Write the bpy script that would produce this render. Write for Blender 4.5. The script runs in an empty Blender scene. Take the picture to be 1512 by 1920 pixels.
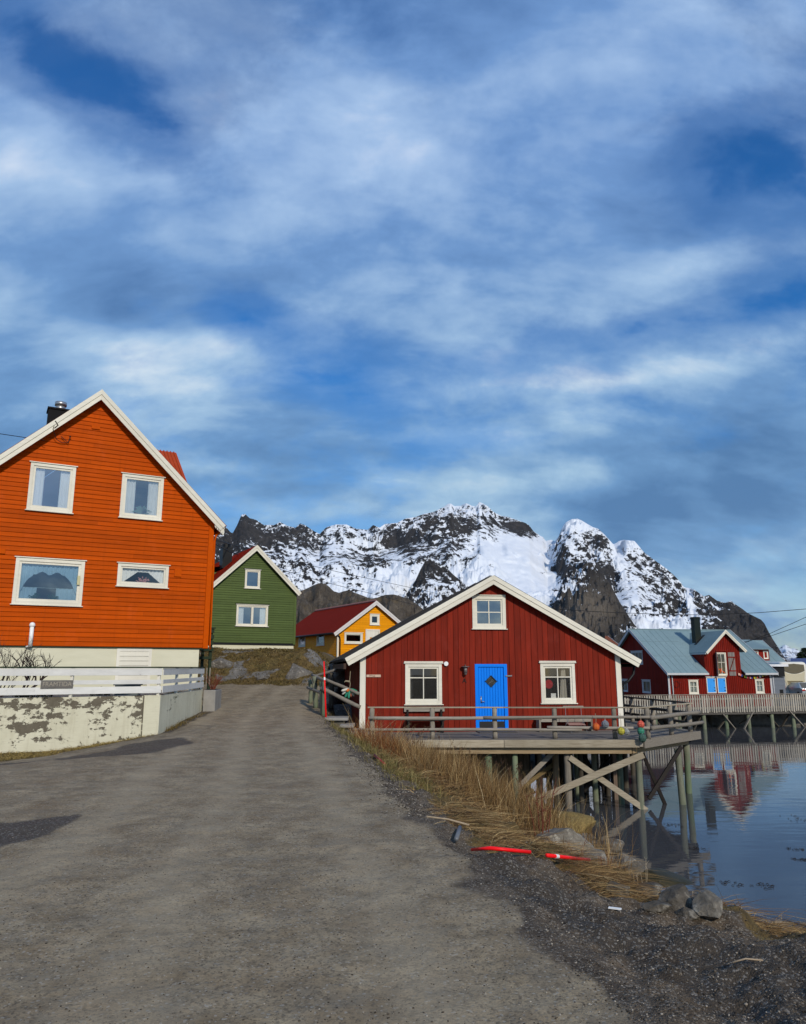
import bpy, math, random
import numpy as np
from mathutils import Vector, Matrix
random.seed(11)
RS = np.random.RandomState(5)
R = math.radians
PI = math.pi
scene = bpy.context.scene
COL = scene.collection

# ---------------------------------------------------------------- camera
cd = bpy.data.cameras.new('camera')
cam = bpy.data.objects.new('camera', cd); COL.objects.link(cam)
cam.location = (0, 0, 1.65)
cam.rotation_euler = (R(90 + 11.78), 0, 0)
cd.sensor_fit = 'VERTICAL'; cd.sensor_height = 24.0
cd.lens = 24.0 * 1400.0 / 1920.0
cd.clip_start = 0.1; cd.clip_end = 60000
scene.camera = cam
scene.render.resolution_x = 806; scene.render.resolution_y = 1024
scene.view_settings.view_transform = 'Standard'
scene.view_settings.look = 'None'
scene.view_settings.exposure = 0.05
scene.view_settings.gamma = 1.0

# ---------------------------------------------------------------- world: sky with a broken cloud layer
SUN_AZ = R(22); SUN_EL = R(30)          # sun behind the camera, to the right
w = bpy.data.worlds.new("World"); scene.world = w; w.use_nodes = True
nt = w.node_tree; nt.nodes.clear()
def wn(t, **k):
    n = nt.nodes.new(t)
    for a, b in k.items(): setattr(n, a, b)
    return n
def wl(a, b): nt.links.new(a, b)
def wmath(op, a, b=None, c=None, clamp=False):
    n = wn('ShaderNodeMath', operation=op, use_clamp=clamp)
    for i, v in enumerate((a, b, c)):
        if v is None: continue
        if isinstance(v, (int, float)): n.inputs[i].default_value = v
        else: wl(v, n.inputs[i])
    return n.outputs[0]
def wramp(fac, stops, interp='LINEAR'):
    n = wn('ShaderNodeValToRGB'); n.color_ramp.interpolation = interp
    e = n.color_ramp.elements
    while len(e) < len(stops): e.new(0.5)
    for i, (p, c) in enumerate(stops):
        e[i].position = p; e[i].color = c if len(c) == 4 else (*c, 1)
    wl(fac, n.inputs[0]); return n
def wmix(f, a, b):
    n = wn('ShaderNodeMix', data_type='RGBA')
    for s, v in ((0, f), (6, a), (7, b)):
        if isinstance(v, (int, float)): n.inputs[s].default_value = v
        elif isinstance(v, tuple): n.inputs[s].default_value = (*v, 1)
        else: wl(v, n.inputs[s])
    return n.outputs[2]
sky = wn('ShaderNodeTexSky'); sky.sky_type = 'NISHITA'; sky.sun_disc = False
sky.sun_elevation = SUN_EL; sky.sun_rotation = PI - SUN_AZ
sky.air_density = 1.0; sky.dust_density = 0.3; sky.ozone_density = 2.5
tc = wn('ShaderNodeTexCoord'); sep = wn('ShaderNodeSeparateXYZ'); wl(tc.outputs['Generated'], sep.inputs[0])
zz = wmath('MAXIMUM', sep.outputs['Z'], 0.0)
den = wmath('ADD', zz, 0.55)
cx = wmath('DIVIDE', sep.outputs['X'], den); cy = wmath('DIVIDE', sep.outputs['Y'], den)
comb = wn('ShaderNodeCombineXYZ'); wl(cx, comb.inputs[0]); wl(cy, comb.inputs[1])
def cnoise(scale, detail, rough, loc=(0, 0, 0), sc=(1, 1, 1), dist=0.0, lac=2.0):
    mp = wn('ShaderNodeMapping'); mp.inputs['Location'].default_value = loc; mp.inputs['Scale'].default_value = sc
    wl(comb.outputs[0], mp.inputs[0])
    n = wn('ShaderNodeTexNoise'); n.inputs['Scale'].default_value = scale; n.inputs['Detail'].default_value = detail
    n.inputs['Roughness'].default_value = rough; n.inputs['Distortion'].default_value = dist; n.inputs['Lacunarity'].default_value = lac
    wl(mp.outputs[0], n.inputs['Vector']); return n.outputs['Fac']
def skyblob(px, py, rx, ry, amp):
    # a cloud bank or a blue opening standing in a given compass direction / elevation of the sky
    x = (px - 756) / 1400; y = -(py - 960) / 1400; P = R(11.78)
    d = Vector((x, math.cos(P) - y * math.sin(P), math.sin(P) + y * math.cos(P)))
    az = math.atan2(d.x, d.y); el = math.atan2(d.z, math.hypot(d.x, d.y))
    AZ = wmath('ARCTAN2', sep.outputs['X'], sep.outputs['Y'])
    h = wmath('SQRT', wmath('ADD', wmath('MULTIPLY', sep.outputs['X'], sep.outputs['X']), wmath('MULTIPLY', sep.outputs['Y'], sep.outputs['Y'])))
    EL = wmath('ARCTAN2', sep.outputs['Z'], h)
    u = wmath('DIVIDE', wmath('SUBTRACT', AZ, az), rx / 1400); v = wmath('DIVIDE', wmath('SUBTRACT', EL, el), ry / 1400)
    q = wmath('ADD', wmath('MULTIPLY', u, u), wmath('MULTIPLY', v, v))
    return wmath('MULTIPLY', wmath('EXPONENT', wmath('MULTIPLY', q, -1.0)), amp)
n1 = cnoise(2.1, 10, 0.56, (3.1, 1.7, 0), (.9, 1.0, 1), 0.25)
n2 = cnoise(6.5, 9, 0.60, (7.3, 2.2, 0), (0.8, 1.15, 1), 0.3)
cov = wmath('ADD', wmath('MULTIPLY', n1, 0.75), wmath('MULTIPLY', n2, 0.50))
for b in [(180, 165, 190, 60, -.17), (20, 50, 170, 70, -.13), (1470, 350, 130, 110, -.09), (1330, 590, 200, 28, -.13), (440, 580, 70, 45, -.14), (860, 690, 260, 40, -.05),
          (640, 60, 220, 60, -.03), (740, 330, 330, 150, .14), (120, 380, 260, 110, .12), (700, 540, 400, 60, .12), (1250, 480, 260, 60, .12),
          (250, 640, 300, 70, .10), (1250, 700, 330, 60, .14), (1150, 120, 330, 120, .05), (600, 800, 500, 60, .07), (700, 900, 600, 40, .07), (1320, 900, 330, 90, .12),
          (660, 960, 140, 26, .06), (980, 870, 230, 30, .03)]:
    cov = wmath('ADD', cov, skyblob(*b))
mask = wramp(cov, [(0.42, (.08, .08, .08)), (0.54, (.46, .46, .46)), (0.70, (.94, .94, .94))], 'EASE').outputs[0]
# cloud tone: bright tops / grey bellies
n3 = cnoise(3.2, 10, 0.55, (1.3, 9.1, 0), (.8, 1.15, 1), 0.25)
n4 = cnoise(10.0, 8, 0.60, (4.3, 3.1, 0), (.7, 1.4, 1), 0.2)
tone = wmath('ADD', wmath('MULTIPLY', n3, 0.85), wmath('MULTIPLY', n4, 0.33))
for b in [(720, 260, 150, 60, .10), (100, 330, 180, 60, .10), (1350, 490, 220, 35, .12), (430, 640, 60, 30, .12), (230, 660, 250, 40, .06),
          (1300, 690, 220, 35, .12), (250, 640, 260, 30, .08), (640, 820, 420, 22, .08), (330, 870, 200, 18, .08), (1100, 720, 200, 20, .06), (560, 950, 260, 30, .12), (900, 900, 300, 26, .10), (740, 450, 400, 60, -.06), (1300, 960, 260, 60, -.12), (500, 840, 330, 50, -.05),
          (1300, 820, 250, 50, -.06), (1000, 60, 500, 120, -.03)]:
    tone = wmath('ADD', tone, skyblob(*b))
ccol = wramp(tone, [(0.40, (.090, .200, .405)), (0.55, (.170, .325, .580)), (0.69, (.39, .56, .76)), (0.82, (.76, .84, .90))]).outputs[0]
# the upper clouds carry a lavender tint, the lower ones are greyer-blue
hi = wramp(sep.outputs['Z'], [(0.25, (0, 0, 0)), (0.6, (1, 1, 1))]).outputs[0]
tint = wmix(hi, (0.96, 1.0, .97), (.97, .97, 1.06))
mul = wn('ShaderNodeMix', data_type='RGBA', blend_type='MULTIPLY'); mul.inputs[0].default_value = 1.0
wl(ccol, mul.inputs[6]); wl(tint, mul.inputs[7])
bgs = wn('ShaderNodeBackground'); bgs.inputs[1].default_value = 0.12
hsv = wn('ShaderNodeHueSaturation'); hsv.inputs['Saturation'].default_value = 1.5; hsv.inputs['Hue'].default_value = .511; wl(sky.outputs[0], hsv.inputs['Color'])
wl(hsv.outputs[0], bgs.inputs[0])
bgc = wn('ShaderNodeBackground'); bgc.inputs[1].default_value = 1.0; wl(mul.outputs[2], bgc.inputs[0])
mx = wn('ShaderNodeMixShader'); wl(mask, mx.inputs[0]); wl(bgs.outputs[0], mx.inputs[1]); wl(bgc.outputs[0], mx.inputs[2])
wo = wn('ShaderNodeOutputWorld'); wl(mx.outputs[0], wo.inputs[0])

# ---------------------------------------------------------------- sun
sl = bpy.data.lights.new('sun', 'SUN'); sl.energy = 2.9; sl.angle = R(2.5); sl.color = (1.0, .90, .76)
so = bpy.data.objects.new('sun', sl); COL.objects.link(so)
sd = Vector((math.sin(SUN_AZ) * math.cos(SUN_EL), -math.cos(SUN_AZ) * math.cos(SUN_EL), math.sin(SUN_EL)))
so.rotation_euler = sd.to_track_quat('Z', 'Y').to_euler()
so.location = (10, -20, 30)

# ================================================================ materials
MATS = {}
class NT:
    """small helper for node materials"""
    def __init__(s, name):
        s.m = bpy.data.materials.new(name); s.m.use_nodes = True; s.t = s.m.node_tree
        s.b = s.t.nodes['Principled BSDF']; s.out = s.t.nodes['Material Output']
        s.tc = s.n('ShaderNodeTexCoord')
    def n(s, t, **k):
        x = s.t.nodes.new(t)
        for a, b in k.items(): setattr(x, a, b)
        return x
    def l(s, a, b): s.t.links.new(a, b)
    def put(s, inp, v):
        if isinstance(v, (int, float)): inp.default_value = v
        elif isinstance(v, tuple): inp.default_value = v if len(v) == len(inp.default_value) else (*v, 1)
        else: s.l(v, inp)
    def math(s, op, a, b=None, c=None, clamp=False):
        n = s.n('ShaderNodeMath', operation=op, use_clamp=clamp)
        for i, v in enumerate((a, b, c)):
            if v is not None: s.put(n.inputs[i], v)
        return n.outputs[0]
    def noise(s, scale, detail=4, rough=.55, sc=(1, 1, 1), coord='Object', dist=0., vec=None, typ=None):
        mp = s.n('ShaderNodeMapping'); mp.inputs['Scale'].default_value = sc
        s.l(vec if vec else s.tc.outputs[coord], mp.inputs[0])
        n = s.n('ShaderNodeTexNoise'); n.inputs['Scale'].default_value = scale; n.inputs['Detail'].default_value = detail
        n.inputs['Roughness'].default_value = rough; n.inputs['Distortion'].default_value = dist
        if typ: n.noise_type = typ
        s.l(mp.outputs[0], n.inputs['Vector']); return n.outputs['Fac']
    def voro(s, scale, sc=(1, 1, 1), feature='F1', out='Distance', rnd=1.0):
        mp = s.n('ShaderNodeMapping'); mp.inputs['Scale'].default_value = sc; s.l(s.tc.outputs['Object'], mp.inputs[0])
        n = s.n('ShaderNodeTexVoronoi'); n.feature = feature; n.inputs['Scale'].default_value = scale; n.inputs['Randomness'].default_value = rnd
        s.l(mp.outputs[0], n.inputs['Vector']); return n.outputs[out]
    def ramp(s, fac, stops, interp='LINEAR'):
        n = s.n('ShaderNodeValToRGB'); n.color_ramp.interpolation = interp; e = n.color_ramp.elements
        while len(e) < len(stops): e.new(.5)
        for i, (p, c) in enumerate(stops):
            if isinstance(c, (int, float)): c = (c, c, c)
            e[i].position = p; e[i].color = (*c, 1)
        s.l(fac, n.inputs[0]); return n.outputs[0]
    def mix(s, f, a, b, mode='MIX'):
        n = s.n('ShaderNodeMix', data_type='RGBA', blend_type=mode)
        s.put(n.inputs[0], f); s.put(n.inputs[6], a); s.put(n.inputs[7], b); return n.outputs[2]
    def attr(s, name, out='Fac'):
        n = s.n('ShaderNodeAttribute'); n.attribute_name = name; return n.outputs[out]
    def bump(s, h, strength=.3, dist=.01, prev=None):
        n = s.n('ShaderNodeBump'); n.inputs['Strength'].default_value = strength; n.inputs['Distance'].default_value = dist
        s.l(h, n.inputs['Height'])
        if prev: s.l(prev, n.inputs['Normal'])
        s.l(n.outputs[0], s.b.inputs['Normal']); return n.outputs[0]
    def done(s, col=None, rough=None, metal=None, spec=None):
        if col is not None: s.put(s.b.inputs['Base Color'], col)
        if rough is not None: s.put(s.b.inputs['Roughness'], rough)
        if metal is not None: s.put(s.b.inputs['Metallic'], metal)
        if spec is not None: s.put(s.b.inputs['Specular IOR Level'], spec)
        MATS[s.m.name] = s.m; return s.m
def dk(c, f): return tuple(v * f for v in c)

def paint(name, col, axis='x', rough=.6, wear=.35, wearcol=None, var=.35, chip=0.0, chipcol=(.25, .22, .18), spec=.12):
    """painted boards: tone per board, streaks along the board, blotchy fading, optional chips"""
    t = NT(name)
    sc = {'x': (.35, 3, 6), 'z': (5, 5, .35)}[axis]
    st = t.noise(2.2, 6, .65, sc)
    bl = t.noise(.55, 4, .55)
    rnd = t.attr('rnd')
    c = t.mix(t.ramp(st, [(.3, 0), (.75, 1)]), dk(col, 1 - var * .55), dk(col, 1 + var * .4))
    c = t.mix(t.math('MULTIPLY', t.ramp(bl, [(.4, 0), (.7, 1)]), wear), c, wearcol or dk(col, .72))
    hs = t.n('ShaderNodeHueSaturation'); t.l(c, hs.inputs['Color'])
    t.l(t.math('ADD', t.math('MULTIPLY', rnd, var * .6), 1 - var * .3), hs.inputs['Value']); c = hs.outputs[0]
    drip = t.noise(1.6, 7, .7, (4.5, 4.5, .22)); c = t.mix(t.math('MULTIPLY', t.ramp(drip, [(.52, 0), (.74, 1)]), min(.5, var * 1.3)), c, dk(col, .62))
    fade = t.noise(2.6, 5, .65, (.8, .8, .5)); c = t.mix(t.math('MULTIPLY', t.ramp(fade, [(.55, 0), (.75, 1)]), min(.35, var * .7)), c, tuple(min(1, v * 1.25 + .02) for v in col))
    if chip:
        cn = t.noise(3.0, 9, .72, {'x': (1, 1, 2.2), 'z': (2.2, 1, 1)}[axis])
        m = t.ramp(cn, [(.5 + (1 - chip) * .25, 0), (.53 + (1 - chip) * .25, 1)])
        c = t.mix(m, c, chipcol)
    t.bump(st, .25, .006)
    return t.done(c, rough, spec=spec)

def flat(name, col, rough=.5, metal=0., var=.2, scale=6., spec=.2, bump=0.):
    t = NT(name); n = t.noise(scale, 5, .6)
    c = t.mix(n, dk(col, 1 - var), dk(col, 1 + var))
    if bump: t.bump(n, bump, .01)
    return t.done(c, rough, metal, spec)

def wood(name, col, col2, axis='x', moss=None, mossamt=.4):
    """weathered bare timber with grain, cracks and knots"""
    t = NT(name)
    sc = {'x': (.5, 7, 7), 'y': (7, .5, 7), 'z': (7, 7, .5)}[axis]
    g = t.noise(4.5, 8, .72, sc, dist=.4); b = t.noise(1.1, 4, .6)
    rnd = t.attr('rnd')
    c = t.mix(t.ramp(g, [(.28, 0), (.5, .55), (.72, 1)]), col2, col)
    c = t.mix(t.ramp(b, [(.35, 0), (.7, .55)]), c, dk(col2, 1.25))
    if moss: c = t.mix(t.math('MULTIPLY', t.ramp(t.noise(.9, 5, .6), [(.35, 0), (.65, 1)]), mossamt), c, moss)
    hs = t.n('ShaderNodeHueSaturation'); t.l(c, hs.inputs['Color']); t.l(t.math('ADD', t.math('MULTIPLY', rnd, .45), .78), hs.inputs['Value'])
    t.bump(g, .5, .012)
    return t.done(hs.outputs[0], .85, spec=.15)

ORANGE = paint('orange_paint', (.48, .068, .0), 'x', .6, .45, (.40, .052, .0), .40, spec=.05)
ORANGE_TRIM = flat('orange_trim', (.50, .072, .0), .6, spec=.05)
REDV = paint('barn_red_boards', (.200, .0155, .005), 'z', .65, .5, (.150, .014, .006), .6, chip=.04, chipcol=(.3, .13, .09))
REDF = paint('far_red_boards', (.185, .009, .003), 'z', .65, .4, (.13, .008, .003), .45)
WHITE = paint('white_paint', (.74, .71, .60), 'x', .5, .5, (.54, .51, .42), .16, chip=.22, chipcol=(.40, .37, .30))
WHITEV = paint('white_paint_upright', (.74, .71, .61), 'z', .5, .5, (.54, .51, .42), .16, chip=.25, chipcol=(.40, .37, .30))
WHITEF = paint('fence_white_paint', (.70, .70, .67), 'x', .5, .6, (.46, .46, .44), .2, chip=.42, chipcol=(.38, .37, .36))
GREENB = paint('green_boards', (.082, .118, .034), 'x', .6, .35, (.060, .090, .028), .3)
YELB = paint('yellow_boards', (.80, .31, .0), 'x', .55, .3, (.66, .24, .0), .25)
BLUEP = paint('blue_door_paint', (.0, .20, .85), 'z', .5, .25, (.0, .16, .70), .12)
REDROOF = paint('red_sheet_roof', (.175, .012, .004), 'x', .8, .35, (.13, .010, .004), .25, spec=.03)
GREYWOOD = wood('grey_timber', (.34, .31, .26), (.15, .13, .105))
GREYWOODZ = wood('grey_timber_upright', (.33, .30, .245), (.14, .12, .095), 'z')
GREYWOODY = wood('grey_timber_decking', (.22, .205, .185), (.10, .092, .080), 'x')
BEAMW = wood('tan_beam_timber', (.40, .31, .19), (.17, .12, .065))
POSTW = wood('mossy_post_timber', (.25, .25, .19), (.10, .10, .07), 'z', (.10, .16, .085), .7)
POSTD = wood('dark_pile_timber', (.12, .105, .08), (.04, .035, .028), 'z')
DARKW = wood('dark_timber', (.035, .030, .026), (.012, .010, .009))  # near-black timber for joists, rear braces and the small bench
DARKGREEN = flat('dark_green_paint', (.016, .030, .014), .5)
BLACK = flat('black_metal', (.010, .011, .012), .45)
PIPE = flat('white_plastic', (.80, .80, .78), .35, var=.05)
STEEL = flat('dull_steel', (.45, .45, .44), .35, .8)
GREYMET = flat('grey_metal', (.22, .23, .24), .45, .4)
FELT = flat('black_roofing_felt', (.030, .030, .031), .9, var=.4, scale=3, bump=.3)
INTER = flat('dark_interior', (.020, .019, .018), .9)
CURT = flat('white_curtain', (.70, .72, .70), .9, var=.12, scale=9)
CURTB = flat('beige_curtain', (.36, .33, .27), .9, var=.15, scale=9)
REDPL = flat('red_plastic', (.85, .010, .012), .35, var=.1)
WIRE = flat('cable_black', (.012, .012, .014), .6)
ROPE = flat('rope', (.30, .26, .18), .9)

def glassmat(name, tint=(.75, .85, .95), refl=.35, ior=1.5):
    t = NT(name)
    tr = t.n('ShaderNodeBsdfTransparent'); tr.inputs[0].default_value = (*tint, 1)
    gl = t.n('ShaderNodeBsdfGlossy'); gl.inputs['Roughness'].default_value = .02; gl.inputs[0].default_value = (.95, .97, 1, 1)
    fr = t.n('ShaderNodeFresnel'); fr.inputs[0].default_value = ior
    bn = t.n('ShaderNodeBump'); bn.inputs['Strength'].default_value = .05; bn.inputs['Distance'].default_value = .02
    t.l(t.noise(1.4, 2), bn.inputs['Height']); t.l(bn.outputs[0], gl.inputs['Normal'])
    f = t.math('ADD', fr.outputs[0], refl, clamp=True)
    mx = t.n('ShaderNodeMixShader'); t.l(f, mx.inputs[0]); t.l(tr.outputs[0], mx.inputs[1]); t.l(gl.outputs[0], mx.inputs[2])
    t.l(mx.outputs[0], t.out.inputs[0]); MATS[name] = t.m; return t.m
GLASS = glassmat('window_glass', (.9, .93, .95), refl=.08)
GLASSB = glassmat('window_glass_coated', (.86, .90, .93), .27)

def foundation_mat():
    t = NT('cream_render')
    n = t.noise(1.2, 6, .6, (.6, .6, 3)); c = t.mix(n, (.52, .50, .36), (.72, .70, .54))
    c = t.mix(t.ramp(t.noise(2.2, 8, .7, (.4, .4, 2.5)), [(.66, 0), (.70, .7)]), c, (.30, .27, .2))
    t.bump(n, .4, .01); return t.done(c, .85, spec=.1)
FOUND = foundation_mat()
def peel_mat():
    """whitewashed board-cast concrete, the wash flaking off in patches"""
    t = NT('peeling_whitewash')
    big = t.noise(.75, 3, .5, (1, 1, 1.3)); fine = t.noise(3.6, 10, .72, (1, 1, 1.6)); lay = t.noise(1.0, 3, .5, (.15, .15, 7))
    w = t.mix(t.noise(1.5, 5), (.50, .48, .35), (.72, .70, .55))
    w = t.mix(t.ramp(t.noise(14, 4, .7, (.3, .3, 5)), [(.5, 0), (.75, .45)]), w, (.40, .37, .27))
    w = t.mix(t.ramp(t.noise(2.2, 7, .7, (2.5, 2.5, .3)), [(.5, 0), (.72, .5)]), w, (.36, .32, .22))
    bare = t.mix(t.noise(9, 8, .8), (.035, .028, .020), (.20, .175, .13))
    bare = t.mix(t.ramp(t.noise(.5, 3), [(.5, 0), (.62, .6)]), bare, (.10, .11, .04))
    v = t.math('ADD', t.math('MULTIPLY', big, .45), t.math('ADD', t.math('MULTIPLY', fine, .8), t.math('MULTIPLY', lay, .18)))
    v = t.math('ADD', v, t.math('MULTIPLY', t.attr('rnd'), .30))
    m = t.ramp(v, [(.892, 0), (.905, 1)])
    c = t.mix(t.math('MULTIPLY', m, .97), w, bare)
    h = t.math('ADD', t.math('MULTIPLY', m, -.6), t.math('MULTIPLY', fine, .5)); t.bump(h, .6, .015)
    return t.done(c, .9, spec=.1)
PEEL = peel_mat()
CONC = flat('bare_concrete', (.26, .25, .23), .9, var=.35, scale=3, bump=.4)

def rock_mat(name, c1, c2, lich=None, seam=(1, 1, 1), wet=True, k=1.):
    t = NT(name)
    a = t.noise(2.2 * k, 12, .7, seam); b = t.noise(15.0 * k, 8, .75)
    c = t.mix(t.ramp(a, [(.3, 0), (.7, 1)]), c1, c2); c = t.mix(t.ramp(b, [(.35, .5), (.6, 0)]), c, dk(c1, .5))
    if lich: c = t.mix(t.ramp(t.noise(6.0 * k, 8, .75), [(.56, 0), (.60, .8)]), c, lich)
    if wet:
        g = t.n('ShaderNodeNewGeometry'); s = t.n('ShaderNodeSeparateXYZ'); t.l(g.outputs['Position'], s.inputs[0])
        wl_ = t.math('ADD', s.outputs[2], t.math('MULTIPLY', b, .35))
        c = t.mix(t.ramp(t.math('ADD', wl_, 3.0), [(.70, 1), (.95, 0)]), c, (.035, .028, .012))
    bb = t.bump(a, 1., .14 / k); t.bump(b, .8, .035 / k, bb)
    return t.done(c, .85, spec=.2)
ROCK = rock_mat('grey_rock', (.085, .070, .050), (.23, .205, .165), (.34, .31, .25))
ROCKY = rock_mat('ochre_rock', (.16, .105, .035), (.40, .29, .10), (.20, .16, .07))
ROCKK = rock_mat('knoll_rock', (.10, .092, .080), (.23, .215, .19), (.33, .31, .27), wet=False)

# ================================================================ mesh building
class MB:
    def __init__(s): s.v = []; s.f = []; s.r = []; s.cur = None
    def rn(s): return s.cur if s.cur is not None else random.random()
    def add(s, vs, fs, rnd=None):
        k = len(s.v); s.v += [tuple(p) for p in vs]; r = s.rn() if rnd is None else rnd
        for f in fs: s.f.append(tuple(k + i for i in f)); s.r.append(r)
        return s
    def box(s, x0, x1, y0, y1, z0, z1, rnd=None):
        return s.hexa([(x0, y0, z0), (x1, y0, z0), (x1, y1, z0), (x0, y1, z0), (x0, y0, z1), (x1, y0, z1), (x1, y1, z1), (x0, y1, z1)], rnd)
    def hexa(s, p, rnd=None):
        return s.add(p, [(0, 3, 2, 1), (4, 5, 6, 7), (0, 1, 5, 4), (1, 2, 6, 5), (2, 3, 7, 6), (3, 0, 4, 7)], rnd)
    def bar(s, a, b, w, h, up=(0, 0, 1), rnd=None):
        a = Vector(a); b = Vector(b); d = (b - a).normalized(); u = Vector(up)
        x = d.cross(u)
        if x.length < 1e-4: x = d.cross(Vector((0, 1, 0)))
        x.normalize(); u = x.cross(d).normalized(); x = x * w / 2; u = u * h / 2
        return s.hexa([a - x - u, a + x - u, b + x - u, b - x - u, a - x + u, a + x + u, b + x + u, b - x + u], rnd)
    def tube(s, pts, rad, n=8, cap=True, rnd=None):
        pts = [Vector(p) for p in pts]; k = len(pts)
        if isinstance(rad, (int, float)): rad = [rad] * k
        vs = []; fs = []
        ref = Vector((0, 0, 1))
        for i, p in enumerate(pts):
            d = (pts[min(i + 1, k - 1)] - pts[max(i - 1, 0)]).normalized()
            x = d.cross(ref)
            if x.length < .05: x = d.cross(Vector((0, 1, 0)))
            x.normalize(); y = d.cross(x)
            for j in range(n):
                a = 2 * PI * j / n; vs.append(p + (x * math.cos(a) + y * math.sin(a)) * rad[i])
        for i in range(k - 1):
            for j in range(n):
                fs.append((i * n + j, i * n + (j + 1) % n, (i + 1) * n + (j + 1) % n, (i + 1) * n + j))
        if cap: fs.append(tuple(range(n - 1, -1, -1))); fs.append(tuple((k - 1) * n + j for j in range(n)))
        return s.add(vs, fs, rnd)
    def log(s, a, b, r, n=9, seg=7, wob=.12, rnd=None):
        """an uneven round pole"""
        a = Vector(a); b = Vector(b); pts = []; rr = []
        L = (b - a).length
        ph = random.random() * 9
        for i in range(seg + 1):
            t = i / seg
            o = Vector((math.sin(ph + t * 5), math.cos(ph * 2 + t * 4), math.sin(ph * 3 + t * 6))) * r * wob * 1.3
            if i in (0, seg): o *= .3
            pts.append(a.lerp(b, t) + o); rr.append(r * (1 + wob * math.sin(ph * 5 + t * 11) * .8))
        return s.tube(pts, rr, n, True, rnd)
    def prism(s, poly, y0, y1, rnd=None):
        """poly in (x, z), extruded along y"""
        n = len(poly)
        vs = [(x, y0, z) for x, z in poly] + [(x, y1, z) for x, z in poly]
        fs = [tuple(range(n)), tuple(range(2 * n - 1, n - 1, -1))] + [(i, i + n, (i + 1) % n + n, (i + 1) % n) for i in range(n)]
        return s.add(vs, fs, rnd)
    def slab(s, poly, z0, z1, rnd=None):
        n = len(poly)
        vs = [(x, y, z0) for x, y in poly] + [(x, y, z1) for x, y in poly]
        fs = [tuple(range(n - 1, -1, -1)), tuple(range(n, 2 * n))] + [(i, (i + 1) % n, (i + 1) % n + n, i + n) for i in range(n)]
        return s.add(vs, fs, rnd)
    def sphere(s, c, r, n=14, m=9, sc=(1, 1, 1), rnd=None):
        vs = []; fs = []
        for i in range(m + 1):
            t = PI * i / m
            for j in range(n):
                a = 2 * PI * j / n
                vs.append((c[0] + r * sc[0] * math.sin(t) * math.cos(a), c[1] + r * sc[1] * math.sin(t) * math.sin(a), c[2] + r * sc[2] * math.cos(t)))
        for i in range(m):
            for j in range(n): fs.append((i * n + j, (i + 1) * n + j, (i + 1) * n + (j + 1) % n, i * n + (j + 1) % n))
        return s.add(vs, fs, rnd)
    def build(s, name, mat, parent=None, smooth=False, bevel=0.):
        me = bpy.data.meshes.new(name); me.from_pydata(s.v, [], s.f)
        at = me.attributes.new('rnd', 'FLOAT', 'FACE'); at.data.foreach_set('value', s.r)
        me.materials.append(mat if isinstance(mat, bpy.types.Material) else MATS[mat])
        if smooth: me.polygons.foreach_set('use_smooth', [True] * len(s.f))
        me.update()
        o = bpy.data.objects.new(name, me); COL.objects.link(o)
        if parent: o.parent = parent
        if bevel:
            b = o.modifiers.new('bevel', 'BEVEL'); b.width = bevel; b.segments = 2; b.limit_method = 'ANGLE'
        return o
def tag(o, label=None, cat=None, group=None, kind=None):
    if label: o['label'] = label
    if cat: o['category'] = cat
    if group: o['group'] = group
    if kind: o['kind'] = kind
    return o
def thing(name, loc, rz, label, cat, group=None):
    o = bpy.data.objects.new(name, None); COL.objects.link(o); o.empty_display_size = .2
    o.location = loc; o.rotation_euler = (0, 0, rz); return tag(o, label, cat, group)
def copy_tree(o, parent=None):
    kids = [c for c in bpy.data.objects if c.parent == o]
    c = o.copy(); COL.objects.link(c)
    if parent: c.parent = parent
    for k in kids: copy_tree(k, c)
    return c
def text_obj(txt, size, mat, parent, loc, rot, thick=.002, name='lettering', sx=1.0):
    cu = bpy.data.curves.new('t', 'FONT'); cu.body = txt; cu.size = size; cu.extrude = thick; cu.align_x = 'CENTER'; cu.align_y = 'CENTER'
    o = bpy.data.objects.new('t', cu); COL.objects.link(o)
    dg = bpy.context.evaluated_depsgraph_get(); me = bpy.data.meshes.new_from_object(o.evaluated_get(dg))
    bpy.data.objects.remove(o); me.name = name
    me.materials.clear(); me.materials.append(mat)
    p = bpy.data.objects.new(name, me); COL.objects.link(p); p.parent = parent; p.location = loc; p.rotation_euler = rot; p.scale = (sx, 1, 1)
    return p

# ================================================================ noise in numpy (world landscape)
def _hash(ix, iy, seed):
    h = (ix.astype(np.int64) * 374761393 + iy.astype(np.int64) * 668265263 + seed * 1442695041) & 0x7fffffff
    h = ((h ^ (h >> 13)) * 1274126177) & 0x7fffffff
    h = (h ^ (h >> 16)) & 0xffff
    return h / 65535.0
def gnoise(x, y, seed=0):
    ix = np.floor(x); iy = np.floor(y); fx = x - ix; fy = y - iy
    u = fx * fx * fx * (fx * (fx * 6 - 15) + 10); v = fy * fy * fy * (fy * (fy * 6 - 15) + 10)
    def g(a, b):
        an = _hash(ix + a, iy + b, seed) * 2 * PI
        return np.cos(an) * (fx - a) + np.sin(an) * (fy - b)
    n0 = g(0, 0) * (1 - u) + g(1, 0) * u; n1_ = g(0, 1) * (1 - u) + g(1, 1) * u
    return (n0 * (1 - v) + n1_ * v) * 1.5
def fbm(x, y, oct=5, seed=0, gain=.5, ridged=False):
    s = np.zeros_like(x, dtype=float); a = 1.; tot = 0
    for i in range(oct):
        n = gnoise(x, y, seed + i * 17)
        s += a * ((1 - 2 * np.abs(n)) if ridged else n); tot += a
        a *= gain; x, y = (x * .8 - y * .6) * 2.03 + 13.1, (x * .6 + y * .8) * 2.03 + 7.7
    return s / tot
def ss(t): t = np.clip(t, 0, 1); return t * t * (3 - 2 * t)
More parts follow.
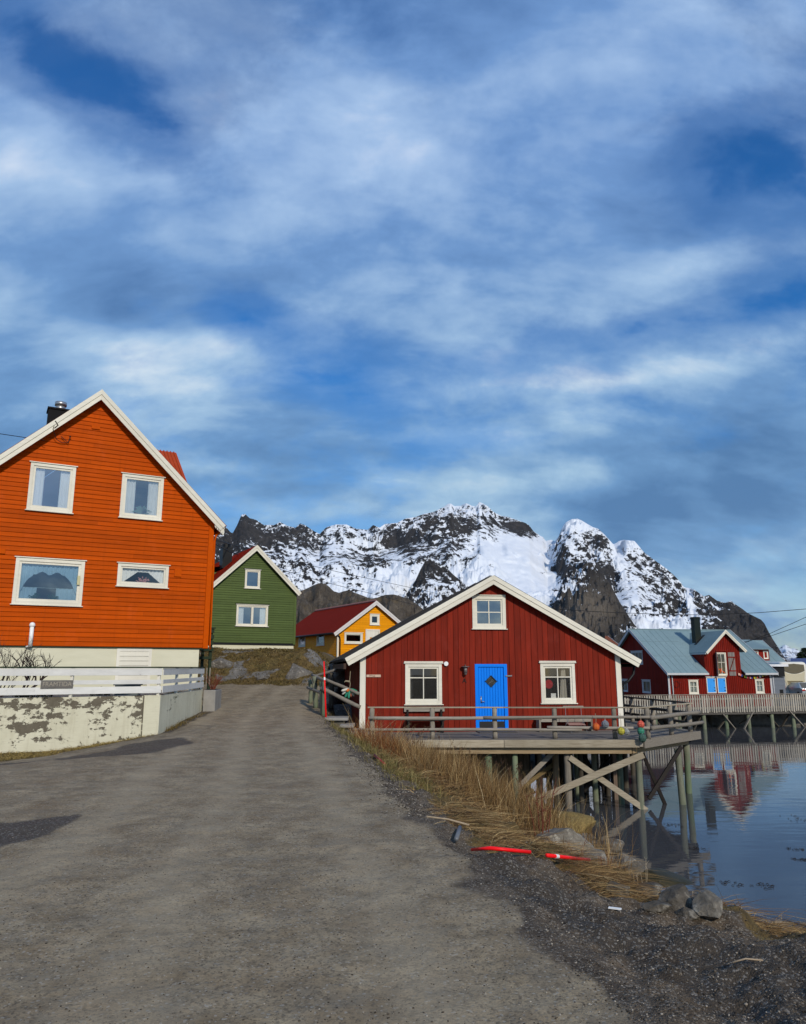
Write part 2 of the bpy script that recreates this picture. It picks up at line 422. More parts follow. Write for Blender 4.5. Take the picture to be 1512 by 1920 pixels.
# ================================================================ ground, road, water
WZ = -2.3                     # water level
def itp(y, ys, vs): return np.interp(y, ys, vs)
def road_edge(y): return itp(y, [-20, 3, 3.95, 5.2, 6.25, 8.2, 10.5, 13.2, 17.8, 22, 26, 34, 60], [1.4, 1.15, .99, .83, .59, .24, -.15, -.55, -1.45, -2.2, -2.72, -2.9, -3.0])
def crest_x(y): return itp(y, [-20, 0, 3, 5, 6.2, 7.5, 9, 12, 14, 16, 20, 24, 27, 34, 44, 54, 60], [9, 8, 6.4, 4.7, 3.8, 2.95, 1.95, 1.45, 1.0, .45, -.7, -1.75, -2.25, -2.45, -2.4, -1.5, 0])
def crest_z(y): return itp(y, [-20, 5, 8, 12, 20, 24, 30, 60], [-.35, -.48, -.66, -.62, -.6, -.75, -.7, -.5])
def shore_x(y): return itp(y, [-20, 2, 5, 7, 9, 11, 13, 15, 17, 19, 20.5, 22, 24, 27, 29, 31, 34, 40, 46, 50, 54], [30, 13, 8.0, 5.6, 4.8, 4.7, 5.0, 4.45, 4.4, 4.6, 4.1, 3.4, 2.8, 2.8, 4.5, 7.6, 9.3, 9.6, 10, 11.5, 16])
def land_h(x, y, detail=True):
    x = np.asarray(x, float); y = np.asarray(y, float)
    zr = itp(y, [-50, 0, 15, 20, 25, 30, 34, 38, 50, 70, 140], [0, 0, 0, .03, .12, .42, .78, 1.05, 1.5, 1.5, 1.5])
    zr = zr - .38 * ss((-5.2 - x) / 3.8) * ss((y - 11) / 7) * (1 - ss((y - 21) / 3))
    kn = ss((y - 35.6 + .25 * np.abs(x + 8)) / 4.6) * ss((-2.6 - x) / 2.4)
    zr = zr + (np.maximum(2.58 - .55 * ss((x + 5.0) / 2.2), 0) - zr) * kn
    xr = road_edge(y); xc = crest_x(y); xs = shore_x(y); zc = crest_z(y)
    t1 = np.clip((x - xr) / np.maximum(xc - xr, .1), 0, 1)
    t2 = np.clip((x - xc) / np.maximum(xs - xc, .3), 0, 1.9)
    z = zr + (zc - zr) * (t1 ** 1.4)
    zb = zc + (WZ - zc) * np.minimum(t2, 1) ** .75 - np.maximum(t2 - 1, 0) * 1.8
    z = np.where(x > xc, zb, z)
    z = np.where((x > xs) & (t2 >= 1.9), zb, z)
    q = ss((y - 53.2) / 1.2) * ss((x - 3) / 3)
    z = z + (-1.2 - z) * q
    if detail:
        off = ss((x - xr) / .6)
        z = z + fbm(x * .9, y * .9, 5, 3) * (.03 + .30 * off * (1 - q)) * np.clip(y / 6, .35, 1)
        z = z + fbm(x * 3.5, y * 3.5, 4, 9) * (.012 + .07 * off) * (1 - ss((y - 20) / 10) * .5)
        z = z + kn * fbm(x * .45, y * .45, 5, 21) * .55 * ss((2.9 - np.abs(y - 38)) / 2)
    return z
def pip(x, y, poly):
    ins = np.zeros(x.shape, bool); n = len(poly)
    for i in range(n):
        x0, y0 = poly[i]; x1, y1 = poly[(i + 1) % n]
        c = ((y0 > y) != (y1 > y)) & (x < (x1 - x0) * (y - y0) / (y1 - y0 + 1e-12) + x0); ins ^= c
    return ins
def seg_d(x, y, a, b):
    ax, ay = a; bx, by = b; t = np.clip(((x - ax) * (bx - ax) + (y - ay) * (by - ay)) / ((bx - ax) ** 2 + (by - ay) ** 2), 0, 1)
    return np.hypot(x - ax - t * (bx - ax), y - ay - t * (by - ay))
def build_land():
    ys = np.concatenate([np.linspace(-12, 2.8, 16)[:-1], 2.8 * (60 / 2.8) ** (np.linspace(0, 1, 620)), np.linspace(60, 300, 30)[1:]])
    core = np.linspace(-1, 1, 420)
    side = 1 + np.array([.03, .08, .16, .3, .5, .9, 1.6, 3, 6])
    ts = np.concatenate([-side[::-1], core, side])
    Yg, Tg = np.meshgrid(ys, ts, indexing='ij')
    half = np.maximum(Yg, 3) * .62 + .9
    Xg = Tg * half
    wx = .25 * fbm(Xg * .5, Yg * .5, 3, 77)
    Zg = land_h(Xg, Yg)
    # masks
    xr = road_edge(Yg) + .22 * fbm(Xg * 1.3, Yg * 1.3, 5, 31) * 1.6
    road = ss((xr - Xg) / .30 + .5)
    # left verge below the garden wall
    dw = np.minimum(seg_d(Xg, Yg, (-13, 16.9), (-6.4, 20.35)), 99)
    front = (Xg < -6.0)
    n = fbm(Xg * .8, Yg * .8, 4, 41)
    verge = ss((np.clip(.55 + .95 * (-6.6 - Xg), .2, 3.0) - dw + n * .8) / .4) * ss((-6.0 - Xg) / .5)
    dw2 = seg_d(Xg, Yg, (-6.35, 20.4), (-6.7, 26.5))
    verge2 = ss((.30 - dw2 + n * .3) / .2)
    road = road * (1 - verge) * (1 - .8 * verge2)
    shoulder = ss((2.3 - dw + n * .6) / .7) * (Xg < -5.2) * (1 - verge)
    knoll = ss((Yg - 35.6 + .25 * np.abs(Xg + 8) + n * .8) / .6) * ss((-2.0 - Xg) / 1)
    road = road * (1 - knoll)
    grass = np.maximum(verge, knoll * ss((n + .35) / .3))
    dr = Xg - xr
    bank = ss((dr - .25) / .5) * ss((Yg - 7.2 + .5 * (Xg - 1)) / 1.2)
    crestband = ss((1.1 - np.abs(Xg - crest_x(Yg) + .3) + n) / .6) * ss((9 - Yg) / 2) * (Xg > 1.6)
    grass = np.maximum(grass, np.maximum(bank * .9, crestband))
    def soft(poly, w=.18):
        ins = pip(Xg + wx * .8, Yg + wx * .8, poly).astype(float)
        for _ in range(3):
            ins = (ins + np.roll(ins, 1, 0) + np.roll(ins, -1, 0) + np.roll(ins, 1, 1) + np.roll(ins, -1, 1)) / 5
        return ins
    patch = soft([(-3.55, 8.1), (-3.75, 9.15), (-4.3, 8.6), (-5.2, 7.6), (-6.0, 6.3), (-5, 6.2), (-4.1, 6.9), (-3.75, 7.5)])
    patch = np.maximum(patch, soft([(-5.3, 18.6), (-4.6, 17.5), (-4.9, 15.6), (-5.6, 14.9), (-6.6, 14.8), (-6.9, 15.2), (-6.0, 16.2), (-6.2, 17.4), (-5.7, 18.2)]))
    patch = np.maximum(patch, soft([(-12, 14.2), (-7.6, 14.6), (-6.7, 15.0), (-7.6, 15.4), (-12, 15)]) * .8)
    gravd = soft([(.75, 7.6), (1.5, 6.3), (2.6, 5.1), (3.4, 3.6), (2.0, 3.0), (1.45, 4.6), (.95, 6.0), (.45, 7.6)])
    dark = np.maximum(patch, np.maximum(gravd * .60, shoulder * .35))
    rockm = ss((Xg - crest_x(Yg) - .5 + n * .8) / .9) * ss((Yg - 9.5) / 2)
    rockm = np.maximum(rockm, knoll * ss((-.12 - n) / .2))
    nr, nc = Xg.shape
    V = np.stack([Xg, Yg, Zg], -1).reshape(-1, 3)
    M = np.stack([road, grass, dark, rockm], -1).reshape(-1, 4)
    wob = .25 * fbm(Yg * .35, Xg * .2, 3, 61)
    track = sum(np.exp(-((Xg - (road_edge(Yg) - o_ + wob)) / .30) ** 2) for o_ in (.85, 2.35, 3.6)) * .9 + .5 * fbm(Xg * .9, Yg * .25, 4, 66)
    idx = np.arange(nr * nc).reshape(nr, nc)
    Q = np.stack([idx[:-1, :-1], idx[:-1, 1:], idx[1:, 1:], idx[1:, :-1]], -1).reshape(-1, 4)
    rf = road.reshape(-1)[Q].mean(1) > .5
    for name, sel in (('road', rf), ('ground', ~rf)):
        q = Q[sel]; used = np.unique(q); mp = np.zeros(nr * nc, int); mp[used] = np.arange(len(used))
        mesh_np(name, V[used], mp[q], GROUND, {'mask': M[used], 'track': track.reshape(-1)[used]})
def mesh_np(name, V, Q, mat, attrs=None, smooth=True, parent=None):
    me = bpy.data.meshes.new(name); nv = len(V); nf = len(Q); k = Q.shape[1]
    me.vertices.add(nv); me.vertices.foreach_set('co', np.ascontiguousarray(V, dtype=np.float32).ravel())
    me.loops.add(nf * k); me.loops.foreach_set('vertex_index', np.ascontiguousarray(Q, dtype=np.int32).ravel())
    me.polygons.add(nf); me.polygons.foreach_set('loop_start', np.arange(0, nf * k, k, dtype=np.int32)); me.polygons.foreach_set('loop_total', np.full(nf, k, dtype=np.int32))
    if smooth: me.polygons.foreach_set('use_smooth', np.ones(nf, bool))
    me.update(calc_edges=True)
    for a, d in (attrs or {}).items():
        if d.ndim == 2:
            at = me.color_attributes.new(a, 'FLOAT_COLOR', 'POINT'); at.data.foreach_set('color', np.ascontiguousarray(d, dtype=np.float32).ravel())
        else:
            at = me.attributes.new(a, 'FLOAT', 'POINT' if len(d) == nv else 'FACE'); at.data.foreach_set('value', np.ascontiguousarray(d, dtype=np.float32))
    me.materials.append(mat)
    o = bpy.data.objects.new(name, me); COL.objects.link(o)
    if parent: o.parent = parent
    elif name in ('road', 'ground', 'mountain', 'hill', 'distant_mountain', 'water', 'rocky_hill'): o['kind'] = 'structure'
    return o
def ground_material():
    t = NT('ground_surface')
    n = t.n('ShaderNodeAttribute'); n.attribute_name = 'mask'
    s = t.n('ShaderNodeSeparateColor'); t.l(n.outputs['Color'], s.inputs[0])
    big = t.noise(.55, 6, .6); med = t.noise(3.2, 8, .68); fine = t.noise(34, 6, .75); str_ = t.noise(2.6, 8, .66, (1, .8, 1))
    pv = t.voro(75, feature='F1', out='Color'); pd = t.voro(75)
    pvc = t.n('ShaderNodeSeparateColor'); t.l(pv, pvc.inputs[0])
    def brk(ch, w=.9, k=.18):
        return t.ramp(t.math('ADD', ch, t.math('MULTIPLY', t.math('SUBTRACT', med, .5), w)), [(.5 - k, 0), (.5 + k, 1)])
    # packed grit of the road: pale worn tracks, brownish damp patches, dark pits
    road = t.mix(t.ramp(str_, [(.30, 0), (.68, 1)]), (.165, .123, .074), (.355, .288, .188))
    road = t.mix(t.ramp(t.noise(1.1, 7, .62, (.9, .8, 1)), [(.48, 0), (.72, .6)]), road, (.175, .122, .072))
    road = t.mix(t.ramp(med, [(.50, 0), (.62, .5)]), road, (.165, .143, .108))
    road = t.mix(t.ramp(t.noise(11, 8, .8), [(.52, 0), (.62, .6)]), road, (.085, .068, .047))
    road = t.mix(t.ramp(fine, [(.50, 0), (.66, .6)]), road, (.10, .086, .066))
    road = t.mix(t.ramp(pvc.outputs[0], [(.93, 0), (.97, .55)]), road, (.34, .32, .28))
    road = t.mix(t.ramp(pvc.outputs[1], [(.86, 0), (.92, .5)]), road, (.050, .043, .036))
    road = t.mix(t.ramp(t.math('ADD', t.attr('track'), t.math('MULTIPLY', t.math('SUBTRACT', med, .5), 1.2)), [(.15, 0), (1.0, .36)]), road, (.37, .308, .210))
    # loose gravel
    gr = t.mix(t.ramp(med, [(.35, 0), (.65, 1)]), (.055, .041, .028), (.150, .118, .084))
    gr = t.mix(t.ramp(pvc.outputs[0], [(.74, 0), (.92, .5)]), gr, (.34, .31, .26))
    gr = t.mix(t.ramp(pd, [(.35, 0), (.8, .5)]), gr, (.030, .025, .020))
    # dead grass thatch and soil
    ga = t.mix(t.ramp(med, [(.32, 0), (.66, 1)]), (.045, .032, .016), (.20, .138, .050))
    ga = t.mix(t.ramp(t.noise(1.1, 6, .6), [(.48, 0), (.66, .6)]), ga, (.095, .085, .030))
    ga = t.mix(t.ramp(fine, [(.45, 0), (.7, .7)]), ga, (.030, .022, .012))
    rk = t.mix(t.ramp(t.noise(2.0, 9, .66), [(.3, 0), (.7, 1)]), (.075, .07, .062), (.24, .23, .21))
    rk = t.mix(t.ramp(fine, [(.5, 0), (.7, .5)]), rk, (.05, .045, .04))
    dkc = t.mix(t.ramp(pvc.outputs[0], [(.80, 0), (.95, .55)]), t.mix(fine, (.014, .012, .010), (.045, .040, .033)), (.26, .25, .23))
    m_r = brk(s.outputs[0], .5, .22); m_g = brk(s.outputs[1], 1.0, .12); m_d = t.math('MULTIPLY', brk(s.outputs[2], 1.3, .30), .85)
    ar = n.outputs['Alpha']; m_k = brk(ar, .9, .1)
    c = t.mix(m_r, gr, road); c = t.mix(m_g, c, ga); c = t.mix(m_k, c, rk); c = t.mix(m_d, c, dkc)
    g = t.n('ShaderNodeNewGeometry'); sp = t.n('ShaderNodeSeparateXYZ'); t.l(g.outputs['Position'], sp.inputs[0])
    wet = t.ramp(t.math('ADD', t.math('ADD', sp.outputs[2], t.math('MULTIPLY', med, .3)), 3.0), [(.72, 1), (.98, 0)])
    c = t.mix(wet, c, (.020, .018, .007))
    b1 = t.bump(med, .55, .035); b2 = t.bump(fine, .55, .012, b1)
    hh = t.math('MULTIPLY', t.math('SUBTRACT', 1.0, pd), t.math('SUBTRACT', 1.0, t.math('MULTIPLY', m_r, .75))); t.bump(hh, .7, .010, b2)
    return t.done(c, t.mix(m_d, (.95, .95, .95), (.6, .6, .6)), spec=.15)
GROUND = ground_material()
build_land()

def water_material():
    t = NT('harbour_water')
    a = t.noise(.9, 3, .5, (.55, 1.7, 1)); b = t.noise(3.6, 3, .5, (.5, 1.8, 1)); c = t.noise(.16, 3, .5)
    cw = t.n('ShaderNodeTexWave'); cw.wave_type = 'RINGS'; cw.rings_direction = 'Z'; cw.inputs['Scale'].default_value = 2.2; cw.inputs['Distortion'].default_value = 1.0
    mp = t.n('ShaderNodeMapping'); mp.inputs['Location'].default_value = (-5.6, -19.3, 0); t.l(t.tc.outputs['Object'], mp.inputs[0]); t.l(mp.outputs[0], cw.inputs[0])
    d = t.n('ShaderNodeVectorMath', operation='LENGTH'); t.l(mp.outputs[0], d.inputs[0])
    ring = t.math('MULTIPLY', cw.outputs['Fac'], t.ramp(t.math('DIVIDE', d.outputs['Value'], 4.0), [(.05, .5), (.75, 0)]))
    h = t.math('ADD', t.math('MULTIPLY', a, 1.0), t.math('ADD', t.math('MULTIPLY', b, .22), t.math('MULTIPLY', ring, .30)))
    h = t.math('MULTIPLY', h, t.ramp(c, [(.38, .45), (.62, 1.3)]))
    t.bump(h, .055, .10)
    t.b.inputs['IOR'].default_value = 1.45
    return t.done((.058, .060, .064), .01, spec=.5)
WATER = water_material()
wm = MB(); wm.add([(-400, -40, WZ), (9000, -40, WZ), (9000, 9000, WZ), (-400, 9000, WZ)], [(0, 1, 2, 3)])
tag(wm.build('water', WATER), kind='structure')
sb = MB(); sb.add([(-6000, -600, -6), (14000, -600, -6), (14000, 16000, -6), (-6000, 16000, -6)], [(0, 1, 2, 3)])
tag(sb.build('sea_floor', ROCK), kind='structure')

# ================================================================ mountains
F0 = 1400.; PT = R(11.78)
def dir_px(px, py):
    x = (px - 756.) / F0; y = -(py - 960.) / F0
    return x, math.cos(PT) - y * math.sin(PT), math.sin(PT) + y * math.cos(PT)
def px_az(px, py=1100): d = dir_px(px, py); return math.atan2(d[0], d[1])
def crest_from(pts):
    az = []; te = []
    for px, py in pts:
        d = dir_px(px, py); az.append(math.atan2(d[0], d[1])); te.append(d[2] / math.hypot(d[0], d[1]))
    return np.array(az), np.array(te)
def az_el_px(az, te):
    # picture column/row in which a far direction appears (only used to place rock and snow on the slopes)
    X = np.sin(az); Y = np.cos(az); Z = te
    d = Y * math.cos(PT) + Z * math.sin(PT); u = -Y * math.sin(PT) + Z * math.cos(PT)
    return 756 + F0 * X / d, 960 - F0 * u / d
def mountain_material(name, rockc1, rockc2, snowc=(.70, .745, .80), nscale=1 / 55., warm=None):
    t = NT(name)
    g = t.n('ShaderNodeNewGeometry'); sp = t.n('ShaderNodeSeparateXYZ'); t.l(g.outputs['Normal'], sp.inputs[0])
    bias = t.attr('snow'); wrm = t.attr('warm')
    a = t.noise(nscale * .35, 12, .66); b = t.noise(nscale * 1.6, 10, .72, (1, 1, 1.8)); c2 = t.noise(nscale * 5, 6, .7)
    v = t.math('ADD', t.math('MULTIPLY', t.math('SUBTRACT', a, .5), 1.1), t.math('MULTIPLY', t.math('SUBTRACT', b, .5), 1.9))
    v = t.math('ADD', v, t.math('MULTIPLY', t.math('SUBTRACT', sp.outputs[2], .60), .45))
    v = t.math('ADD', v, t.math('MULTIPLY', t.math('SUBTRACT', c2, .5), 1.1))
    v = t.math('ADD', v, bias)
    m = t.ramp(v, [(.415, 0), (.44, 1)])
    rc = t.mix(t.ramp(b, [(.3, 0), (.7, 1)]), rockc1, rockc2)
    rc = t.mix(t.ramp(c2, [(.35, .6), (.6, 0)]), rc, dk(rockc1, .4))
    if warm: rc = t.mix(t.math('MULTIPLY', wrm, t.ramp(a, [(.3, .6), (.6, 1)])), rc, warm)
    c = t.mix(m, rc, snowc)
    im = t.math('SUBTRACT', 1.0, m); hb = t.bump(t.math('MULTIPLY', b, im), .8, 14.); t.bump(t.math('MULTIPLY', c2, im), .5, 4., hb)
    return t.done(c, .9, spec=.05)
def range_mesh(name, pts, R0, R1, zf, mat, snowfn, warmfn=None, ncol=900, nrow=260, seed=1, amp=(70, 40), back=.25, wl_=(330., 90.), prof=1.0, rid=True, crestn=5., zb=None):
    az, te = crest_from(pts)
    A = np.linspace(az[0], az[-1], ncol)
    ct = np.interp(A, az, te)
    T = np.concatenate([np.linspace(0, 1, nrow), 1 + np.linspace(0, back, 30)[1:]])
    Tg, Ag = np.meshgrid(T, A, indexing='ij'); C = np.broadcast_to(ct, Tg.shape)
    Rr = R0 + (R1 - R0) * Tg
    Rr = Rr + (R1 - R0) * .07 * fbm(Ag * 14, Tg * 5, 4, seed + 5) * np.sin(np.clip(Tg, 0, 1) * PI)
    crestZ = 1.65 + C * R1
    base = np.where(Tg <= 1, np.clip(Tg, 0, 1) ** prof, 1 - (Tg - 1) * 1.6)
    Z = zf + (crestZ - zf) * base
    X = Rr * np.sin(Ag); Y = Rr * np.cos(Ag)
    te0 = np.clip(Tg, 0, 1) * C; pxs, pys = az_el_px(Ag, te0); smooth_ = 1 - .96 * np.clip((snowfn(pxs, pys, Ag, Tg) - .42) * 5., 0, 1)
    env0 = np.clip(Tg * 5, 0, 1) * np.clip(np.abs(1 - Tg) * 9, 0, 1); env = env0 * smooth_
    s1 = fbm(X / wl_[0] + .4 * fbm(X / 200, Y / 200, 3, seed + 3), Y / wl_[0], 7, seed, .52, ridged=rid)
    s2 = fbm(X / wl_[1], Y / wl_[1], 6, seed + 40, .55, ridged=True)
    ribs = fbm(Ag * R1 / wl_[1] * .9, Tg * 7 + 1.5 * fbm(Ag * 30, Tg * 3, 3, seed + 8), 5, seed + 60, .55, ridged=True)
    Z = Z + env * (amp[0] * (s1 - .25) + amp[1] * (s2 - .3) + amp[1] * .55 * (ribs - .3))
    Z = Z + (1 - env0) * crestn * fbm(X / 28, Y / 28, 4, seed + 90) * np.clip(Tg * 4, 0, 1)
    # nothing may stick out above the skyline by more than its own crest
    lim = 1.65 + (C + crestn * .3 / R1) * np.hypot(X, Y)
    Z = np.minimum(Z, lim)
    te_v = (Z - 1.65) / np.hypot(X, Y); px, py = az_el_px(Ag, te_v)
    sn = snowfn(px, py, Ag, Tg); wr = warmfn(px, py) if warmfn else np.zeros_like(sn)
    nr, nc = X.shape; idx = np.arange(nr * nc).reshape(nr, nc)
    Q = np.stack([idx[:-1, :-1], idx[:-1, 1:], idx[1:, 1:], idx[1:, :-1]], -1).reshape(-1, 4)
    V = np.stack([X, Y, Z], -1).reshape(-1, 3)
    return mesh_np(name, V, Q, mat, {'snow': sn.ravel(), 'warm': wr.ravel()})
def gauss(px, py, cx_, cy_, rx, ry, amp, rot=0.):
    c, s = math.cos(R(rot)), math.sin(R(rot)); dx = px - cx_; dy = py - cy_
    u = (dx * c + dy * s) / rx; v = (-dx * s + dy * c) / ry
    return amp * np.exp(-(u * u + v * v))
MAIN = [(-900, 1060), (-600, 1015), (-300, 1040), (0, 1000), (200, 1030), (300, 1005), (380, 990), (400, 968), (408, 975), (415, 985), (425, 990), (433, 999), (437, 1000), (445, 985), (453, 966), (460, 964), (468, 972), (480, 975), (495, 985), (515, 985), (525, 979), (540, 987), (555, 990), (563, 982), (572, 985), (590, 997), (600, 1002), (605, 996), (613, 989),
        (630, 984), (650, 984), (668, 992), (690, 994), (700, 985), (712, 990), (722, 983), (745, 981), (760, 973), (780, 970), (795, 964), (815, 960), (832, 951), (840, 945), (846, 943), (852, 949), (865, 948), (875, 944), (885, 949), (893, 950), (899, 942), (905, 944), (915, 950), (925, 960), (940, 968), (950, 969), (965, 974), (985, 981), (992, 985), (1000, 995), (1008, 1001), (1018, 1006), (1024, 1014),
        (1033, 1012), (1041, 1015), (1048, 1006), (1054, 991), (1060, 981), (1072, 974), (1083, 973), (1092, 977), (1100, 982), (1112, 989), (1122, 992), (1133, 1002), (1143, 1013), (1150, 1021), (1160, 1015), (1170, 1013), (1182, 1014), (1190, 1015), (1197, 1023), (1210, 1038), (1222, 1047), (1235, 1056), (1250, 1067), (1265, 1080), (1277, 1093), (1283, 1102), (1289, 1102),
        (1302, 1106), (1312, 1113), (1320, 1119), (1330, 1116), (1338, 1122), (1345, 1127), (1360, 1131), (1371, 1127), (1378, 1133), (1392, 1142), (1402, 1150), (1416, 1157), (1428, 1163), (1434, 1170), (1442, 1186), (1450, 1200), (1458, 1212), (1468, 1228), (1480, 1245), (1500, 1251)]
def snow_main(px, py, A, T):
    s = np.full_like(px, .44)
    for a in [(955, 1060, 60, 40, .60), (990, 1030, 45, 22, .45), (880, 958, 30, 5, .18, 10), (835, 975, 8, 26, .2, 30), (905, 985, 6, 24, .22, -20), (1000, 1100, 55, 60, .45), (905, 1085, 45, 26, .22), (735, 1072, 60, 16, .40), (650, 1108, 110, 18, .26), (780, 1090, 60, 26, .22, 0),
              (610, 1080, 40, 30, .18), (660, 1020, 60, 18, .25), (500, 1075, 60, 30, .12), (740, 1010, 50, 14, -.25, 30), (640, 1045, 40, 12, -.20), (700, 1058, 28, 12, -.35),
              (860, 985, 75, 26, -.14), (790, 1030, 60, 30, -.12), (975, 995, 32, 14, -.50, 20), (925, 1062, 14, 6, -.45, 20), (1012, 1075, 12, 5, -.4), (985, 1052, 10, 4, -.4), (955, 1090, 16, 5, -.4, 15), (1035, 1108, 14, 6, -.35), (520, 1010, 90, 26, -.22), (460, 985, 26, 22, -.38), (420, 1020, 30, 30, -.22), (840, 945, 60, 6, .3),
              (1080, 985, 36, 14, .35), (1175, 1020, 30, 8, .4), (1160, 1050, 9, 44, .42, -15), (1075, 1030, 40, 12, -.05), (1130, 1015, 28, 10, -.30, 35), (1065, 1075, 30, 25, -.30), (1040, 1065, 20, 8, -.35),
              (1110, 1080, 60, 25, -.2), (1215, 1170, 110, 14, .42), (1250, 1110, 60, 40, .02), (1195, 1120, 26, 50, .10), (1300, 1145, 6, 46, .60, -18), (1370, 1175, 80, 50, -.40), (1420, 1200, 60, 50, -.42), (1345, 1140, 30, 8, .25, 30), (1420, 1172, 8, 20, .3, 10), (1330, 1135, 30, 14, -.15),
              (1270, 1185, 60, 16, -.12), (1403, 1190, 4, 22, .35)]:
        s = s + gauss(px, py, *a)
    return s
MT = mountain_material('snowy_mountain', (.022, .021, .021), (.088, .082, .077), warm=(.17, .145, .115))
range_mesh('mountain', MAIN, 1500, 3100, -6, MT, snow_main, ncol=1700, nrow=330, seed=4, amp=(95, 30), prof=.95)
SP1 = [(700, 1190), (725, 1165), (742, 1142), (757, 1122), (770, 1104), (780, 1088), (788, 1070), (797, 1054), (806, 1047), (814, 1052), (822, 1058), (838, 1066), (852, 1080), (868, 1092), (885, 1106), (905, 1128), (930, 1150), (960, 1180)]
def snow_sp1(px, py, A, T):
    s = np.full_like(px, .30)
    for a in [(805, 1100, 30, 18, .30), (835, 1120, 40, 22, .22), (790, 1065, 16, 26, -.30), (770, 1130, 40, 16, .10)]: s = s + gauss(px, py, *a)
    return s
range_mesh('mountain', SP1, 1250, 1900, -6, MT, snow_sp1, ncol=420, nrow=170, seed=23, amp=(60, 40), wl_=(200., 70.), crestn=4)
SP2 = [(940, 1190), (975, 1165), (1000, 1150), (1018, 1142), (1032, 1138), (1040, 1128), (1048, 1110), (1056, 1090), (1064, 1072), (1076, 1062), (1088, 1056), (1100, 1054), (1112, 1060), (1124, 1072), (1136, 1084), (1146, 1098), (1156, 1118), (1166, 1136), (1178, 1154), (1190, 1172), (1206, 1190), (1225, 1206), (1250, 1222)]
def snow_sp2(px, py, A, T):
    s = np.full_like(px, .25)
    for a in [(1075, 1105, 35, 16, .28), (1100, 1075, 26, 14, .22), (1070, 1120, 20, 30, .15), (1110, 1150, 40, 38, -.45)]: s = s + gauss(px, py, *a)
    return s
def warm2(px, py): return np.clip(gauss(px, py, 1105, 1145, 50, 40, 1.3), 0, 1)
range_mesh('mountain', SP2, 1000, 1700, -6, MT, snow_sp2, warm2, ncol=460, nrow=190, seed=37, amp=(50, 40), wl_=(180., 60.), crestn=4)
HT = rock_mat('hill_rock', (.030, .024, .018), (.19, .160, .125), (.12, .09, .05), (1, 1, .5), wet=False, k=.14)
HILL = [(200, 1175), (320, 1130), (420, 1150), (500, 1140), (548, 1122), (560, 1112), (573, 1106), (588, 1099), (598, 1095), (610, 1096), (618, 1102), (626, 1110), (636, 1113), (645, 1110), (655, 1108), (666, 1113), (680, 1118), (695, 1124), (708, 1122), (722, 1117), (738, 1116), (750, 1119), (765, 1124), (780, 1133), (793, 1143), (812, 1160), (835, 1180), (870, 1205), (930, 1230)]
def nosnow(px, py, A, T): return np.full_like(px, 0.)
hl = range_mesh('rocky_hill', HILL, 120, 215, .5, HT, nosnow, ncol=420, nrow=110, seed=51, amp=(7, 5), wl_=(34., 10.), crestn=.8, prof=.6)
DIST = [(1430, 1238), (1450, 1228), (1462, 1216), (1468, 1211), (1473, 1209), (1480, 1213), (1484, 1217), (1489, 1216), (1494, 1217), (1500, 1222), (1512, 1226), (1540, 1218), (1580, 1224), (1640, 1212), (1720, 1226), (1900, 1236)]
MD = mountain_material('far_range', (.040, .042, .045), (.11, .11, .11), (.70, .745, .80), 1 / 160.)
def snow_d(px, py, A, T): return np.full_like(px, .46)
range_mesh('distant_mountain', DIST, 10000, 13500, -6, MD, snow_d, ncol=360, nrow=90, seed=71, amp=(90, 50), wl_=(900., 250.), crestn=14)
# ================================================================ building helpers (house frame: x along the front, y into the building, z up)
def clad_h(z0, z1, pitch, xl, xr, holes=(), y=0., th=.022, groove=.017, mb=None):
    mb = mb or MB(); n = max(1, int(round((z1 - z0) / pitch))); p = (z1 - z0) / n
    for i in range(n):
        a = z0 + i * p + groove; b = z0 + (i + 1) * p; mid = (a + b) / 2
        xa0, xb0, xa1, xb1 = xl(a), xr(a), xl(b), xr(b)
        if xb0 - xa0 < .05: continue
        if xb1 < xa1: xa1 = xb1 = (xa1 + xb1) / 2
        cuts = sorted([(h[0], h[2]) for h in holes if h[1] < mid < h[3]])
        segs = []; cur0, cur1 = xa0, xa1
        for c0, c1 in cuts:
            if c1 <= cur0: continue
            if c0 > cur0: segs.append((cur0, cur1, c0, c0))
            cur0 = cur1 = c1
        if cur0 < xb0: segs.append((cur0, cur1, xb0, xb1))
        for s0, s1, e0, e1 in segs:
            # boards are jointed here and there
            L = e0 - s0; k = 1 if L < 2.6 else 2
            js = [0] + sorted(random.uniform(.25, .75) for _ in range(k - 1)) + [1]
            for q in range(k):
                A0 = s0 + (e0 - s0) * js[q]; B0 = s0 + (e0 - s0) * js[q + 1]; A1 = s1 + (e1 - s1) * js[q]; B1 = s1 + (e1 - s1) * js[q + 1]
                if q: A1 = A0 = A0 + .002
                if q < k - 1: B1 = B0 = B0 - .001
                w = random.uniform(-.002, .002)
                mb.hexa([(A0, y - th + w, a), (B0, y - th + w, a), (B0, y, a), (A0, y, a), (A1, y - th * .45 + w, b), (B1, y - th * .45 + w, b), (B1, y, b), (A1, y, b)])
    return mb
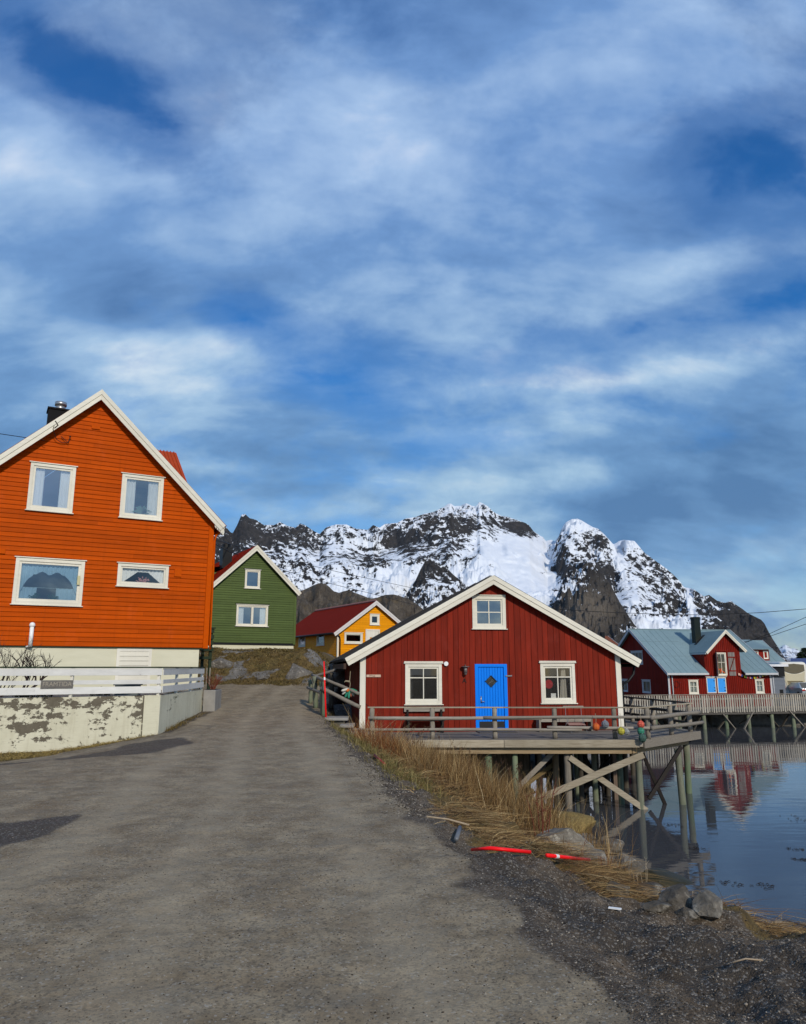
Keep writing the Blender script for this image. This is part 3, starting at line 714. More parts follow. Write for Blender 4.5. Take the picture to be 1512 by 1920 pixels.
def clad_v(x0, x1, pitch, zb, zt, holes=(), y=0., th=.024, groove=.012, mb=None, peak=None, jit=.0):
    mb = mb or MB(); n = max(1, int(round((x1 - x0) / pitch))); p = (x1 - x0) / n
    edges = [x0 + i * p + (random.uniform(-jit, jit) if 0 < i < n else 0) for i in range(n + 1)]
    for i in range(n):
        a = edges[i] + groove / 2; b = edges[i + 1] - groove / 2; mid = (a + b) / 2
        cuts = sorted([(h[1], h[3]) for h in holes if h[0] < mid < h[2]])
        cur = zb; segs = []
        for c0, c1 in cuts:
            if c0 > cur: segs.append((cur, c0, c0))
            cur = c1
        ta, tb = zt(a), zt(b)
        if min(ta, tb) > cur: segs.append((cur, ta, tb))
        w = random.uniform(-.004, .004); r = random.random()
        for s0, e0, e1 in segs:
            if peak is not None and a < peak < b and e0 == ta:
                tp = zt(peak)
                mb.prism([(a, s0), (b, s0), (b, e1), (peak, tp), (a, e0)], y - th + w, y, r)
            else: mb.prism([(a, s0), (b, s0), (b, e1), (a, e0)], y - th + w, y, r)
    return mb
def sheet_back(mb, x0, x1, zb, zt, holes, y, step=.1, peak=None):
    """inner lining of a wall, with the openings left out"""
    xs = sorted(set([x0, x1] + ([peak] if peak else []) + [h[0] for h in holes] + [h[2] for h in holes]))
    for a, b in zip(xs[:-1], xs[1:]):
        mid = (a + b) / 2; cuts = sorted([(h[1], h[3]) for h in holes if h[0] < mid < h[2]]); cur = zb
        for c0, c1 in cuts:
            mb.add([(a, y, cur), (b, y, cur), (b, y, c0), (a, y, c0)], [(0, 1, 2, 3)], .5); cur = c1
        mb.add([(a, y, cur), (b, y, cur), (b, y, zt(b)), (a, y, zt(a))], [(0, 1, 2, 3)], .5)
def window(par, x0, z0, x1, z1, y=0., mat=None, glass=None, trim=.09, cap=True, sillw=.04, mull=(), trans=(), curtain=None, sash=.055, name='window', depth=.10, capover=.05, proud=.045, label=None):
    """casing boards round an opening (outer size given), recessed sash, glazing bars, pane, curtains. mull / trans are fractions of the glass"""
    mat = mat or WHITE; glass = glass or GLASS
    c = MB(); yo = y - proud
    c.box(x0, x0 + trim, yo, y + .03, z0, z1); c.box(x1 - trim, x1, yo, y + .03, z0, z1)
    c.box(x0 + trim, x1 - trim, yo, y + .03, z1 - trim, z1); c.box(x0 + trim, x1 - trim, yo, y + .03, z0, z0 + trim)
    if cap: c.box(x0 - capover, x1 + capover, yo - .035, y + .02, z1 + .002, z1 + .032)
    # reveal
    a, b, d, e = x0 + trim, x1 - trim, z0 + trim, z1 - trim
    w = c.build(name, mat, par, bevel=.004)
    if label: w['label'] = label
    if sillw:
        s = MB(); s.box(x0 - sillw, x1 + sillw, yo - .05, y - .002, z0 - .028, z0 - .002); s.build('sill', mat, w)
    f = MB(); ys = y - proud + .030; yb = y + .05
    f.box(a, a + sash, ys, yb, d, e); f.box(b - sash, b, ys, yb, d, e); f.box(a + sash, b - sash, ys, yb, e - sash, e); f.box(a + sash, b - sash, ys, yb, d, d + sash)
    ga, gb, gd, ge = a + sash, b - sash, d + sash, e - sash
    bw = .016
    for m in mull:
        xm = ga + (gb - ga) * m; f.box(xm - bw, xm + bw, ys + .006, yb - .006, gd, ge)
    tz = sorted(gd + (ge - gd) * q for q in trans)
    xs = [ga] + [ga + (gb - ga) * m for m in mull] + [gb]
    for zt_ in tz:
        for i in range(len(xs) - 1):
            f.box(xs[i] + (bw if i else 0), xs[i + 1] - (bw if i < len(xs) - 2 else 0), ys + .009, yb - .009, zt_ - bw, zt_ + bw)
    f.build('sash', mat, w, bevel=.003)
    g = MB(); g.add([(ga, ys + .03, gd), (gb, ys + .03, gd), (gb, ys + .03, ge), (ga, ys + .03, ge)], [(0, 1, 2, 3)]); g.build('pane', glass, w)
    if curtain: curtain(w, ga, gb, gd, ge, y + depth)
    return w
def drape(xa, xb, zlo, zhi, y, mb, folds=9, amp=.018, hem=None, taper=None):
    """a hanging cloth with folds; zlo may be a function of x"""
    n = max(6, int((xb - xa) / .025)); vs = []; ph = random.random() * 6
    for i in range(n + 1):
        t = i / n; x = xa + (xb - xa) * t
        yy = y + amp * math.sin(ph + t * folds * 2 * PI / 2)
        lo = zlo(x) if callable(zlo) else zlo
        vs += [(x, yy, lo), (x + (taper or 0) * 0, yy * 1.0, zhi)]
    mb.add(vs, [(2 * i, 2 * i + 2, 2 * i + 3, 2 * i + 1) for i in range(n)], .5)
def side_curtains(fr=.28, mat=None):
    def fn(w, ga, gb, gd, ge, y):
        W = gb - ga
        for a, b in ((ga - .03, ga + W * fr), (gb - W * fr, gb + .03)): m = MB(); drape(a, b, gd - .02, ge + .03, y, m, 7); m.build('curtain', mat or CURT, w, True)
    return fn
def bargeboards(par, xl, zl, xp, zp, xr, zr, y, w, th=.035, mat=None, lip=True, name='bargeboard'):
    """two-step verge boards following the gable; points are the top edge line"""
    mat = mat or WHITE
    for (xa, za, xb, zb_) in ((xl, zl, xp, zp), (xp, zp, xr, zr)):
        L = math.hypot(xb - xa, zb_ - za); nx, nz = (zb_ - za) / L, -(xb - xa) / L
        if nz > 0: nx, nz = -nx, -nz
        m = MB()
        def pl(o0, o1, ya, yb):
            # mitre at the ridge: cut vertically
            def pt(x, z, o, end):
                px_, pz_ = x + nx * o, z + nz * o
                if end:   # slide along the board to x = xp
                    k = (xp - px_) / (xb - xa); px_ += (xb - xa) * k; pz_ += (zb_ - za) * k
                return px_, pz_
            e0 = (xa == xp); e1 = (xb == xp)
            poly = [pt(xa, za, o0, e0), pt(xb, zb_, o0, e1), pt(xb, zb_, o1, e1), pt(xa, za, o1, e0)]
            m.prism(poly, ya, yb)
        pl(0, w * .50, y - th - .022, y - .004); pl(w * .50 + .004, w, y - th, y - .002)
        m.build(name, mat, par, bevel=.003)
def roof_slab(mb, xa, za, xb, zb_, y0, y1, th):
    L = math.hypot(xb - xa, zb_ - za); nx, nz = -(zb_ - za) / L, (xb - xa) / L
    if nz < 0: nx, nz = -nx, -nz
    mb.prism([(xa, za), (xb, zb_), (xb + nx * th, zb_ + nz * th), (xa + nx * th, za + nz * th)], y0, y1)
def walls_box(x0, x1, y0, y1, zb, zt_l, zt_r=None, mb=None):
    mb = mb or MB(); zt_r = zt_r or zt_l
    return mb

# ================================================================ the orange house
OH = thing('orange_house', (-6.98, 27.0, 2.33), R(90 - 61), 'large orange clapboard house with white verge boards, nearest on the left behind the white fence', 'house')
W_, EAVE, PK = 8.45, 4.72, 8.75; XP = -4.22; LEN = 9.0
SL = (PK - EAVE) / (-XP)
def ozt(x): return PK - SL * abs(x - XP) - .08
O = lambda s, z: (s * 27 / 21., (z - 2.18) * 27 / 21.)
ow = [(-6.18, 4.41, -4.79, 6.02), (-3.29, 4.44, -1.87, 6.00), (-6.32, 1.32, -4.25, 2.82), (-3.20, 2.06, -1.50, 2.84)]
holes = [(a + .05, b + .05, c - .05, d - .05) for a, b, c, d in ow]
lx = lambda z: max(-W_, XP - (PK - .08 - z) / SL); rx = lambda z: min(-.16, XP + (PK - .08 - z) / SL)
wb = clad_h(.0, PK - .15, .152, lx, rx, holes, 0.)
o_wall = wb.build('clapboard_wall', ORANGE, OH)
bk = MB(); sheet_back(bk, -W_, 0, 0, ozt, holes, .004, peak=XP)
bk.add([(0, .004, 0), (0, LEN, 0), (0, LEN, ozt(0)), (0, .004, ozt(0))], [(0, 1, 2, 3)]); bk.add([(-W_, LEN, 0), (-W_, .004, 0), (-W_, .004, ozt(-W_)), (-W_, LEN, ozt(-W_))], [(0, 1, 2, 3)])
bk.add([(0, LEN, 0), (-W_, LEN, 0), (-W_, LEN, ozt(-W_)), (XP, LEN, ozt(XP)), (0, LEN, ozt(0))], [(0, 1, 2, 3, 4)])
bk.build('wall', ORANGE_TRIM, OH)
side = MB()
for i in range(25): side.hexa([(0, .02, i * .156 + .012), (.022, .02, i * .156 + .012), (.022, LEN, i * .156 + .012), (0, LEN, i * .156 + .012), (0, .02, i * .156 + .156), (.010, .02, i * .156 + .156), (.010, LEN, i * .156 + .156), (0, LEN, i * .156 + .156)])
side.build('side_cladding', ORANGE, OH)
cb = MB(); cb.box(-.155, .03, -.045, -.002, -.01, EAVE + .1); cb.build('corner_board', ORANGE_TRIM, OH, bevel=.004)
inn = MB(); inn.box(-W_ + .1, -.1, 2.2, 2.25, 0, 3.42); inn.box(-6.6, -1.5, 2.2, 2.25, 3.5, 5.0); inn.box(-W_ + .1, -.1, .05, 2.2, 3.42, 3.5); inn.box(-W_ + .1, -.1, .05, 2.2, -.02, .03)
inn.build('inner_partition', flat('room_wall', (.20, .20, .19), .9), OH)
# curtains / windows
w1 = window(OH, *[ow[0][i] for i in (0, 1, 2, 3)], glass=GLASSB, trim=.10, curtain=side_curtains(.27), sash=.07)
w2 = window(OH, *ow[1], glass=GLASSB, trim=.10, sash=.07, curtain=side_curtains(.30))
def big_curt(w, ga, gb, gd, ge, y):
    W = gb - ga; m = MB()
    def lo(x):
        t = abs((x - ga) / W - .5) * 2
        return ge - .28 - .62 * max(0, t - .55) / .45 - .05 * math.cos(t * 12)
    drape(ga - .02, gb + .02, lo, ge + .03, y, m, 26, .02); m.build('curtain', CURT, w, True)
    m = MB(); zt_ = gd + .38
    drape(ga - .02, ga + W * .30, gd - .02, zt_, y + .05, m, 9); m.build('curtain', CURT, w, True)
    m = MB(); drape(gb - W * .36, gb + .02, gd - .02, zt_, y + .05, m, 9); m.build('curtain', CURT, w, True)
    r = MB(); r.tube([(ga, y + .05, zt_), (gb, y + .05, zt_)], .006, 6); r.build('curtain_rod', WHITE, w)
    for cx_ in (ga + W * .27, gb - W * .42):
        p = MB()
        for k in range(26):
            a = random.random() * 6.3; l = random.uniform(.06, .2)
            q = Vector((cx_ + math.cos(a) * l, y - .02 + random.uniform(-.03, .03), gd + abs(math.sin(a)) * l + .02))
            p.add([(cx_, y, gd), q + Vector((.02, 0, .02)), q, q + Vector((-.02, 0, .03))], [(0, 1, 2, 3)])
        p.build('potted_plant', flat('leaf_green', (.03, .10, .04), .6), w)
w3 = window(OH, *ow[2], glass=glassmat('window_glass_blue', (.50, .66, .78), .20), trim=.11, sash=.075, curtain=big_curt)
lt = MB(); lt.box(ow[2][2] - .20, ow[2][2] - .12, -.09, -.046, 2.02, 2.32); lt.build('vent_flap', flat('yellowed_plastic', (.55, .50, .28), .4), w3)
def small_curt(w, ga, gb, gd, ge, y):
    W = gb - ga; m = MB()
    def lo(x):
        t = abs((x - ga) / W - .5) * 2
        return ge - .10 - (ge - gd) * .9 * max(0, t - .25) / .75
    drape(ga - .02, gb + .02, lo, ge + .03, y, m, 22, .015); m.build('curtain', CURT, w, True)
    p = MB()
    for k in range(34):
        a = random.random() * 3.14; l = random.uniform(.05, .26); q = Vector((ga + W * .52 + math.cos(a) * l, y - .03, gd + math.sin(a) * l * .9))
        p.sphere(q, .022, 6, 4); p.tube([(ga + W * .52, y - .03, gd), q], .004, 3)
    p.build('flower_pot', flat('pink_flowers', (.45, .22, .22), .7), w)
w4 = window(OH, *ow[3], trim=.10, sash=.06, curtain=small_curt)
pp = MB()
for k in range(11):
    a = .25 + k * .26; l = random.uniform(.25, .42); c0 = Vector((-2.55, .06, 4.62)); m_ = c0 + Vector((math.cos(a) * l * .6, 0, math.sin(a) * l * .8)); e_ = c0 + Vector((math.cos(a) * l, 0, math.sin(a) * l * .6))
    pp.add([c0, m_ + Vector((.02, 0, .02)), e_, m_ - Vector((.02, 0, .02))], [(0, 1, 2, 3)])
pp.build('potted_plant', flat('pale_leaf', (.16, .24, .17), .6), w2)
# roof, verge, chimney, dormer
rf = MB(); roof_slab(rf, XP, PK, .37, PK - SL * (.37 - XP), -.30, LEN + .3, .07); roof_slab(rf, XP, PK + .004, -W_ - .5, PK - SL * (W_ + .5 + XP), -.305, LEN + .305, .07)
o_roof = rf.build('roof', REDROOF, OH)
bargeboards(OH, -W_ - .5, PK - SL * (W_ + .5 + XP) + .05, XP, PK + .09, .37, PK - SL * (.37 - XP) + .05, -.30, .27)
sf = MB(); roof_slab(sf, XP, PK - .11, .33, PK - .11 - SL * (.33 - XP), -.30, -.02, .05); roof_slab(sf, XP, PK - .112, -W_ - .46, PK - .112 - SL * (W_ + .46 + XP), -.30, -.02, .05); sf.build('soffit', WHITE, OH)
sc = MB()
for k in range(5): sc.prism([(-.02 + k * .07, 4.60 - k * .066), (.05 + k * .07, 4.54 - k * .066), (.05 + k * .07, 4.36 - k * .06), (.015 + k * .07, 4.29 - k * .06), (-.02 + k * .07, 4.36 - k * .06)], -.30, -.27)
sc.build('scalloped_trim', WHITE, OH)
ch = MB(); ch.box(-5.76, -5.12, 1.2, 1.85, 6.6, 8.36); ch.box(-5.80, -5.08, 1.16, 1.89, 8.36, 8.42); chm = ch.build('chimney', flat('black_cladding', (.008, .008, .009), .7, spec=.1), o_roof)
fl = MB(); fl.tube([(-5.37, 1.5, 8.42), (-5.37, 1.5, 8.58)], .17, 18); fl.tube([(-5.37, 1.5, 8.60), (-5.37, 1.5, 8.73)], .20, 18); fl.build('flue', STEEL, o_roof, True)
dm = MB(); dm.box(-2.6, -.62, 2.9, 7.1, 4.9, 6.6); dm.add([(-.62, 2.9, 6.6), (-.62, 7.1, 6.6), (-.62, 5.0, 8.3)], [(0, 1, 2)]); dm.build('dormer', ORANGE, o_roof)
dr = MB()
for ya, za, yb, zb_ in ((2.55, 6.52, 5.0, 8.38), (7.45, 6.52, 5.001, 8.38)): dr.hexa([(-3.6, ya, za), (-.48, ya, za), (-.48, yb, zb_), (-3.6, yb, zb_), (-3.6, ya, za + .06), (-.48, ya, za + .06), (-.48, yb, zb_ + .06), (-3.6, yb, zb_ + .06)])
for k in range(22):
    x = -3.55 + k * .14; dr.hexa([(x, 2.55, 6.58), (x + .04, 2.55, 6.58), (x + .04, 5.0, 8.44), (x, 5.0, 8.44), (x, 2.55, 6.62), (x + .04, 2.55, 6.62), (x + .04, 5.0, 8.48), (x, 5.0, 8.48)])
dr.build('dormer_roof', paint('orange_sheet', (.36, .048, .008), 'x', .6, .3, (.27, .04, .01), .3), o_roof)
# downpipe, electrics, small boxes
dp = MB(); dp.tube([(.31, .1, 4.32), (.27, 0, 4.22), (.11, -.02, 4.08), (.075, -.03, 3.85), (.075, -.03, .10), (.10, -.12, -.02)], .042, 10); dp.build('downpipe', ORANGE_TRIM, OH, True)
gt = MB(); gt.tube([(.33, -.20, 4.34), (.33, LEN, 4.34)], .06, 8); gt.build('gutter', ORANGE_TRIM, OH, True)
for q in ((-4.42, -4.15, -.06, -.0, 7.46, 7.60), (-1.30, -1.06, -.06, -.0, 2.48, 2.74), (-6.9, -6.65, -.06, 0, 2.9, 3.05)): bx = MB(); bx.box(*q); bx.build('vent_box', ORANGE_TRIM, OH, bevel=.004)
el = MB(); el.tube([(-5.60, -.33, 7.42), (-5.64, -.36, 7.15), (-5.50, -.16, 6.88), (-5.32, -.1, 6.80), (-5.12, -.08, 6.84), (-5.08, -.06, 7.02)], .012, 6); el.tube([(-5.60, -.36, 7.45), (-5.50, -.34, 7.32), (-5.60, -.33, 7.2)], .02, 6)
el.tube([(-5.36, -.09, 7.02), (-5.12, -.12, 6.82)], .012, 6); el.sphere((-5.08, -.12, 7.04), .03, 8, 6); el.build('cable_bracket', WIRE, OH)
vp = MB(); vp.tube([(-5.66, -.10, -.02), (-5.66, -.10, .62)], .062, 14); vp.sphere((-5.66, -.10, .66), .09, 14, 8); vp.tube([(-5.78, -.06, -.03), (-5.66, -.10, .0)], .03, 8); vp.build('vent_pipe', PIPE, OH, True)
fo = MB(); fo.box(-W_, -.26, .03, .10, -1.6, -.012); fo.box(-.33, -.26, .10, LEN, -1.6, -.014); foo = fo.build('foundation', FOUND, OH)
fb = MB(); fb.box(-W_, .02, -.004, .12, -.04, -.003); fb.build('base_flashing', DARKGREEN, OH)
hf = MB(); hf.box(-3.02, -2.92, -.02, .028, -1.3, -.05); hf.box(-1.98, -1.88, -.02, .028, -1.3, -.05); hf.box(-2.92, -1.98, -.02, .028, -.14, -.05)
hat = hf.build('cellar_hatch', WHITEV, OH)
hb = MB()
for k in range(7): hb.box(-2.92, -1.98, -.012, .02, -1.24 + k * .158, -1.24 + k * .158 + .145)
hb.build('hatch_boards', WHITE, hat)

# green timber stair at the far corner of the orange house
GS = thing('green_porch', (-7.30, 28.8, .55), R(90 - 61), 'dark green timber porch stair behind the right corner of the orange house', 'porch')
g = MB(); g.box(-.55, .06, 0, 1.3, 1.42, 1.52); g.build('landing', DARKGREEN, GS)
for x in (-.5, -.03):
    for y in (.05, 1.2):
        g = MB(); g.box(x, x + .1, y, y + .1, 0, 2.55); g.build('post', DARKGREEN, GS)
g = MB()
for z in (1.72, 1.95, 2.18, 2.40): g.box(.08, .11, 0, 1.3, z, z + .14); g.box(-.55, .08, -.03, 0, z, z + .14)
g.box(-.6, .14, -.08, 1.35, 2.56, 2.61); g.build('rail_boards', DARKGREEN, GS)
g = MB()
for k in range(5): g.box(-.48 + k * .12, -.44 + k * .12, .0, .03, .45, 1.1)
g.build('balusters', GREYWOODZ, GS)

# ================================================================ the green house
GH = thing('green_house', (-6.0, 42.0, 2.95), R(90 - 61), 'green clapboard house with a red roof standing on the grassy rock knoll', 'house')
gp_, geave, gW = 5.22, 2.62, 5.05; gxp = -2.45; gsl = (gp_ - 2.76) / (2.45 + .2)
def gzt(x): return gp_ - gsl * abs(x - gxp) - .08
gwin = [(-2.99, 2.94, -2.14, 3.95), (-3.38, .90, -1.62, 2.03)]
hl_ = [(a + .05, b + .05, c - .05, d - .05) for a, b, c, d in gwin]
clad_h(.0, gp_ - .2, .125, lambda z: max(-gW, gxp - (gp_ - .08 - z) / gsl), lambda z: min(-.1, gxp + (gp_ - .08 - z) / gsl), hl_).build('clapboard_wall', GREENB, GH)
bk = MB(); sheet_back(bk, -gW, 0, 0, gzt, hl_, .004, peak=gxp); GL = 8.0
bk.add([(0, .004, 0), (0, GL, 0), (0, GL, gzt(0)), (0, .004, gzt(0))], [(0, 1, 2, 3)]); bk.add([(-gW, GL, 0), (-gW, .004, 0), (-gW, .004, gzt(-gW)), (-gW, GL, gzt(-gW))], [(0, 1, 2, 3)]); bk.add([(0, GL, 0), (-gW, GL, 0), (-gW, GL, 2.2), (gxp, GL, gp_ - .1), (0, GL, 2.6)], [(0, 1, 2, 3, 4)])
bk.build('wall', GREENB, GH)
cb = MB(); cb.box(-.11, .02, -.04, -.002, -.05, 2.85); cb.build('corner_board', GREENB, GH)
inn = MB(); inn.box(-gW + .1, -.1, 1.6, 1.65, 0, 2.5); inn.box(-3.4, -1.5, 1.6, 1.65, 2.5, 4.0); inn.build('inner_partition', MATS['room_wall'], GH)
window(GH, *gwin[0], glass=GLASSB, trim=.07, sash=.05, sillw=.06); 
gw2 = window(GH, *gwin[1], glass=GLASSB, trim=.07, sash=.05, mull=(.5,), sillw=.06, curtain=side_curtains(.2))
mm = MB(); mm.box(-2.56, -2.44, -.035, .04, .98, 1.95); mm.build('mullion', WHITE, gw2)
for q in ((-3.08, -2.05, -.075, -.03, 3.99, 4.02), (-3.46, -1.54, -.075, -.03, 2.07, 2.10)): hc = MB(); hc.box(*q); hc.build('head_flashing', DARKGREEN, GH)
rf = MB(); roof_slab(rf, gxp, gp_, .22, gp_ - gsl * (2.67), -.22, GL + .2, .06); roof_slab(rf, gxp, gp_ + .003, -gW - .25, gp_ - gsl * (gW + .25 + gxp), -.225, GL + .205, .06)
for k in range(34):
    y = -.15 + k * .25
    L = gW + .25 + gxp; rf.prism([(gxp, gp_ + .07), (gxp - L, gp_ + .07 - gsl * L), (gxp - L, gp_ + .10 - gsl * L), (gxp, gp_ + .10)], y, y + .04)
grf = rf.build('roof', REDROOF, GH)
bargeboards(GH, -gW - .25, gp_ - gsl * (gW + .25 + gxp) + .05, gxp, gp_ + .10, .22, gp_ - gsl * 2.67 + .05, -.22, .23)
gd_ = MB(); gd_.box(-gW - .4, -3.6, 2.7, 6.2, 2.6, 4.05); gd_.build('dormer', GREENB, grf)
gdr = MB(); gdr.prism([(-2.9, 4.5), (-gW - .8, 4.02), (-gW - .8, 4.09), (-2.9, 4.57)], 2.5, 6.4)
for k in range(16): gdr.prism([(-2.9, 4.57), (-gW - .8, 4.09), (-gW - .8, 4.12), (-2.9, 4.60)], 2.52 + k * .25, 2.56 + k * .25)
gdr.build('dormer_roof', REDROOF, grf)
gch = MB(); gch.box(-3.75, -3.2, 1.9, 2.5, 4.2, 5.42); gch.build('chimney', BLACK, grf)
gch = MB(); gch.tube([(-3.47, 2.2, 5.42), (-3.47, 2.2, 5.62)], .24, 12); gch.build('chimney_pot', BLACK, grf)
gf = MB(); gf.box(-gW, -.06, .03, .2, -.34, -.10); gf.box(-.16, -.06, .2, GL, -.34, -.10); gf.build('foundation', FOUND, GH)
gf = MB(); gf.box(-gW, .0, -.01, .15, -.10, -.0); gf.build('base_flashing', BLACK, GH)
gf = MB(); gf.box(-3.6, .52, -.10, .5, -.9, -.345); gf.box(.30, .56, -.14, 2.2, -1.35, -.33); gf.build('footing', CONC, GH, bevel=.02)

# ================================================================ the yellow house
YH = thing('yellow_house', (-4.34, 50.0, 2.06), R(90 - 61), 'low yellow clapboard house with a red roof, between the green house and the red cabin', 'house')
yp, yxp, yW = 3.98, 2.75, 5.15; YL = 10.5; ysl = (yp - 1.86) / (yxp + .28)
def yzt(x): return yp - ysl * abs(x - yxp) - .08
yw = [(2.38, 2.44, 3.10, 3.16), (.50, 1.17, 1.84, 1.88), (2.06, .0, 3.14, 2.14)]
hl_ = [(a + .05, b + .05, c - .05, d - .05) for a, b, c, d in yw[:2]] + [(2.1, 0, 3.1, 2.1)]
clad_h(-.6, yp - .2, .15, lambda z: max(.08, yxp - (yp - .08 - z) / ysl), lambda z: min(yW + .02, yxp + (yp - .08 - z) / ysl), hl_).build('clapboard_wall', YELB, YH)
bk = MB(); sheet_back(bk, 0, yW, -.6, yzt, hl_[:2], .004, peak=yxp)
bk.add([(yW, .004, -.6), (yW, YL, -.6), (yW, YL, yzt(yW)), (yW, .004, yzt(yW))], [(0, 1, 2, 3)]); bk.add([(0, YL, -.6), (yW, YL, -.6), (yW, YL, 2), (yxp, YL, yp - .1), (0, YL, 1.9)], [(0, 1, 2, 3, 4)])
bk.build('wall', YELB, YH)
# left side wall: boards running back, two windows
sw = [(2.10, 1.10, 3.45, 1.95), (5.6, 1.10, 6.9, 1.95)]
s_ = MB()
def boards_side(mb, x, sgn, y0, y1, z0, z1, pitch, holes):
    n = int(round((z1 - z0) / pitch)); p = (z1 - z0) / n
    for i in range(n):
        a = z0 + i * p + .012; b = z0 + (i + 1) * p; mid = (a + b) / 2; cur = y0
        for h in sorted(holes):
            if h[1] < mid < h[3]:
                mb.hexa([(x, cur, a), (x + sgn * .022, cur, a), (x + sgn * .022, h[0], a), (x, h[0], a), (x, cur, b), (x + sgn * .01, cur, b), (x + sgn * .01, h[0], b), (x, h[0], b)]); cur = h[2]
        mb.hexa([(x, cur, a), (x + sgn * .022, cur, a), (x + sgn * .022, y1, a), (x, y1, a), (x, cur, b), (x + sgn * .01, cur, b), (x + sgn * .01, y1, b), (x, y1, b)])
boards_side(s_, 0, -1, .02, YL, -.6, 1.86, .15, [(a + .05, b + .05, c - .05, d - .05) for a, b, c, d in sw])
s_.build('side_cladding', YELB, YH)
bk = MB(); cur = .02
for a, b, c, d in sw + [(YL, 0, YL, 1)]:
    bk.add([(.006, cur, -.6), (.006, a, -.6), (.006, a, 1.9), (.006, cur, 1.9)], [(3, 2, 1, 0)])
    if a < YL: bk.add([(.006, a, -.6), (.006, c, -.6), (.006, c, b), (.006, a, b)], [(3, 2, 1, 0)]); bk.add([(.006, a, d), (.006, c, d), (.006, c, 1.9), (.006, a, 1.9)], [(3, 2, 1, 0)])
    cur = c
bk.build('wall', YELB, YH)
def side_window(par, x, y0, z0, y1, z1, mat=None, glass=None, **k):
    """a window in a wall facing -x of the house frame: built flat, then turned"""
    w = window(par, 0, z0, y1 - y0, z1, mat=mat, glass=glass, **k)
    w.rotation_euler = (0, 0, -PI / 2); w.location = (x, y1, 0)
    return w
for a, b, c, d in sw: side_window(YH, 0, a, b, c, d, trim=.10, sash=.06, mat=WHITE)
window(YH, *yw[0], trim=.11, sash=.05); window(YH, *yw[1], trim=.10, sash=.05)
d_ = MB(); d_.box(2.06, 2.16, -.045, .03, 0, 2.14); d_.box(3.04, 3.14, -.045, .03, 0, 2.14); d_.box(2.16, 3.04, -.045, .03, 2.04, 2.14); yd = d_.build('door', WHITEV, YH)
d_ = MB(); d_.box(2.17, 3.03, -.02, .03, .02, 1.10); d_.box(2.17, 2.40, -.02, .03, 1.10, 1.60); d_.box(2.80, 3.03, -.02, .03, 1.10, 1.60); d_.box(2.17, 3.03, -.02, .03, 1.60, 2.03); d_.box(2.59, 2.61, -.02, .02, 1.10, 1.60); d_.box(2.40, 2.59, -.018, .02, 1.34, 1.36); d_.box(2.61, 2.80, -.018, .02, 1.34, 1.36); d_.build('door_leaf', WHITEV, yd)
d_ = MB(); d_.add([(2.40, .01, 1.10), (2.80, .01, 1.10), (2.80, .01, 1.60), (2.40, .01, 1.60)], [(0, 1, 2, 3)]); d_.build('pane', GLASS, yd)
hcap = MB(); hcap.box(2.30, 3.16, -.07, -.02, 3.17, 3.20); hcap.build('head_flashing', BLACK, YH)
sg = MB(); sg.box(.92, 1.42, -.04, -.022, .60, .78); sg.build('wall_sign', WHITE, YH)
cb = MB(); cb.box(-.03, .09, -.045, .02, -.62, 1.9); cb.build('corner_board', WHITEV, YH)
dp = MB(); dp.tube([(-.30, -.10, 1.86), (-.12, -.10, 1.72), (.10, -.12, 1.62), (.16, -.10, 1.4), (.16, -.09, -.6)], .045, 8); dp.build('downpipe', BLACK, YH, True)
gt = MB(); gt.tube([(-.42, -.2, 1.80), (-.42, YL + .2, 1.80)], .07, 8); gt.build('gutter', BLACK, YH, True)
rf = MB(); roof_slab(rf, yxp, yp, -.40, yp - ysl * (yxp + .40), -.25, YL + .25, .06); roof_slab(rf, yxp, yp + .003, yW + .35, yp - ysl * (yW + .35 - yxp), -.255, YL + .255, .06); rf.build('roof', REDROOF, YH)
rc = MB()
for k in range(54): rc.tube([(yxp, -.2 + k * .2, yp + .07), (yxp, -.08 + k * .2, yp + .10)], [.08, .1], 8)
rc.build('ridge_cap', flat('ridge_grey_red', (.20, .10, .09), .6), YH)
bargeboards(YH, -.40, yp - ysl * (yxp + .40) + .04, yxp, yp + .09, yW + .35, yp - ysl * (yW + .35 - yxp) + .04, -.25, .24, mat=flat('greyed_white', (.62, .60, .57), .6, var=.15))
lb = MB(); lb.sphere((.75, -.12, 2.3), .06, 8, 6); lb.build('wall_lamp', WHITE, YH)
st_ = MB(); st_.box(-.25, .05, -.3, 7, -1.4, -.60); st_.build('footing', flat('brown_footing', (.10, .05, .025), .9), YH)
def PY(px, py, Y):
    """point of the world plane y = Y seen at a place of the photograph (survey helper)"""
    d = dir_px(px, py); t = Y / d[1]; return Vector((d[0] * t, Y, 1.65 + d[2] * t))
def PZ(px, py, z):
    d = dir_px(px, py); t = (z - 1.65) / d[2]; return Vector((d[0] * t, d[1] * t, z))

# ================================================================ the red cabin
CB = thing('red_cabin', (-1.36, 24.8, -.29), R(7), 'dark red plank cabin with white verge boards and a bright blue door', 'cabin')
cW, cXP, cPK, cLEN = 8.76, 4.40, 4.92, 22.0; cSL = .556
def czt(x): return cPK - cSL * abs(x - cXP) - .15
cw = [(1.44, .78, 2.65, 2.07), (5.99, .79, 7.18, 2.09), (3.71, 3.22, 4.86, 4.32)]
chl = [(a + .05, b + .05, c - .05, d - .05) for a, b, c, d in cw] + [(3.80, -.2, 4.80, 2.03)]
clad_v(.15, cW - .15, .192, -.10, czt, chl, 0., peak=cXP, jit=.022).build('plank_wall', REDV, CB)
bk = MB(); sheet_back(bk, 0, cW, -.10, czt, chl, .003, peak=cXP)
bk.add([(cW, .003, -.1), (cW, cLEN, -.1), (cW, cLEN, czt(cW)), (cW, .003, czt(cW))], [(0, 1, 2, 3)])
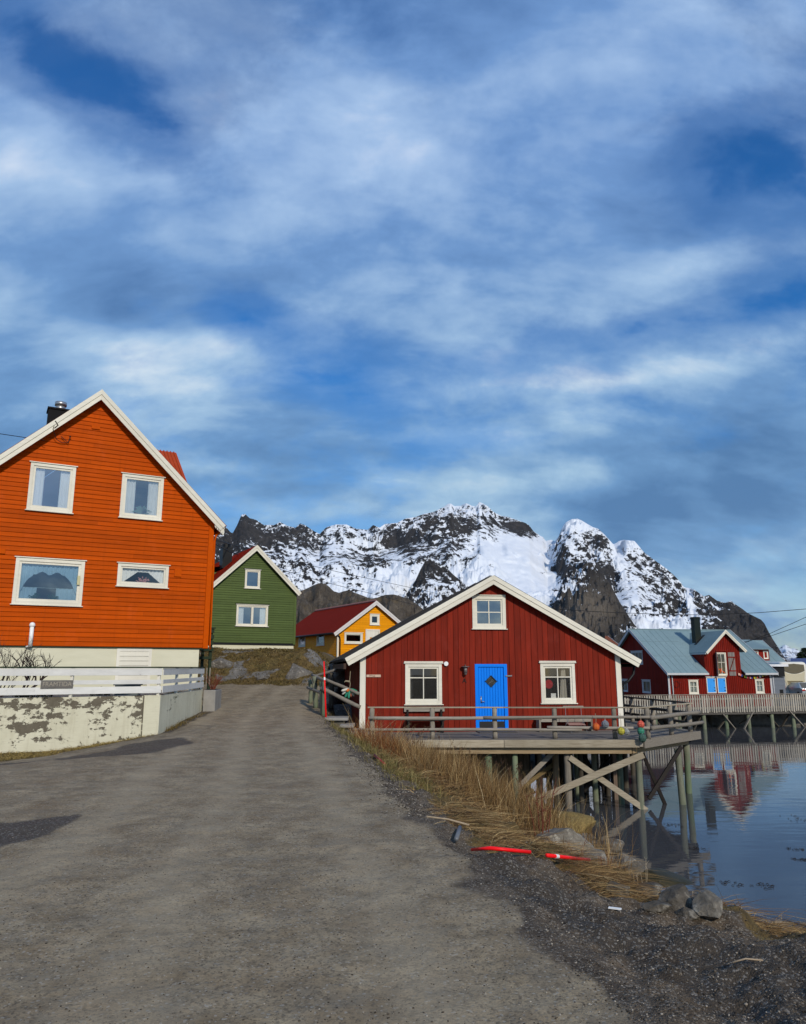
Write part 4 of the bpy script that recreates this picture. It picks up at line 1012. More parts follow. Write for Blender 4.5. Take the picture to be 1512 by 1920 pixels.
bk.add([(0, cLEN, -.1), (cW, cLEN, -.1), (cW, cLEN, czt(cW)), (cXP, cLEN, czt(cXP)), (0, cLEN, czt(0))], [(0, 1, 2, 3, 4)])
bk.add([(0, .003, -.1), (0, cLEN, -.1), (0, cLEN, czt(0)), (0, .003, czt(0))], [(3, 2, 1, 0)])
bk.build('wall', REDV, CB)
sd_ = MB(); sd2 = MB()
for k in range(112):
    y = .02 + k * .196
    sd_.box(-.024 - random.uniform(0, .006), -.0, y, y + .184, -.9, czt(0) - .02); sd2.box(cW, cW + .024, y, y + .184, -.1, czt(cW) - .02)
sd_.build('side_planks', REDV, CB); sd2.build('side_planks', REDV, CB)
fl_ = MB(); fl_.box(.1, cW - .1, .2, cLEN - .1, -.18, -.12); fl_.box(.1, cW - .1, 3.0, 3.05, -.1, 2.2); fl_.box(2.4, 6.4, 3.0, 3.05, 2.2, 3.5); fl_.box(1.1, cW - 1.1, .12, 3.0, 2.55, 2.62); fl_.build('floor', INTER, CB)
cb = MB(); cb.box(-.035, .145, -.05, -.001, -.16, czt(.0) + .02); cb.box(-.04, -.026, -.05, .12, -.16, czt(0)); cb.build('corner_board', WHITEV, CB, bevel=.004)
cb = MB(); cb.box(cW - .145, cW + .035, -.05, -.001, -.16, czt(cW) + .02); cb.build('corner_board', WHITEV, CB, bevel=.004)
rf = MB(); roof_slab(rf, cXP, cPK - .02, -.55, cPK - .02 - cSL * (cXP + .55), -.26, cLEN + .3, .10); roof_slab(rf, cXP, cPK - .017, cW + .68, cPK - .017 - cSL * (cW + .68 - cXP), -.265, cLEN + .305, .10)
crf = rf.build('roof', FELT, CB)
ft = MB()
for k in range(7):     # loose felt strips lying down the left slope
    y = .1 + k * 2.3; a = -.56; L = cXP + .56
    ft.hexa([(cXP, y, cPK + .10), (cXP, y + .12, cPK + .10), (a, y + .12, cPK + .10 - cSL * L), (a, y, cPK + .10 - cSL * L), (cXP, y, cPK + .125), (cXP, y + .12, cPK + .125), (a, y + .12, cPK + .125 - cSL * L), (a, y, cPK + .125 - cSL * L)])
ft.build('felt_batten', FELT, crf)
bargeboards(CB, -.55, cPK + .07 - cSL * (cXP + .55), cXP, cPK + .07, cW + .68, cPK + .07 - cSL * (cW + .68 - cXP), -.26, .27)
ef = MB(); ef.box(-.58, -.50, -.24, cLEN + .2, cPK - .30 - cSL * (cXP + .5), cPK - .12 - cSL * (cXP + .5)); ef.build('eaves_board', flat('brown_eaves', (.06, .035, .025), .7), CB)
so_ = MB()
roof_slab(so_, cXP, cPK - .075, -.48, cPK - .075 - cSL * (cXP + .48), -.255, 0, .05); roof_slab(so_, cXP, cPK - .073, cW + .6, cPK - .073 - cSL * (cW + .6 - cXP), -.255, 0, .05); so_.build('soffit', REDV, CB)
def cabin_curt(w, ga, gb, gd, ge, y):
    m = MB(); W = gb - ga; n = 14; vs = []
    for i in range(n + 1):
        t = i / n; xt = ga + W * (.70 + .16 * t); xb = ga + W * (.60 + .30 * t); yy = y + .02 * math.sin(t * 14)
        vs += [(xb, yy, gd - .02), (xt, yy, ge + .02)]
    m.add(vs, [(2 * i, 2 * i + 2, 2 * i + 3, 2 * i + 1) for i in range(n)]); m.build('curtain', CURTB, w, True)
    f = MB(); c0 = Vector((ga + W * .16, y - .03, gd + (ge - gd) * .46)); N = 44
    vs = [c0]; r0 = .155
    for i in range(N): a = 2 * PI * i / N; rr = r0 if i % 2 else r0 * .86; vs.append(c0 + Vector((math.cos(a) * rr, .012 if i % 2 else -.012, math.sin(a) * rr)))
    f.add(vs, [(0, 1 + i, 1 + (i + 1) % N) for i in range(N)]); f.build('paper_rosette', flat('rosette_red', (.42, .02, .03), .7), w)
    c = MB(); c.box(ga + W * .22, ga + W * .42, y - .06, y - .05, gd, gd + .15); cc = c.build('card', flat('card_white', (.62, .61, .57), .7), w)
def dim_curt(w, ga, gb, gd, ge, y):
    m = MB(); drape(ga - .02, ga + .10, gd, ge, y + .1, m, 4); m.build('curtain', flat('dark_cloth', (.05, .05, .05), .9), w, True)
window(CB, *cw[0], trim=.105, sash=.06, mull=(.5,), trans=(.70,), capover=.05, curtain=dim_curt)
window(CB, *cw[1], trim=.105, sash=.06, mull=(.5,), trans=(.70,), capover=.05, curtain=cabin_curt)
window(CB, *cw[2], trim=.115, sash=.055, mull=(.5,), trans=(.5,), cap=True, capover=.0, glass=GLASSB)
# small head board detail over each window
for a, b, c, d in cw[:2]:
    m = MB(); m.box(a - .04, c + .04, -.075, -.02, d + .035, d + .075); m.build('window_head', WHITE, CB, bevel=.003)
# blue door
dx0, dx1 = 3.757, 4.844
m = MB(); m.box(dx0, dx0 + .115, -.05, .05, -.08, 2.06); m.box(dx1 - .115, dx1, -.05, .05, -.08, 2.06); m.box(dx0 + .115, dx1 - .115, -.05, .05, 1.965, 2.06); door = m.build('door', BLUEP, CB, bevel=.004)
m = MB(); n = 9; a0, a1 = dx0 + .125, dx1 - .125; pz = 1.50; cxd = (a0 + a1) / 2; q = .19
def diam(x): return max(0, q - abs(x - cxd))
for i in range(n):
    xa = a0 + (a1 - a0) * i / n + .004; xb = a0 + (a1 - a0) * (i + 1) / n - .004
    ha, hb_ = diam(xa), diam(xb)
    if ha == 0 and hb_ == 0: m.box(xa, xb, -.015, .02, .0, 1.955)
    else:
        lo = [(xa, 0), (xb, 0), (xb, pz - hb_)]; hi_ = [(xa, pz + ha), (xb, pz + hb_), (xb, 1.955), (xa, 1.955)][:]
        if xa < cxd < xb: lo += [(cxd, pz - q)]; hi_ = [(xa, pz + ha), (cxd, pz + q), (xb, pz + hb_), (xb, 1.955), (xa, 1.955)]
        lo += [(xa, pz - ha)]
        m.prism(lo, -.015, .02); m.prism(hi_, -.015, .02)
leaf = m.build('door_leaf', BLUEP, door, bevel=.003)
m = MB(); m.add([(a0, .024, 0), (a1, .024, 0), (a1, .024, 1.96), (a0, .024, 1.96)], [(0, 1, 2, 3)]); m.build('door_back', flat('blue_shadow_gap', (.003, .06, .22), .6), door)
m = MB()
P4 = [(cxd, pz + q), (cxd + q, pz), (cxd, pz - q), (cxd - q, pz)]
for i in range(4):
    (xa, za), (xb, zb_) = P4[i], P4[(i + 1) % 4]; m.bar((xa, -.022, za), (xb, -.022, zb_), .02, .026, (0, 1, 0))
m.build('door_light_frame', flat('dark_blue_frame', (.012, .04, .08), .5), door)
m = MB(); m.prism([(cxd, pz + q - .01), (cxd - q + .01, pz), (cxd, pz - q + .01), (cxd + q - .01, pz)], .012, .018); m.build('door_light', flat('leaded_glass', (.03, .03, .028), .15, spec=.6), door)
m = MB()
for k in range(-2, 3): m.bar((cxd - q / 2 + k * .05 - .0, .008, pz - q / 2 - k * .05 + .09 * (k % 2)), (cxd + q / 2 + k * .03, .008, pz + q / 2 - k * .05), .008, .006, (0, 1, 0))
m.build('leading', flat('lead_grey', (.14, .14, .13), .5), door)
m = MB(); m.box(a0, a1, -.022, -.016, .02, .22); m.build('kick_plate', flat('dark_plate', (.035, .035, .035), .4, .5), door)
m = MB(); m.tube([(a0 + .07, -.02, .86), (a0 + .07, -.065, .86), (a0 + .18, -.07, .845)], .012, 8); m.sphere((a0 + .07, -.02, .98), .022, 8, 6); m.box(a0 + .05, a0 + .09, -.02, -.014, .80, 1.02); m.build('handle', STEEL, door, True)
m = MB(); m.bar((dx1 - .06, -.07, 1.67), (dx1 + .16, -.05, 1.68), .02, .04); m.build('door_hook', GREYMET, door)
m = MB(); m.box(dx0 + .02, dx1 - .02, -.12, .04, -.11, -.082); m.build('threshold', GREYWOOD, door)
# wall fittings
m = MB(); m.tube([(2.79, -.03, 2.07), (2.79, -.10, 2.07)], .072, 18); m.build('round_vent', PIPE, CB)
m = MB(); m.bar((3.42, -.02, 2.0), (3.42, -.14, 2.02), .03, .03); m.tube([(3.42, -.15, 1.99), (3.42, -.15, 1.955)], [.135, .12], 16); m.tube([(3.42, -.15, 1.955), (3.42, -.15, 1.77)], [.05, .065], 12); m.sphere((3.42, -.15, 1.75), .05, 10, 6); m.build('wall_lamp', flat('weathered_lamp', (.16, .13, .12), .5, .3), CB, True)
m = MB(); m.tube([(3.42, -.15, 1.93), (3.42, -.15, 1.80)], .055, 10); m.build('lamp_glass', flat('lamp_glass', (.30, .30, .30), .2, spec=.6), CB, True)
text_obj('A', .21, flat('letter_black', (.012, .01, .01), .6), CB, (3.40, -.040, 1.52), (PI / 2, 0, 0), .006, 'letter_plate')
m = MB(); m.box(.17, .64, -.05, -.028, 1.64, 1.72); sgn = m.build('name_board', flat('pale_pine', (.55, .40, .30), .7), CB, bevel=.006)
text_obj('Privat', .085, MATS['letter_black'], sgn, (.36, -.052, 1.68), (PI / 2, 0, 0), .001, 'lettering')
gt = MB(); gt.tube([(cW + .60, -.2, 2.02), (cW + .60, cLEN, 2.02)], .06, 8); gt.build('gutter', BLACK, CB, True)
gt = MB(); gt.tube([(cW + .55, .05, 1.98), (cW + .50, .03, 1.72), (cW + .30, .0, 1.50), (cW + .09, .02, 1.40), (cW + .075, .03, 1.1), (cW + .075, .03, -.1)], .042, 8); gt.build('downpipe', BLACK, CB, True)
m = MB(); m.tube([(.16, -.03, .80), (.26, -.035, .72), (.42, -.032, .56)], .006, 5); m.build('cable', WIRE, CB)

# ---- things on and round the cabin
def local(x, y, z): c, s = math.cos(R(7)), math.sin(R(7)); return (-1.36 + x * c - y * s, 24.8 + x * s + y * c, -.29 + z)
BN = thing('bench', local(6.65, -.30, -.08), R(7), 'low grey plank bench under the right window of the red cabin', 'bench')
m = MB(); m.box(-.90, .90, -.19, .19, .40, .45); m.build('seat', GREYWOOD, BN, bevel=.005)
for x in (-.90, .84): m = MB(); m.box(x, x + .06, -.17, .17, 0, .398); m.build('leg', GREYWOODZ, BN, bevel=.004)
m = MB(); m.box(-.84, .84, -.18, -.15, .30, .398); m.build('apron', GREYWOOD, BN)
BN2 = thing('bench', local(2.05, -.27, -.08), R(7), 'small dark bench with a pale back plank under the left cabin window', 'bench')
m = MB(); m.box(-.66, .66, .14, .18, .63, .78); m.build('backrest', GREYWOOD, BN2, bevel=.006)
m = MB(); m.box(-.62, .62, -.2, .12, .36, .40); m.build('seat', DARKW, BN2, bevel=.004)
for x in (-.58, .52):
    m = MB(); m.box(x, x + .06, .08, .13, 0, .70); m.build('leg', DARKW, BN2); m = MB(); m.box(x, x + .06, -.18, -.12, 0, .358); m.build('leg', DARKW, BN2)
FC = thing('folding_chair', local(6.78, -.95, -.08), R(7), 'thin metal folding chair with a pale top bar, in front of the grey bench', 'chair')
m = MB(); m.bar((-.34, .12, .80), (.34, .12, .80), .05, .035); m.build('back_bar', GREYWOOD, FC, bevel=.006)
for sx in (-.26, .26):
    m = MB(); m.tube([(sx, .12, .79), (sx * 1.0, .10, .5), (sx + .06, -.22, 0)], .009, 6); m.build('leg', GREYMET, FC, True)
    m = MB(); m.tube([(sx, -.14, .42), (sx - .08, .24, 0)], .009, 6); m.build('leg', GREYMET, FC, True)
m = MB()
for k in range(6): m.box(-.26, .28, -.20 + k * .062, -.165 + k * .062, .24 + .03 * k * .3, .255 + .03 * k * .3)
m.build('seat', flat('faded_red_slats', (.28, .16, .14), .7), FC)
DMt = MB(); DMt.box(-.62, .62, -.30, .30, 0, .02); dmo = DMt.build('door_mat', flat('mat_grey', (.09, .085, .08), .95, bump=.5)); dmo.location = local(4.35, -.42, -.085); dmo.rotation_euler = (0, 0, R(7)); tag(dmo, 'dark rubber mat lying on the deck in front of the blue door', 'door mat')
# net floats hanging under the left eaves
NF = thing('float_cluster', local(-.36, .15, 1.28), R(7), 'bunch of orange, white and green net floats hanging under the cabin left eaves', 'net floats')
fcs = [flat('float_orange', (.55, .13, .02), .6), flat('float_white', (.55, .54, .46), .6), flat('float_green', (.03, .22, .14), .5), flat('float_pale_red', (.42, .14, .09), .6)]
for k, (ax, az_, ci, L) in enumerate([(-.9, -.25, 1, .26), (-.75, -.6, 1, .28), (-.45, -.9, 2, .30), (-.1, -1, 2, .30), (.2, -1, 3, .26), (.5, -.8, 1, .27), (.75, -.6, 2, .28), (.9, -.35, 2, .26), (.0, -.5, 0, .14), (-.3, -.3, 0, .13)]):
    d = Vector((ax, random.uniform(-.3, .3), az_)).normalized(); m = MB(); m.tube([d * .03, d * (.03 + L * .3), d * (.03 + L * .8), d * (.03 + L)], [.02, .042, .042, .015], 10); m.build('float', fcs[ci], NF, True)
m = MB(); m.tube([(0, 0, -.02), (.02, 0, .14), (0, 0, .25), (.02, 0, .55)], .012, 6); m.tube([(0, 0, .22), (-.13, 0, .24), (-.17, 0, .2)], [.03, .025, .012], 6); m.build('hanging_rope', ROPE, NF)

# ================================================================ the deck on stilts
DZ = -.38
DK = thing('wooden_deck', (0, 0, 0), 0, 'grey timber deck on tall posts over the water around the red cabin', 'deck')
dpoly = [(-1.35, 22.62), (6.95, 22.42), (9.62, 25.25), (8.9, 31.3), (6.5, 31.0), (7.4, 25.9), (-1.5, 24.8)]
m = MB()
rowy = 22.50
def xspan(y):
    xs = []
    for i in range(len(dpoly)):
        (x0, y0), (x1, y1) = dpoly[i], dpoly[(i + 1) % len(dpoly)]
        if (y0 > y) != (y1 > y): xs.append(x0 + (x1 - x0) * (y - y0) / (y1 - y0))
    return sorted(xs)
y = 22.45
while y < 31.2:
    p = .145; xs0 = xspan(y + .02); xs1 = xspan(y + p - .02)
    if len(xs0) >= 2 and len(xs1) >= 2:
        a0, b0, a1, b1 = xs0[0], xs0[-1], xs1[0], xs1[-1]
        if y < 22.62: a0 = a1 = -1.3
        k = 3 if b0 - a0 > 6 else 1
        js = [0] + [i / k + random.uniform(-.08, .08) for i in range(1, k)] + [1]
        for i in range(k):
            w = random.uniform(-.003, .003); l0, r0 = a0 + (b0 - a0) * js[i], a0 + (b0 - a0) * js[i + 1] - .004; l1, r1 = a1 + (b1 - a1) * js[i], a1 + (b1 - a1) * js[i + 1] - .004
            m.hexa([(l0, y, DZ - .04), (r0, y, DZ - .04), (r1, y + p - .012, DZ - .04), (l1, y + p - .012, DZ - .04), (l0, y, DZ + w), (r0, y, DZ + w), (r1, y + p - .012, DZ + w), (l1, y + p - .012, DZ + w)])
    y += p
m.build('decking', GREYWOODY, DK)
m = MB(); m.box(-1.1, 2.9, 22.36, 22.41, DZ - .215, DZ - .005); m.box(2.91, 6.80, 22.355, 22.405, DZ - .215, DZ - .002)
m.build('edge_board', wood('edge_timber', (.46, .41, .31), (.19, .155, .105)), DK, bevel=.006)
m = MB(); m.bar((6.84, 22.33, DZ - .09), (6.84, 22.42, DZ - .09), .10, .20); m.bar((6.93, 22.36, DZ - .11), (9.68, 25.28, DZ - .11), .05, .25); m.build('edge_board', GREYWOOD, DK, bevel=.006)
m = MB(); m.box(-.4, 6.6, 22.50, 22.68, DZ - .40, DZ - .222); m.bar((6.6, 22.58, DZ - .31), (9.2, 25.25, DZ - .31), .16, .17); m.build('edge_beam', BEAMW, DK, bevel=.008)
m = MB()
for x in np.arange(-.8, 9.0, .62):
    y1 = 24.9 + x * .12; y0 = 22.72 if x < 6.5 else 22.72 + (x - 6.5) * 1.03
    if y1 > y0: m.box(x, x + .06, y0, y1, DZ - .22, DZ - .05)
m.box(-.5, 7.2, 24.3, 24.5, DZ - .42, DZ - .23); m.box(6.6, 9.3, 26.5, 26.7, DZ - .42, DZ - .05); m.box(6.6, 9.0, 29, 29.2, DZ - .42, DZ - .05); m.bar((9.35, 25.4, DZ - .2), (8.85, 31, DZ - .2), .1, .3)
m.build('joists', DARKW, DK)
def post(px, Y, r, mat, zt=None, lean=0., nm='support_post'):
    p = PY(px, 1460, Y); x = p.x; zt = DZ - .40 if zt is None else zt
    gz = float(land_h(np.array([x]), np.array([Y]), False)[0]); zb = min(gz - .3, WZ - 1.2) if gz < WZ else gz - .3
    m = MB(); m.log((x, Y, zt), (x + lean, Y, zb), r, 12, 8, .05); return m.build(nm, mat, DK, True)
for px, Y, r, mt in [(917, 22.75, .10, POSTW), (967, 22.70, .085, POSTW), (1065, 22.72, .10, GREYWOODZ), (1199, 22.62, .095, POSTW),
                     (1043, 23.4, .10, wood('tan_post', (.34, .24, .14), (.13, .09, .05), 'z')), (1013, 24.2, .085, GREYWOODZ), (1116, 23.9, .085, POSTW), (1083, 24.4, .085, POSTW), (1164, 23.4, .09, POSTW),
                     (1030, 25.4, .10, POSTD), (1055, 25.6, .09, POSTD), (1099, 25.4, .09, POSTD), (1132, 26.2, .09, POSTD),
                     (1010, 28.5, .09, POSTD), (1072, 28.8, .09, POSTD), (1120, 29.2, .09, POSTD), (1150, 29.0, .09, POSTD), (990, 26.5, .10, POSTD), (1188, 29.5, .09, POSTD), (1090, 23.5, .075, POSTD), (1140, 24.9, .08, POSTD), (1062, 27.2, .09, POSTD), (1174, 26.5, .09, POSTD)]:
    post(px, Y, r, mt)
m = MB(); p = PY(1154, 1460, 24.2); m.box(p.x - .07, p.x + .07, 24.13, 24.27, -3.6, DZ - .4); m.build('support_post', wood('brown_post', (.22, .17, .13), (.09, .065, .05), 'z'), DK, bevel=.01)
m = MB(); m.log((8.33, 23.65, DZ - .38), (8.22, 23.1, -3.6), .10, 12, 8, .05); m.build('support_post', POSTW, DK, True)
m = MB(); m.log((9.2, 25.3, DZ - .38), (9.2, 25.4, -3.6), .10, 12, 8, .05); m.build('support_post', POSTW, DK, True)
TANB = MATS['edge_timber']
def brace(a, b, w, h, mat, nm='brace'):
    m = MB(); m.bar(a, b, w, h, (0, 1, 0)); return m.build(nm, mat, DK, bevel=.006)
brace(PY(1207, 1415, 22.46), PY(972, 1514, 22.46), .18, .05, TANB)
brace(PY(1068, 1420, 22.60), PY(1213, 1520, 22.55), .16, .05, TANB)
brace(PY(1038, 1410, 23.0), PY(966, 1482, 22.9), .14, .06, GREYWOOD)
brace(PY(1042, 1430, 23.6), PY(962, 1490, 23.5), .12, .05, wood('ochre_timber', (.26, .19, .09), (.10, .07, .03)))
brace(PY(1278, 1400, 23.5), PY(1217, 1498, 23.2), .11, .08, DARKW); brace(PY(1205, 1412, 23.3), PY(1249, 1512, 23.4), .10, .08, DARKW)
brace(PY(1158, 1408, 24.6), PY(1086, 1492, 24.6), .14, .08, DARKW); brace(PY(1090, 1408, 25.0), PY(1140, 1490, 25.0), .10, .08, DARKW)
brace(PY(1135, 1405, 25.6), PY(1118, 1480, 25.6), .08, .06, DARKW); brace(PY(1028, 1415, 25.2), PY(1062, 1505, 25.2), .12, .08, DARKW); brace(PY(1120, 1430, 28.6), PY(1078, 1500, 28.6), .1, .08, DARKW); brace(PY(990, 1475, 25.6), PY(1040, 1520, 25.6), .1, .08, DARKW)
# crib wall of upright planks under the deck, closing off the left side
CW = thing('crib_wall', (1.2, 24.6, 0), R(6), 'dark upright plank wall under the deck behind the tall dry grass', 'wall')
m = MB()
x = 0
while x < 2.75:
    w = random.uniform(.13, .2); m.box(x, x + w - .015, random.uniform(-.02, .02), .06, -3.2 if x > 1.5 else -2.4, DZ - .42 + .0); x += w
m.build('planks', wood('dark_planks', (.21, .17, .12), (.06, .048, .034), 'z'), CW)
m = MB(); m.box(-.1, 2.8, .07, .17, -1.2, -1.05); m.box(-.1, 2.8, .07, .17, -2.0, -1.85); m.build('rail', DARKW, CW)

# railing of the deck
RL = thing('deck_railing', (0, 0, 0), 0, 'weathered grey pole railing with three rails along the front edge of the wooden deck', 'railing')
rp = [(698, 22.75), (811, 22.72), (928, 22.70), (1040, 22.68), (1152, 22.66), (1214, 22.62)]
P3 = []
for px, Y in rp:
    p = PY(px, 1350, Y); P3.append(p)
    m = MB(); m.log((p.x, Y, DZ), (p.x, Y, .485), .072, 12, 6, .04); m.build('post', GREYWOODZ, RL, True)
ob = [Vector((8.30, 24.0, 0)), Vector((9.34, 25.2, 0))]
for p in ob: m = MB(); m.log((p.x, p.y, DZ), (p.x, p.y, .49), .075, 12, 6, .05); m.build('post', GREYWOODZ, RL, True)
def rail(a, b, r, z0, z1=None, mat=GREYWOOD, off=(0, 0)): m = MB(); m.log((a[0] + off[0], a[1] + off[1], z0), (b[0] + off[0], b[1] + off[1], z0 if z1 is None else z1), r, 10, 12, .10); m.build('rail', mat, RL, True)
def plank(a, b, z, mat=TANB): m = MB(); m.bar((a[0], a[1], z), (b[0], b[1], z), .13, .035); m.build('top_rail', mat, RL, bevel=.005)
x0 = PY(690, 1322, 22.75).x
plank((x0, 22.75), (2.95, 22.69), .505); plank((2.955, 22.69), (7.22, 22.62), .505); plank((7.1, 22.68), (9.45, 25.3), .508)
fo_ = -.115
rail((x0 + .02, 22.75), (4.05, 22.69), .052, .205, off=(0, fo_)); rail((2.35, 22.68), (7.32, 22.62), .045, .225, .245, off=(0, fo_))
rail((-1.5, 22.75), (5.2, 22.68), .042, -.12, -.115, off=(0, fo_)); rail((4.2, 22.69), (7.3, 22.64), .045, -.055, -.07, off=(0, fo_ - .0))
rail((7.15, 22.50), (9.60, 25.15), .062, .225, .235, off=(.05, -.05)); rail((7.15, 22.50), (9.70, 25.2), .058, -.07, -.09, off=(.05, -.05))
RR = thing('deck_railing', (0, 0, 0), 0, 'darker pole railing running back along the right side of the wooden deck', 'railing')
RL2 = RL; RL = RR
for Y in (26.3, 28.0, 29.8): m = MB(); X = 9.40 - .12 * (Y - 25.2); m.log((X, Y, DZ), (X, Y, .49), .08, 12, 6, .05); m.build('post', GREYWOODZ, RR, True)
m = MB(); m.bar((9.38, 25.36, .52), (8.72, 31.0, .52), .12, .05); m.build('top_rail', POSTD, RR)
rail((9.32, 25.4), (8.7, 31), .05, .2, .2, POSTD); rail((9.32, 25.4), (8.7, 31), .05, -.1, -.1, POSTD)
m = MB(); m.bar((8.75, 30.9, .5), (7.6, 30.8, .45), .12, .05); m.bar((8.75, 30.9, .1), (7.6, 30.8, .1), .10, .05); m.log((7.7, 30.8, DZ), (7.7, 30.8, .5), .07); m.build('end_rail', GREYWOOD, RR)

# fishing floats tied to the railing
bs = [('orange', (.75, .115, .06), 1118, 1363, .100, 1341, 'orange fishing float hanging from the front railing, leftmost of the floats'),
      ('slate', (.155, .17, .19), 1135, 1358.5, .104, 1346, 'slate grey fishing float hanging beside the orange one on the front railing'),
      ('yellow', (.55, .50, .07), 1165, 1371, .098, 1341, 'yellow fishing float hanging low beside the white corner board of the cabin'),
      ('silver', (.24, .25, .24), 1175.5, 1372.5, .075, 1360, 'small silver-grey fishing float just right of the yellow one'),
      ('coral', (.72, .14, .09), 1202, 1358.5, .098, 1341, 'coral red fishing float, top one of the stack of three at the deck corner'),
      ('green', (.055, .105, .070), 1202, 1371, .100, 1366, 'green netted fishing float in the middle of the stack of three at the deck corner'),
      ('teal', (.050, .100, .080), 1205, 1384, .108, 1378, 'large dark green netted fishing float, lowest of the three at the deck corner')]
for nm, c, px, py, r, ty, lab in bs:
    Y = 22.34 if nm != 'teal' else 22.20
    if nm == 'green': Y = 22.30
    p = PY(px, py, Y); T_ = thing('fishing_float', p, 0, lab, 'fishing float', 'floats hanging on the deck railing')
    t = NT('float_' + nm); bd = t.noise(22, 6, .75); col = t.mix(t.ramp(bd, [(.38, 0), (.62, 1)]), dk(c, .5), dk(c, 1.15)); t.bump(bd, .7, .01); t.done(col, .7, spec=.25)
    m = MB(); m.sphere((0, 0, 0), r, 20, 12, (1, 1, 1.04)); m.build('ball', MATS['float_' + nm], T_, True)
    m = MB()
    for k in range(4):
        a = PI * k / 4; m.tube([(math.cos(a) * math.sin(q) * r * 1.03, math.sin(a) * math.sin(q) * r * 1.03, math.cos(q) * r * 1.07) for q in np.linspace(0, 2 * PI, 18)], .0045, 4, False)
    for z in (-.45, .1, .6): rr = math.sqrt(1 - z * z) * r * 1.03; m.tube([(math.cos(a) * rr, math.sin(a) * rr, z * r * 1.05) for a in np.linspace(0, 2 * PI, 18)], .0045, 4, False)
    m.tube([(0, 0, r), (0, 0, r + .03)], [.03, .022], 8)
    m.build('netting', flat('net_' + nm, dk(c, 1.5) if max(c) < .3 else dk(c, .6), .8), T_)
    top = PY(px, ty, Y)
    m = MB(); dz = top.z - p.z; m.tube([(0, 0, r * .9), (.01, 0, dz * .6), (0, .02, dz + .05)], .008, 5); m.build('rope', ROPE, T_)

# steps and handrail left of the cabin
for i, (x0, x1, y0, y1, z, lab) in enumerate([(-2.50, -1.74, 24.45, 25.35, .10, 'top stone step, beside the red snow pole at the road edge'), (-1.98, -1.52, 24.10, 25.0, -.09, 'middle stone step, between the road edge and the white corner board of the red cabin'), (-1.62, -1.02, 23.80, 24.62, -.27, 'lowest stone step, right against the left corner of the wooden deck')]):
    m = MB(); m.hexa([(x0, y0, z - .09), (x1, y0 + .03, z - .09), (x1 - .02, y1, z - .09), (x0, y1, z - .09), (x0 + .01, y0 + .01, z), (x1 - .01, y0 + .03, z - .01), (x1 - .03, y1, z), (x0, y1, z)]); m2 = m.build('stone_step', CONC, bevel=.015); tag(m2, lab, 'step', 'stone steps beside the red cabin')
    b = MB(); b.box(x0 + .1, x1 - .12, y0 + .14, y1, z - 1.0, z - .092); b.build('step_base', flat('step_rubble', (.12, .11, .09), .95, var=.5, scale=5, bump=.8), m2)
HR = thing('pole_handrail', (0, 0, 0), 0, 'grey pole handrail leading from the road down to the red cabin corner', 'handrail')
def hp(a, b, r, mat=GREYWOODZ, nm='post'): m = MB(); m.log(a, b, r, 11, 8, .07); m.build(nm, mat, HR, True)
hp(PY(605, 1278, 25.3), PY(606, 1345, 25.3), .095, POSTW); hp(PY(591, 1268, 27.2), PY(592, 1330, 27.2), .09, POSTW); hp(PY(622, 1262, 28.0), PY(622, 1330, 28.0), .09, POSTD); hp(PY(582, 1275, 28.8), PY(583, 1320, 28.8), .08, POSTW)
hp(PY(611, 1274, 25.25), PY(674, 1301, 24.76), .05, GREYWOOD, 'rail'); hp(PY(602, 1290, 25.2), PY(676, 1326, 24.72), .065, GREYWOOD, 'rail')
hp(PY(586, 1266, 28.5), PY(612, 1277, 25.25), .055, GREYWOOD, 'rail'); hp(PY(588, 1269, 28.4), PY(630, 1256, 28.0), .055, GREYWOOD, 'rail'); hp(PY(577, 1289, 28.6), PY(604, 1300, 25.4), .05, GREYWOOD, 'rail')
PR = MB(); a = PY(607.8, 1240, 25.0); b = PY(611.5, 1345, 24.7); PR.tube([b, a], [.030, .022], 10); pro = PR.build('snow_pole', REDPL, None, True); tag(pro, 'thin upright red snow pole with a white band beside the pole handrail', 'snow pole')
PRb = MB(); c = b.lerp(a, .66); d = b.lerp(a, .71); PRb.tube([c, d], .031, 10); PRb.build('reflector_band', PIPE, pro)
def lying(pts, r, lab, nm='snow_pole', mat=REDPL, cat='snow pole', band=None):
    m = MB(); m.tube(pts, r, 10); o = m.build(nm, mat, None, True); tag(o, lab, cat)
    if band:
        q = MB(); q.tube([pts[0].lerp(pts[-1], band), pts[0].lerp(pts[-1], band + .06)], r[0] + .002 if isinstance(r, list) else r + .002, 10); q.build('reflector_band', PIPE, o)
    return o
def gpt(px, py, z0=-.2, up=.03):
    """ground point seen at a place of the photograph"""
    d = dir_px(px, py); t = np.linspace(3, 60, 1400)
    z = 1.65 + d[2] * t; k = np.nonzero(land_h(d[0] * t, d[1] * t) >= z)[0]
    if len(k) == 0: return PZ(px, py, z0)
    t = t[k[0]]; return Vector((d[0] * t, d[1] * t, 1.65 + d[2] * t + up))
